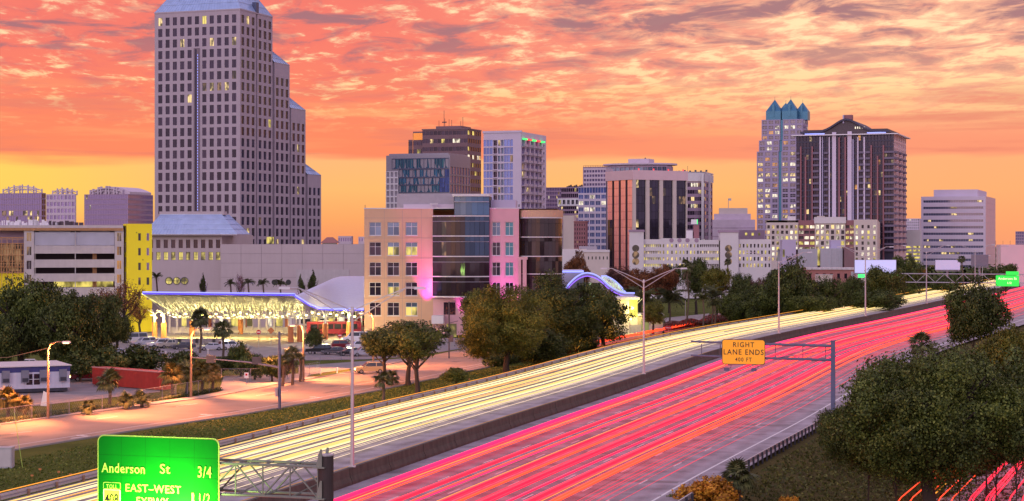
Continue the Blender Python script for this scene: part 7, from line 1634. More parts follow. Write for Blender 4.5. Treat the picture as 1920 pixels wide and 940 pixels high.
# people waiting at the station: one continuous skinned figure each
def person(px, py, label, mname='paint_grey', head=0, pose=0.0):
    v = [(0, 0, .92), (0, 0, 1.15), (0, 0, 1.42), (0, 0, 1.52), (0, .02, 1.66), (.1, 0, .88), (.12, .06 * pose, .48), (.12, .1 * pose, .06), (.12, .1 * pose - .12, .04), (-.1, 0, .88), (-.12, -.1 * pose, .48), (-.12, -.22 * pose, .06), (-.12, -.22 * pose - .12, .04), (.2, 0, 1.4), (.27, .03, 1.12), (.27, -.08, .86), (-.2, 0, 1.4), (-.27, .03, 1.12), (-.27, -.1, .86)]
    e = [(0, 1), (1, 2), (2, 3), (3, 4), (0, 5), (5, 6), (6, 7), (7, 8), (0, 9), (9, 10), (10, 11), (11, 12), (2, 13), (13, 14), (14, 15), (2, 16), (16, 17), (17, 18)]
    rr_ = [.14, .14, .15, .06, .10, .10, .07, .05, .04, .10, .07, .05, .04, .07, .05, .035, .07, .05, .035]
    if 'person' not in WT:
        me = bpy.data.meshes.new('person'); me.from_pydata(v, e, []); WT['person'] = me
    me = WT['person'].copy(); me.materials.append(MT[mname]); p = g(px, py); o = put('person', me, None, tuple(p), (0, 0, R(head))); md = o.modifiers.new('skin', 'SKIN'); sk = me.skin_vertices[0].data
    for i, r_ in enumerate(rr_): sk[i].radius = (r_, r_)
    sk[0].use_root = True; ss = o.modifiers.new('sub', 'SUBSURF'); ss.levels = 1; ss.render_levels = 1; tag(o, label, 'person', 'people around the bus station'); return o
person(1217, 617, 'person in dark clothes walking in front of the kiosk building', pose=1); person(1244, 634, 'person in dark clothes standing on the verge near the ramp', 'paint_black', 40, 1)
for i, (px, py, lb, c) in enumerate(((668, 627, 'person in dark clothes standing left of the second red bus', 'paint_black'), (674, 628, 'person in grey clothes standing beside the tan offices corner', 'paint_grey'), (526, 616, 'person in dark clothes waiting left of the orange column pair', 'paint_black'), (518, 617, 'person in grey clothes seated group edge under the canopy', 'paint_grey'), (382, 616, 'person in pale clothes waiting under the canopy near the palm', 'cream'), (396, 618, 'person in red clothes waiting under the canopy behind the palm', 'paint_red'), (1204, 612, 'person in dark clothes beside the kiosk planters', 'paint_black'))): person(px, py, lb, c, i * 50, i % 2)

# ------------------------------------------------------------------ vegetation
npr = np.random.default_rng(11)
def leafmesh(name, centers, normals, size, mname, aspect=1.5, curl=.25):
    n = len(centers); t = npr.normal(size=(n, 3)); t -= normals * (t * normals).sum(1, keepdims=True); t /= np.linalg.norm(t, axis=1, keepdims=True) + 1e-9; b_ = np.cross(normals, t)
    s_ = (size * npr.uniform(.6, 1.35, n))[:, None]; a = t * s_ * aspect / 2; c = b_ * s_ / 2; d = normals * s_ * curl
    v = np.stack([centers - a, centers - c + d, centers + a, centers + c + d], 1).reshape(-1, 3)
    me = bpy.data.meshes.new(name); me.vertices.add(4 * n); me.vertices.foreach_set('co', v.ravel().astype(np.float32)); me.loops.add(4 * n); me.loops.foreach_set('vertex_index', np.arange(4 * n, dtype=np.int32))
    me.polygons.add(n); me.polygons.foreach_set('loop_start', np.arange(0, 4 * n, 4, dtype=np.int32)); me.materials.append(MT[mname]); me.update(calc_edges=True); me.validate(); return me
def crown_points(n, lobes, flat=.75, spread=.62, lob=(.28, .46), seed=0, fill=.22, cut=-.55):
    r = np.random.default_rng(seed); d = r.normal(size=(lobes, 3)); d /= np.linalg.norm(d, axis=1, keepdims=True); d[:, 2] = np.where(d[:, 2] < 0, d[:, 2] * .75, d[:, 2])
    c = d * spread * r.uniform(.55, 1.12, (lobes, 1)); rad = r.uniform(lob[0], lob[1], lobes); w = rad ** 2; w /= w.sum(); idx = r.choice(lobes, n, p=w)
    u = r.normal(size=(n, 3)); u /= np.linalg.norm(u, axis=1, keepdims=True)
    # sub clumps on each lobe
    q = r.normal(size=(lobes, 14, 3)); q /= np.linalg.norm(q, axis=2, keepdims=True); j = r.integers(0, 14, n); base = q[idx, j]; mixw = r.uniform(.0, .55, (n, 1)); uu = base * (1 - mixw) + u * mixw; uu /= np.linalg.norm(uu, axis=1, keepdims=True) + 1e-9
    rr = rad[idx][:, None] * (1 - fill * r.random((n, 1)) ** 1.5) * (1 + .16 * r.normal(size=(n, 1)) * .6); p = c[idx] + uu * rr; p[:, 2] *= flat
    nrm = uu + .55 * r.normal(size=(n, 3)); nrm /= np.linalg.norm(nrm, axis=1, keepdims=True); return p, nrm
CROWNS = {}
def crown_mesh(kind, var, mname):
    k = (kind, var, mname)
    if k in CROWNS: return CROWNS[k]
    n, lobes, flat, spread, lob, size, fill = {'big': (95000, 70, .80, .74, (.15, .32), .017, .6), 'oak': (22000, 42, .78, .70, (.20, .36), .034, .55), 'loose': (6500, 30, .95, .62, (.18, .34), .045, .8), 'bush': (5000, 16, .75, .55, (.30, .5), .065, .5), 'bare': (3800, 30, 1.0, .62, (.22, .40), .035, .95), 'cone': (3500, 12, 1.0, .5, (.3, .5), .06, .6)}[kind]
    p, nr = crown_points(n, lobes, flat, spread, lob, var * 17 + 3, fill)
    if kind == 'cone': z_ = (p[:, 2] + 1) / 2; s_ = np.clip(1.15 - z_, .08, 1)[:, None]; p[:, :2] *= s_
    me = leafmesh('crown', p, nr, size, mname); CROWNS[k] = me; return me
TRUNKS = {}
def trunk_mesh(var, lean=0.0):
    if var in TRUNKS: return TRUNKS[var]
    r = random.Random(var * 31 + 5); m = MB(); m.tube([(0, 0, -.05), (.01, 0, .1), (.02 * r.uniform(-1, 1), .02, .34), (.04 * r.uniform(-1, 1), 0, .55), (0, 0, .8)], [.050, .036, .030, .022, .006], 8)
    for i in range(9):
        a = i * 2.4 + r.random(); z0 = .30 + .035 * i; L_ = r.uniform(.25, .42); x1, y1 = math.cos(a), math.sin(a)
        m.tube([(0, 0, z0), (x1 * L_ * .5, y1 * L_ * .5, z0 + .12), (x1 * L_, y1 * L_, z0 + .2 + r.random() * .15)], [.018, .011, .003], 5)
        for s_ in (-1, 1): b_ = a + s_ * .6; m.tube([(x1 * L_ * .5, y1 * L_ * .5, z0 + .12), (x1 * L_ * .5 + math.cos(b_) * .18, y1 * L_ * .5 + math.sin(b_) * .18, z0 + .3)], [.008, .002], 4)
    TRUNKS[var] = m.mesh('trunk', 'trunk'); return TRUNKS[var]
def tree(px, base_py, pxw, top_py, label, kind='oak', leaf='leaf_oak', var=0, group='trees around the station and frontage road', bot_py=None, name='oak_tree', Y=None, z=GZ, cat='tree', crz=None, dens=1.0, tw=1.0):
    """px: trunk column, base: ground row, pxw: crown width in photo columns, top row, crown bottom row"""
    if Y is None: p = g(px, base_py, z)
    else: p = P(px, 457, Y); p.z = z
    sc = F / p.y; H = 20 - z - (top_py - 457) / sc; w = pxw / sc / 2; bz = (20 - z - (bot_py - 457) / sc) if bot_py else H * .28
    bz = max(.1, bz); t = thing(name, label, cat, tuple(p), 0, group); ch = (H - bz); cz = bz + ch * .5; w *= 1.06
    fl_ = {'big': .80, 'oak': .78, 'loose': .95, 'bush': .75, 'bare': 1.0, 'cone': 1.0}[kind]
    put('crown', crown_mesh(kind, var, leaf), t, (0, 0, cz), (0, 0, rnd.random() * 6.28), (w * 1.0, w * 1.0, ch * .53 / (fl_ * .93)))
    th = H / .9; ts = min(H * 1.05, max(2.0, w * 2.1)); put('trunk', trunk_mesh(var % 4), t, (0, 0, 0), (0, 0, rnd.random() * 6), (ts * tw, ts * tw, H * .98)); return t
def palm_mesh(kind):
    if kind in CROWNS: return CROWNS[kind]
    m = MB(); r = random.Random(3 if kind == 'fan' else 5)
    if kind in ('fan', 'fanlow'):     # frond: stalk with a fan of narrow blades
        m.tube([(0, 0, 0), (.45, 0, .16)], [.02, .012], 4); 
        for i in range(13):
            a = R(-78 + i * 13); L_ = .62 * (1 - .25 * abs(a)); c, s_ = math.cos(a), math.sin(a); w = .045; m.face([(.42, 0, .16), (.42 + c * L_ * .55 - s_ * w, s_ * L_ * .55 + c * w, .15), (.42 + c * L_, s_ * L_, -.02 - .1 * abs(a)), (.42 + c * L_ * .55 + s_ * w, s_ * L_ * .55 - c * w, .15)])
    else:
        pts = [(i / 8, 0, .42 * math.sin(i / 8 * 1.9) - .35 * (i / 8) ** 2) for i in range(9)]; m.tube(pts, [.02 - .0018 * i for i in range(9)], 3)
        for i in range(1, 9):
            x, _, z_ = pts[i]; L_ = .26 * math.sin(math.pi * (i / 8 * .8 + .15))
            for s_ in (-1, 1):
                for q in (0, .5): x_ = x - q / 8; m.face([(x_, 0, z_), (x_ + .035, s_ * .01, z_), (x_ + .11, s_ * L_, z_ - .10), (x_ + .06, s_ * L_ * .9, z_ - .11)])
    CROWNS[kind] = {}; CROWNS[kind]['mb'] = m; return CROWNS[kind]
def palm(px, base_py, top_py, pxw, label, kind='fan', leaf='leaf_palm', fronds=26, Y=None, z=GZ, group='palms', name='palm_tree', single=False, cat='palm', skirt=False, up=0.0):
    if Y is None: p = g(px, base_py, z)
    else: p = P(px, 457, Y); p.z = z
    sc = F / p.y; H = 20 - z - (top_py - 457) / sc; w = pxw / sc / 2; t = thing(name, label, cat, tuple(p), 0, group); d = palm_mesh(kind); key = (kind, leaf)
    if key not in WT: WT[key] = d['mb'].mesh('frond', leaf)
    th = max(.2, H - w * .75); m = MB(); m.tube([(0, 0, 0), (.04 * th, 0, th * .5), (0, 0, th)], [.24, .19, .22], 8); m.build('trunk', 'palm_trunk', t, sc=None) if False else m.build('trunk', 'palm_trunk', t)
    sp = w / (1.0 if kind == 'fan' else .98); allm = MB()
    for i in range(fronds):
        a = i * 2.399 + rnd.random() * .3; el = R(rnd.uniform(-48, 72) + up) if kind == 'fan' else R(rnd.uniform(-35, 60) + up); s_ = sp * rnd.uniform(.8, 1.08)
        mtx = Matrix.Translation((0, 0, th)) @ Matrix.Rotation(a, 4, 'Z') @ Matrix.Rotation(-el, 4, 'Y') @ Matrix.Rotation(rnd.uniform(-.4, .4), 4, 'X') @ Matrix.Scale(s_, 4)
        if single: o = put('frond', WT[key], t); o.matrix_basis = mtx
        else: allm.add(d['mb'], mtx)
    if not single: allm.build('crown', leaf, t)
    if skirt:
        sk = MB()
        for i in range(60): a = rnd.random() * 6.28; z_ = th - rnd.random() * th * .35; r_ = .3 + rnd.random() * w * .4; sk.face([(.1 * math.cos(a), .1 * math.sin(a), z_), (r_ * math.cos(a + .1), r_ * math.sin(a + .1), z_ - .5), (r_ * math.cos(a), r_ * math.sin(a), z_ - 1.1 - rnd.random()), (r_ * math.cos(a - .15), r_ * math.sin(a - .15), z_ - .6)])
        sk.build('dead_frond_skirt', 'palm_trunk', t)
    return t
# foreground right
GR = 'big trees of the embankment at right'
tree(1745, 1010, 390, 640, 'biggest dark green oak filling the lower right corner above the ramp', 'big', 'leaf_oak', 1, GR, bot_py=925, z=-2.65)
tree(1628, 985, 200, 742, 'left lobe oak of the right embankment overlapping the guardrail', 'big', 'leaf_oak', 2, GR, bot_py=900, z=-2.65, tw=.2)
tree(1850, 930, 230, 648, 'tall dark oak behind the biggest one at the right edge', 'oak', 'leaf_dark', 2, GR, bot_py=860, z=-2.6, tw=.2)
tree(1690, 905, 200, 665, 'olive green oak crown just below the small fan palm at right', 'oak', 'leaf_oak', 3, GR, bot_py=850, z=-2.6, tw=.2)
tree(1905, 1010, 180, 720, 'dark oak cut by the right edge of the frame', 'oak', 'leaf_dark', 4, GR, bot_py=880, z=-2.6, tw=.2)
tree(1868, 990, 190, 745, 'bushy dark oak above the red lit ramp at the right edge', 'oak', 'leaf_oak', 5, GR, bot_py=892, z=-2.65, tw=.2)
tree(1680, 1000, 190, 770, 'oak lobe left of the big trunk above the orange trails', 'oak', 'leaf_oak', 0, GR, bot_py=898, z=-2.65, tw=.2)
tree(1800, 985, 200, 760, 'oak lobe right of the big trunk above the red trails', 'oak', 'leaf_dark', 8, GR, bot_py=885, z=-2.65, tw=.2)
tree(1565, 905, 80, 770, 'small bushy oak at the foot of the blue sign post', 'oak', 'leaf_dark', 6, GR, bot_py=862, z=-2.4, tw=.2)
tree(1890, 800, 130, 612, 'yellowish green bushy tree at the right edge behind the oaks', 'oak', 'leaf_gold', 5, GR, bot_py=760, z=-2.6, tw=.2)
tree(1826, 716, 136, 523, 'dark round tree standing in front of the far carriageways', 'oak', 'leaf_dark', 0, GR, bot_py=660, z=-2.2, tw=.2)
palm(1728, 760, 625, 66, 'fan palm top rising over the oaks left of the round tree', 'fan', fronds=34, z=-2.4, single=True)
palm(1384, 985, 868, 90, 'dense fan palm on the slope at the bottom edge', 'fan', fronds=44, z=-2.3, single=True, up=15)
tree(1330, 990, 130, 890, 'orange autumn shrub at the bottom edge left of the fan palm', 'bush', 'leaf_orange', 0, 'shrubs on the embankment', name='shrub', cat='shrub', z=-2.2)
tree(1478, 990, 50, 928, 'small orange shrub right of the bottom fan palm', 'bush', 'leaf_orange', 1, 'shrubs on the embankment', name='shrub', cat='shrub', z=-2.4)
tree(1255, 985, 70, 925, 'low olive shrub under the guardrail at the bottom edge', 'bush', 'leaf_gold', 2, 'shrubs on the embankment', name='shrub', cat='shrub', z=-2.2)
for i, (px, py, w, top, lf, lb) in enumerate(((1780, 925, 70, 862, 'leaf_orange', 'orange tipped shrub beside the red lit ramp'), (1690, 915, 60, 880, 'leaf_green', 'green shrub left of the big trunk'), (1830, 905, 60, 868, 'leaf_dark', 'dark shrub above the red lit ramp'))): tree(px, py, w, top, lb, 'bush', lf, i, 'shrubs on the embankment', name='shrub', cat='shrub', z=-2.5)
# verge trees
tree(766, 722, 176, 598, 'dark oak on the verge right of the nearest lamp post', 'oak', 'leaf_dark', 1, bot_py=676); tree(783, 740, 112, 604, 'slender green tree in front of the dark verge oak', 'loose', 'leaf_green', 2, bot_py=690)
tree(722, 714, 100, 615, 'left crown of the verge oak behind the nearest lamp post', 'oak', 'leaf_oak', 2, bot_py=672)
tree(950, 702, 200, 538, 'golden brown oak left of the dark oak mass', 'big', 'leaf_gold', 3, bot_py=690); tree(905, 668, 110, 545, 'dark green oak behind the golden one', 'oak', 'leaf_oak', 5, bot_py=640)
tree(1045, 668, 215, 516, 'largest dark oak in front of the black glass drum', 'big', 'leaf_dark', 4, bot_py=665); tree(1130, 655, 120, 548, 'dark oak right of the largest one beside the kiosk', 'oak', 'leaf_dark', 6, bot_py=655); tree(1010, 692, 130, 615, 'low dark oak at the right foot of the golden oak', 'oak', 'leaf_oak', 7, bot_py=692); tree(975, 650, 120, 560, 'dark oak crown between the golden and largest oaks', 'oak', 'leaf_dark', 8, bot_py=640)
tree(855, 730, 62, 688, 'small round glossy shrub tree on the verge', 'bush', 'leaf_green', 3, bot_py=718, name='small_tree')
palm(718, 762, 697, 46, 'small fan palm on the verge beside the nearest lamp post', 'fan', 'leaf_palm', 26, single=True)
# left side
tree(40, 706, 160, 522, 'broad dark oak at the left edge behind the trailer', 'oak', 'leaf_dark', 3, bot_py=690); tree(130, 712, 150, 548, 'dark oak second from the left behind the trailer', 'oak', 'leaf_dark', 5, bot_py=700); tree(95, 700, 110, 530, 'brownish oak between the two left dark oaks', 'oak', 'leaf_oak', 1, bot_py=690)
tree(188, 690, 110, 552, 'dark oak right of the left oak group', 'oak', 'leaf_dark', 7, bot_py=680); tree(-20, 715, 120, 575, 'dark oak cut by the left edge', 'oak', 'leaf_dark', 2, bot_py=700); tree(218, 668, 70, 590, 'round dark oak beside the left car row', 'oak', 'leaf_dark', 6, bot_py=650)
tree(232, 640, 95, 520, 'thin reddish tree in front of the yellow garage tower', 'bare', 'leaf_rust', 0, bot_py=610, name='bare_tree'); tree(196, 648, 80, 526, 'thin reddish tree left of the yellow garage tower', 'bare', 'leaf_rust', 1, bot_py=620, name='bare_tree'); tree(262, 628, 55, 565, 'small reddish tree beside the canopy corner', 'bare', 'leaf_rust', 2, bot_py=610, name='bare_tree')
for i, (px, py, w, top, lf, lb) in enumerate(((150, 716, 90, 655, 'leaf_dark', 'dark shrub mass left of the red pickup'), (200, 712, 110, 645, 'leaf_dark', 'dark shrub mass behind the red container'), (258, 708, 110, 643, 'leaf_dark', 'rounded dark shrub right of the container back'), (345, 712, 90, 655, 'leaf_dark', 'dark hedge behind the golden palmettos'), (415, 705, 70, 668, 'leaf_dark', 'dark shrub right of the golden palmettos'), (452, 706, 60, 640, 'leaf_oak', 'twiggy shrub tree before the white car'), (478, 712, 70, 662, 'leaf_dark', 'dark shrub beside the signal arm'), (510, 716, 66, 664, 'leaf_dark', 'dark shrub left of the signal pole'))): tree(px, py, w, top, lb, 'bush', lf, i % 4, 'dark shrubs between the streets', name='shrub', cat='shrub', bot_py=py - 2)
for i, (px, py, w, top, lb) in enumerate(((322, 744, 60, 682, 'golden lit palmetto left of the orange lamp post'), (350, 738, 58, 680, 'golden lit palmetto behind the orange lamp post'), (378, 738, 60, 680, 'golden lit palmetto right of the orange lamp post'), (398, 735, 50, 684, 'rightmost golden lit palmetto of the group'), (14, 788, 62, 728, 'golden lit palmetto at the left edge by the fence'), (45, 786, 46, 742, 'smaller golden lit palmetto left of the rusty lamp post'))): palm(px, py, top, w, lb, 'fan', 'leaf_palm_lamplit', 40, group='golden lit palmettos along the fence', name='palmetto', single=(i in (0, 4)))
palm(205, 762, 694, 62, 'dark fan palm in front of the red container', 'fan', 'leaf_palm', 40, single=True)
for i, (px, py, w, top, lb) in enumerate(((165, 778, 40, 750, 'low weed clump behind the fence left of the dark palm'), (236, 768, 46, 735, 'low dark palmetto right of the dark palm'), (266, 764, 46, 733, 'low dark palmetto before the red container'), (735, 722, 40, 696, 'low shrub at the foot of the verge oak'))): palm(px, py, top, w, lb, 'fan', 'leaf_palm', 26, group='low palmettos along the fence', name='palmetto')
palm(375, 662, 580, 50, 'palm with dense dark crown in front of the canopy', 'fan', 'leaf_palm', 40); palm(417, 684, 601, 50, 'second palm in front of the canopy right of the first', 'fan', 'leaf_palm', 36, single=True); tree(590, 664, 42, 612, 'small round clipped tree among the parked cars', 'bush', 'leaf_dark', 3, bot_py=654, name='small_tree')
palm(548, 722, 650, 44, 'shaggy palm left of the thin rust lamp post', 'fan', 'leaf_palm', 36, skirt=True); palm(530, 724, 664, 34, 'smaller shaggy palm behind the signal pole', 'fan', 'leaf_palm', 30, skirt=True); palm(563, 716, 662, 26, 'slim palm touching the thin rust lamp post', 'fan', 'leaf_palm', 24)
for px, top, w, lb in ((293, 511, 24, 'date palm beside the yellow garage tower'), (465, 520, 26, 'date palm above the canopy left of the conifer gap'), (493, 523, 24, 'date palm above the canopy in the middle'), (525, 523, 27, 'date palm between the two round wall vents'), (432, 524, 22, 'date palm left of the thin reddish terrace tree')): palm(px, 0, top, w, lb, 'feather', 'leaf_palm', 22, Y=455, group='date palms on the terrace')
for px, top, w, kd, lf, lb in ((380, 512, 26, 'cone', 'leaf_dark', 'dark conifer on the terrace below the round windows'), (450, 508, 22, 'bare', 'leaf_mauve', 'thin mauve tree on the terrace between date palms'), (585, 505, 34, 'cone', 'leaf_dark', 'tall dark conifer beside the vault roof'), (565, 514, 28, 'cone', 'leaf_dark', 'shorter dark conifer beside the vault roof')): tree(px, 0, w, top, lb, kd, lf, 1, 'trees on the terrace', bot_py=555, Y=458, name='terrace_tree')
# belt right of the offices
spec = [(1080, 520, 60, 474, 'leaf_rust', 'orange brown tree behind the arched terminal', 520), (1200, 520, 60, 502, 'leaf_rust', 'rust coloured tree left of the tall fan palm', 500), (1235, 530, 80, 496, 'leaf_rust', 'wide autumn tree left of the tall fan palm', 500), (1165, 505, 70, 500, 'leaf_mauve', 'dark grey green tree before the low cream building', 520), (1255, 500, 50, 490, 'leaf_dark', 'dark tree before the garage complex left part', 530), (1305, 500, 60, 486, 'leaf_dark', 'dark tree behind the tall fan palm', 520), (1345, 540, 64, 500, 'leaf_gold', 'golden autumn tree right of the tall fan palm', 500), (1390, 540, 60, 512, 'leaf_dark', 'dark tree below the slim palm', 480), (1420, 545, 50, 515, 'leaf_mauve', 'greyish tree left of the dark dome tree', 480)]
for i, (px, _, w, top, lf, lb, Y_) in enumerate(spec): tree(px, 0, w, top, lb, 'oak', lf, i % 9, 'trees behind the ramp', bot_py=600 if top > 505 else 560, Y=Y_)
spec = [(1478, 120, 486, 'leaf_dark', 'dark dome shaped tree right of the third lamp post', 430, 600), (1420, 90, 530, 'leaf_dark', 'dark tree left of the third lamp post', 440, 610), (1440, 110, 545, 'leaf_dark', 'low dark tree on the ramp slope', 430, 610), (1550, 80, 520, 'leaf_dark', 'dark tree right of the small cobra lamp', 440, 600), (1520, 110, 550, 'leaf_oak', 'olive tree above the orange ramp curve', 420, 600), (1600, 70, 520, 'leaf_dark', 'dark tree below the lilac billboard left corner', 450, 590), (1655, 90, 500, 'leaf_green', 'green lit tree in front of the lilac billboard', 455, 585), (1700, 70, 478, 'leaf_dark', 'dark tree between lilac billboard and banded office', 560, 560), (1640, 110, 540, 'leaf_dark', 'low dark tree under the gantry', 445, 590), (1725, 30, 503, 'leaf_orange', 'small orange lit tree below the banded office', 560, 520), (1368, 60, 548, 'leaf_oak', 'tree beside the orange street lamp', 445, 605), (1390, 70, 560, 'leaf_dark', 'dark shrub tree right of the orange lamp', 435, 605), (1225, 52, 566, 'leaf_gold', 'round brownish tree beside the kiosk wing', 405, 612), (1885, 50, 490, 'leaf_dark', 'dark tree before the open pinkish garage', 590, 540), (1770, 60, 520, 'leaf_dark', 'dark low tree behind the round tree top', 600, 560)]
for i, (px, w, top, lf, lb, Y_, bp) in enumerate(spec): tree(px, 0, w, top, lb, 'oak', lf, i % 9, 'dark trees along the ramp slope', bot_py=bp, Y=Y_)
palm(1287, 0, 487, 34, 'tall shaggy fan palm with dead frond skirt before the garage complex', 'fan', 'leaf_palm', 34, Y=440, skirt=True, name='tall_palm'); palm(1364, 0, 486, 18, 'slim palm before the lit garage complex', 'fan', 'leaf_palm', 26, Y=560, name='tall_palm'); palm(1803, 0, 480, 20, 'palm before the banded office near the blank billboard', 'fan', 'leaf_palm', 30, Y=600, name='tall_palm'); palm(1826, 0, 500, 14, 'small palm glowing beside the far street lamps', 'fan', 'leaf_palm', 20, Y=600, name='tall_palm')
for px, top, w, Y_, lb in ((1210, 545, 60, 430, 'wide date palm left of the small twin arm lamp'), (1255, 540, 66, 450, 'wide date palm behind the small twin arm lamp'), (1318, 548, 34, 428, 'young palm right of the small twin arm lamp'), (1335, 538, 50, 455, 'wide date palm behind the young palm'), (1188, 540, 50, 445, 'date palm behind the yellow lit kiosk corner'), (1340, 560, 30, 430, 'low palm by the orange lit street lamp')): palm(px, 0, top, w, lb, 'feather', 'leaf_palm', 30, Y=Y_, group='date palms beside the ramp')
# hedges and stuff masses
def belt(name, pts, n, h, w, leaf, size, kind='stuff', z=GZ):
    P_ = []; N_ = []
    for _ in range(n):
        i = npr.integers(0, len(pts) - 1); a = npr.random(); A = pts[i].lerp(pts[i + 1], a); hh = h * (.7 + .3 * math.sin(A.x * .7) * math.sin(A.x * .23)); r_ = npr.normal(size=3); r_ /= np.linalg.norm(r_); P_.append((A.x + r_[0] * w, A.y + r_[1] * w, z + max(.05, hh * .5 + r_[2] * hh * .55))); N_.append(r_)
    me = leafmesh(name, np.array(P_), np.array(N_), size, leaf); o = put(name, me); tag(o, kind='stuff'); return o
belt('verge_hedge', [g(*p) for p in ((920, 688), (1000, 672), (1080, 658), (1110, 652))], 9000, 2.6, 1.6, 'leaf_dark', .35)
belt('ramp_hedge', [g(*p) for p in ((1250, 620), (1330, 606), (1440, 590))], 7000, 2.2, 1.4, 'leaf_mauve', .35)
belt('ramp_slope_growth', [g(*p) for p in ((1380, 590), (1480, 580), (1570, 570), (1640, 562))], 12000, 4.5, 3.5, 'leaf_dark', .45)
belt('fence_weeds', [g(*p) for p in ((-40, 800), (60, 786), (130, 776), (250, 760), (330, 747), (412, 733))], 7000, .7, .5, 'leaf_oak', .14)
belt('far_tree_belt', [Vector((-500, 900, 0)), Vector((-250, 700, 0)), Vector((60, 720, 0)), Vector((300, 1000, 0)), Vector((700, 1300, 0)), Vector((1400, 1600, 0))], 40000, 9, 14, 'leaf_dark', 2.2)
belt('median_far_growth', [Vector((-3000, 2600, 0)), Vector((0, 2400, 0)), Vector((3500, 2600, 0))], 26000, 16, 30, 'leaf_dark', 9)
# short grass tufts on the near verges and slope
def tufts(name, n, fn, leaf, s_):
    pts = []
    while len(pts) < n:
        p = fn()
        if p is not None: pts.append(p)
    c = np.array(pts); nr = npr.normal(size=(n, 3)); nr[:, 2] = np.abs(nr[:, 2]) * .4; nr /= np.linalg.norm(nr, axis=1, keepdims=True); o = put(name, leafmesh(name, c, nr, s_, leaf, 1.8)); tag(o, kind='stuff')
def v1():
    Y = npr.uniform(110, 330); off = -LEDGE - 1.5 - npr.random() * 16; p = hwp(Y, off)
    lox = np.interp(p.y, [q.y for q in lo], [q.x for q in lo]); 
    return (p.x, p.y, terr(p.x, p.y) + .04) if p.x > lox + .6 else None
def v2():
    Y = npr.uniform(95, 260); p = hwp(Y, EOFF(Y) + 4 + npr.random() * 34); return (p.x, p.y, terr(p.x, p.y) + .05)
tufts('verge_grass', 26000, v1, 'leaf_grass', .13); tufts('slope_grass_blades', 42000, v2, 'leaf_slope', .2)

# ------------------------------------------------------------------ light trails of the traffic: thin strands of light at lamp height
def trails(name, mname, specs, Ys, kind='stuff', sides=4):
    m = MB()
    for off, z_, r_, Ya, Yb, amp in specs:
        yy = [y_ for y_ in Ys if Ya < y_ < Yb]
        if len(yy) < 3: continue
        ph = rnd.random() * 6
        f_ = off if callable(off) else (lambda y_, o=off: o)
        m.tube([hwp(y_, f_(y_) + amp * math.sin(y_ / 70 + ph), z_) for y_ in yy], r_, sides, cap=False)
    o = m.build(name, mname); tag(o, kind=kind)
YT = [40, 60, 80] + list(range(96, 480, 12)) + list(range(480, 1200, 40))
def bunch(offs, n, zr, rr, spread, frac=1.0):
    out = []
    for off in offs:
        for _ in range(n):
            Ya, Yb = 40, 1200
            if rnd.random() > frac:
                if rnd.random() < .5: Ya = rnd.uniform(130, 360)
                else: Yb = rnd.uniform(170, 420)
            o_ = off + rnd.gauss(0, spread); out.append((o_, rnd.uniform(*zr), rnd.uniform(*rr), Ya, Yb, rnd.uniform(0, .3)))
    return out
LC = [-6.9, -8.5, -10.0, -11.7, -13.2, -15.2, -16.6]
trails('white_light_trails', 'trail_white', bunch(LC, 1, (1.05, 1.25), (.06, .11), .12, .8) + bunch(LC, 1, (1.05, 1.25), (.03, .05), .4, .6), YT)
trails('yellow_light_trails', 'trail_yellow', bunch([o_ + .32 for o_ in LC] + [-17.4, -12.4, -9.3], 1, (1.0, 1.3), (.05, .09), .1, .75), YT)
trails('amber_light_trails', 'trail_amber', bunch([-10.5, -18.9, -14.0], 1, (1.1, 1.8), (.03, .06), .18, .8), YT)
trails('pale_light_trails', 'trail_pale', bunch([-5.4, -6.3, -7.6, -14.6], 2, (1.0, 1.2), (.015, .035), .6, .6), YT)
def ro(k): return lambda y_: 3.1 + k * (EOFF(y_) - 3.1)
def rbunch(ks, n, zr, rr, spread, frac):
    out = []
    for k in ks:
        for _ in range(n):
            Ya, Yb = 40, 1200
            if rnd.random() > frac:
                if rnd.random() < .5: Ya = rnd.uniform(130, 360)
                else: Yb = rnd.uniform(170, 420)
            out.append((ro(k + rnd.gauss(0, spread)), rnd.uniform(*zr), rnd.uniform(*rr), Ya, Yb, rnd.uniform(0, .25)))
    return out
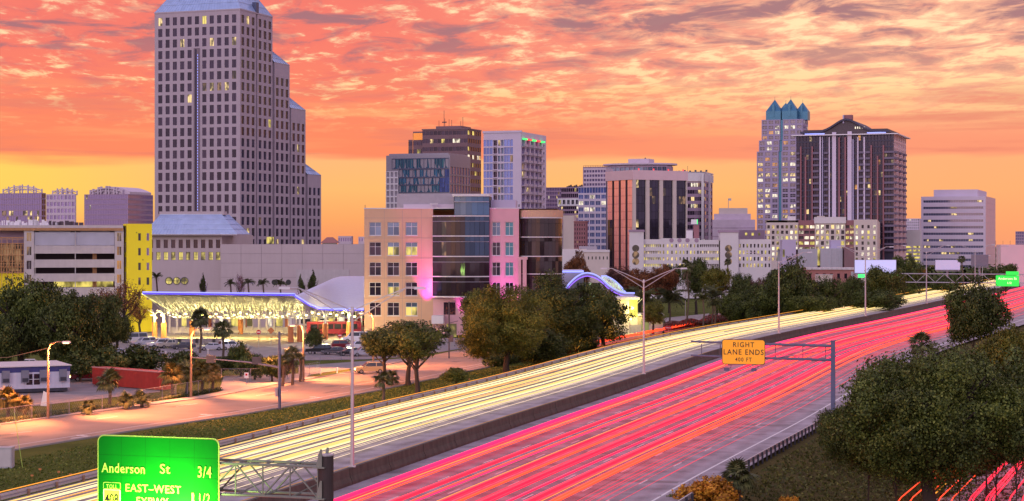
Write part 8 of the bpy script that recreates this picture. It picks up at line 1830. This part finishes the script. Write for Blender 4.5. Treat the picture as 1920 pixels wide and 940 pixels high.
trails('crimson_light_trails', 'trail_red', rbunch([.075, .235, .265, .39, .53, .66, .69], 1, (.65, .95), (.13, .21), .006, .9) + rbunch([.07, .12, .25, .39, .43, .53, .60, .66, .70], 1, (.65, .95), (.04, .09), .012, .7), YT)
trails('magenta_light_trails', 'trail_magenta', rbunch([.035, .05, .33, .60], 1, (.65, .95), (.06, .11), .008, .9), YT)
trails('orange_red_light_trails', 'trail_orange', rbunch([.16, .31, .45, .745, .77], 1, (.65, 1.0), (.06, .12), .008, .85), YT)
trails('rose_light_trails', 'trail_rose', rbunch([.1, .3, .5, .80, .84, .88, .93], 3, (.6, .9), (.012, .03), .03, .45), YT)
trails('amber_marker_trails', 'trail_amber', rbunch([.17, .44, .76], 1, (1.2, 1.8), (.02, .035), .008, .9), YT)
def ptrail(name, mname, paths, r_):
    m = MB()
    for pts in paths: m.tube(pts, r_, 4, cap=False)
    tag(m.build(name, mname), kind='stuff')
q = []
for i in range(10):
    dz = .7 + .1 * (i % 3); o_ = i * .30; q.append([g(px, py) + Vector((-o_ * .3, o_, dz)) for px, py in ((1010, 672), (1060, 662), (1200, 634), (1330, 606), (1520, 573), (1570, 562))])
ptrail('ramp_light_trails', 'trail_orange', q, .07)
q = [[g(px, py) + Vector((0, i * .9, .8)) for px, py in ((1440, 592), (1500, 582), (1560, 572), (1600, 560))] for i in range(4)]; ptrail('ramp_light_trails', 'trail_amber', q, .06)
q = [[g(px, py) + Vector((i * .5, 0, .7)) for px, py in ((1545, 590), (1560, 578), (1600, 560), (1700, 548), (1790, 540))] for i in range(5)]; ptrail('side_ramp_light_trails', 'trail_yellow', q, .08)
for nm, mn, rng_, rr_ in (('lower_ramp_orange_trails', 'trail_orange', (0, 1.0, 2.1, 3.4, 4.5), .05), ('lower_ramp_red_trails', 'trail_red', (6.0, 6.3, 7.4, 7.7, 8.0, 9.4, 10.5, 12, 12.3, 14), .07), ('lower_ramp_amber_trails', 'trail_amber', (2.6, 11.2, 13.2), .05)):
    q = []
    for o_ in rng_: q.append([g(px, py, -2.6) + Vector((o_, 0, .8 + .05 * (o_ % 1))) for px, py in ((1640, 1020), (1690, 950), (1760, 890), (1880, 815), (2050, 740))])
    ptrail(nm, mn, q, rr_)
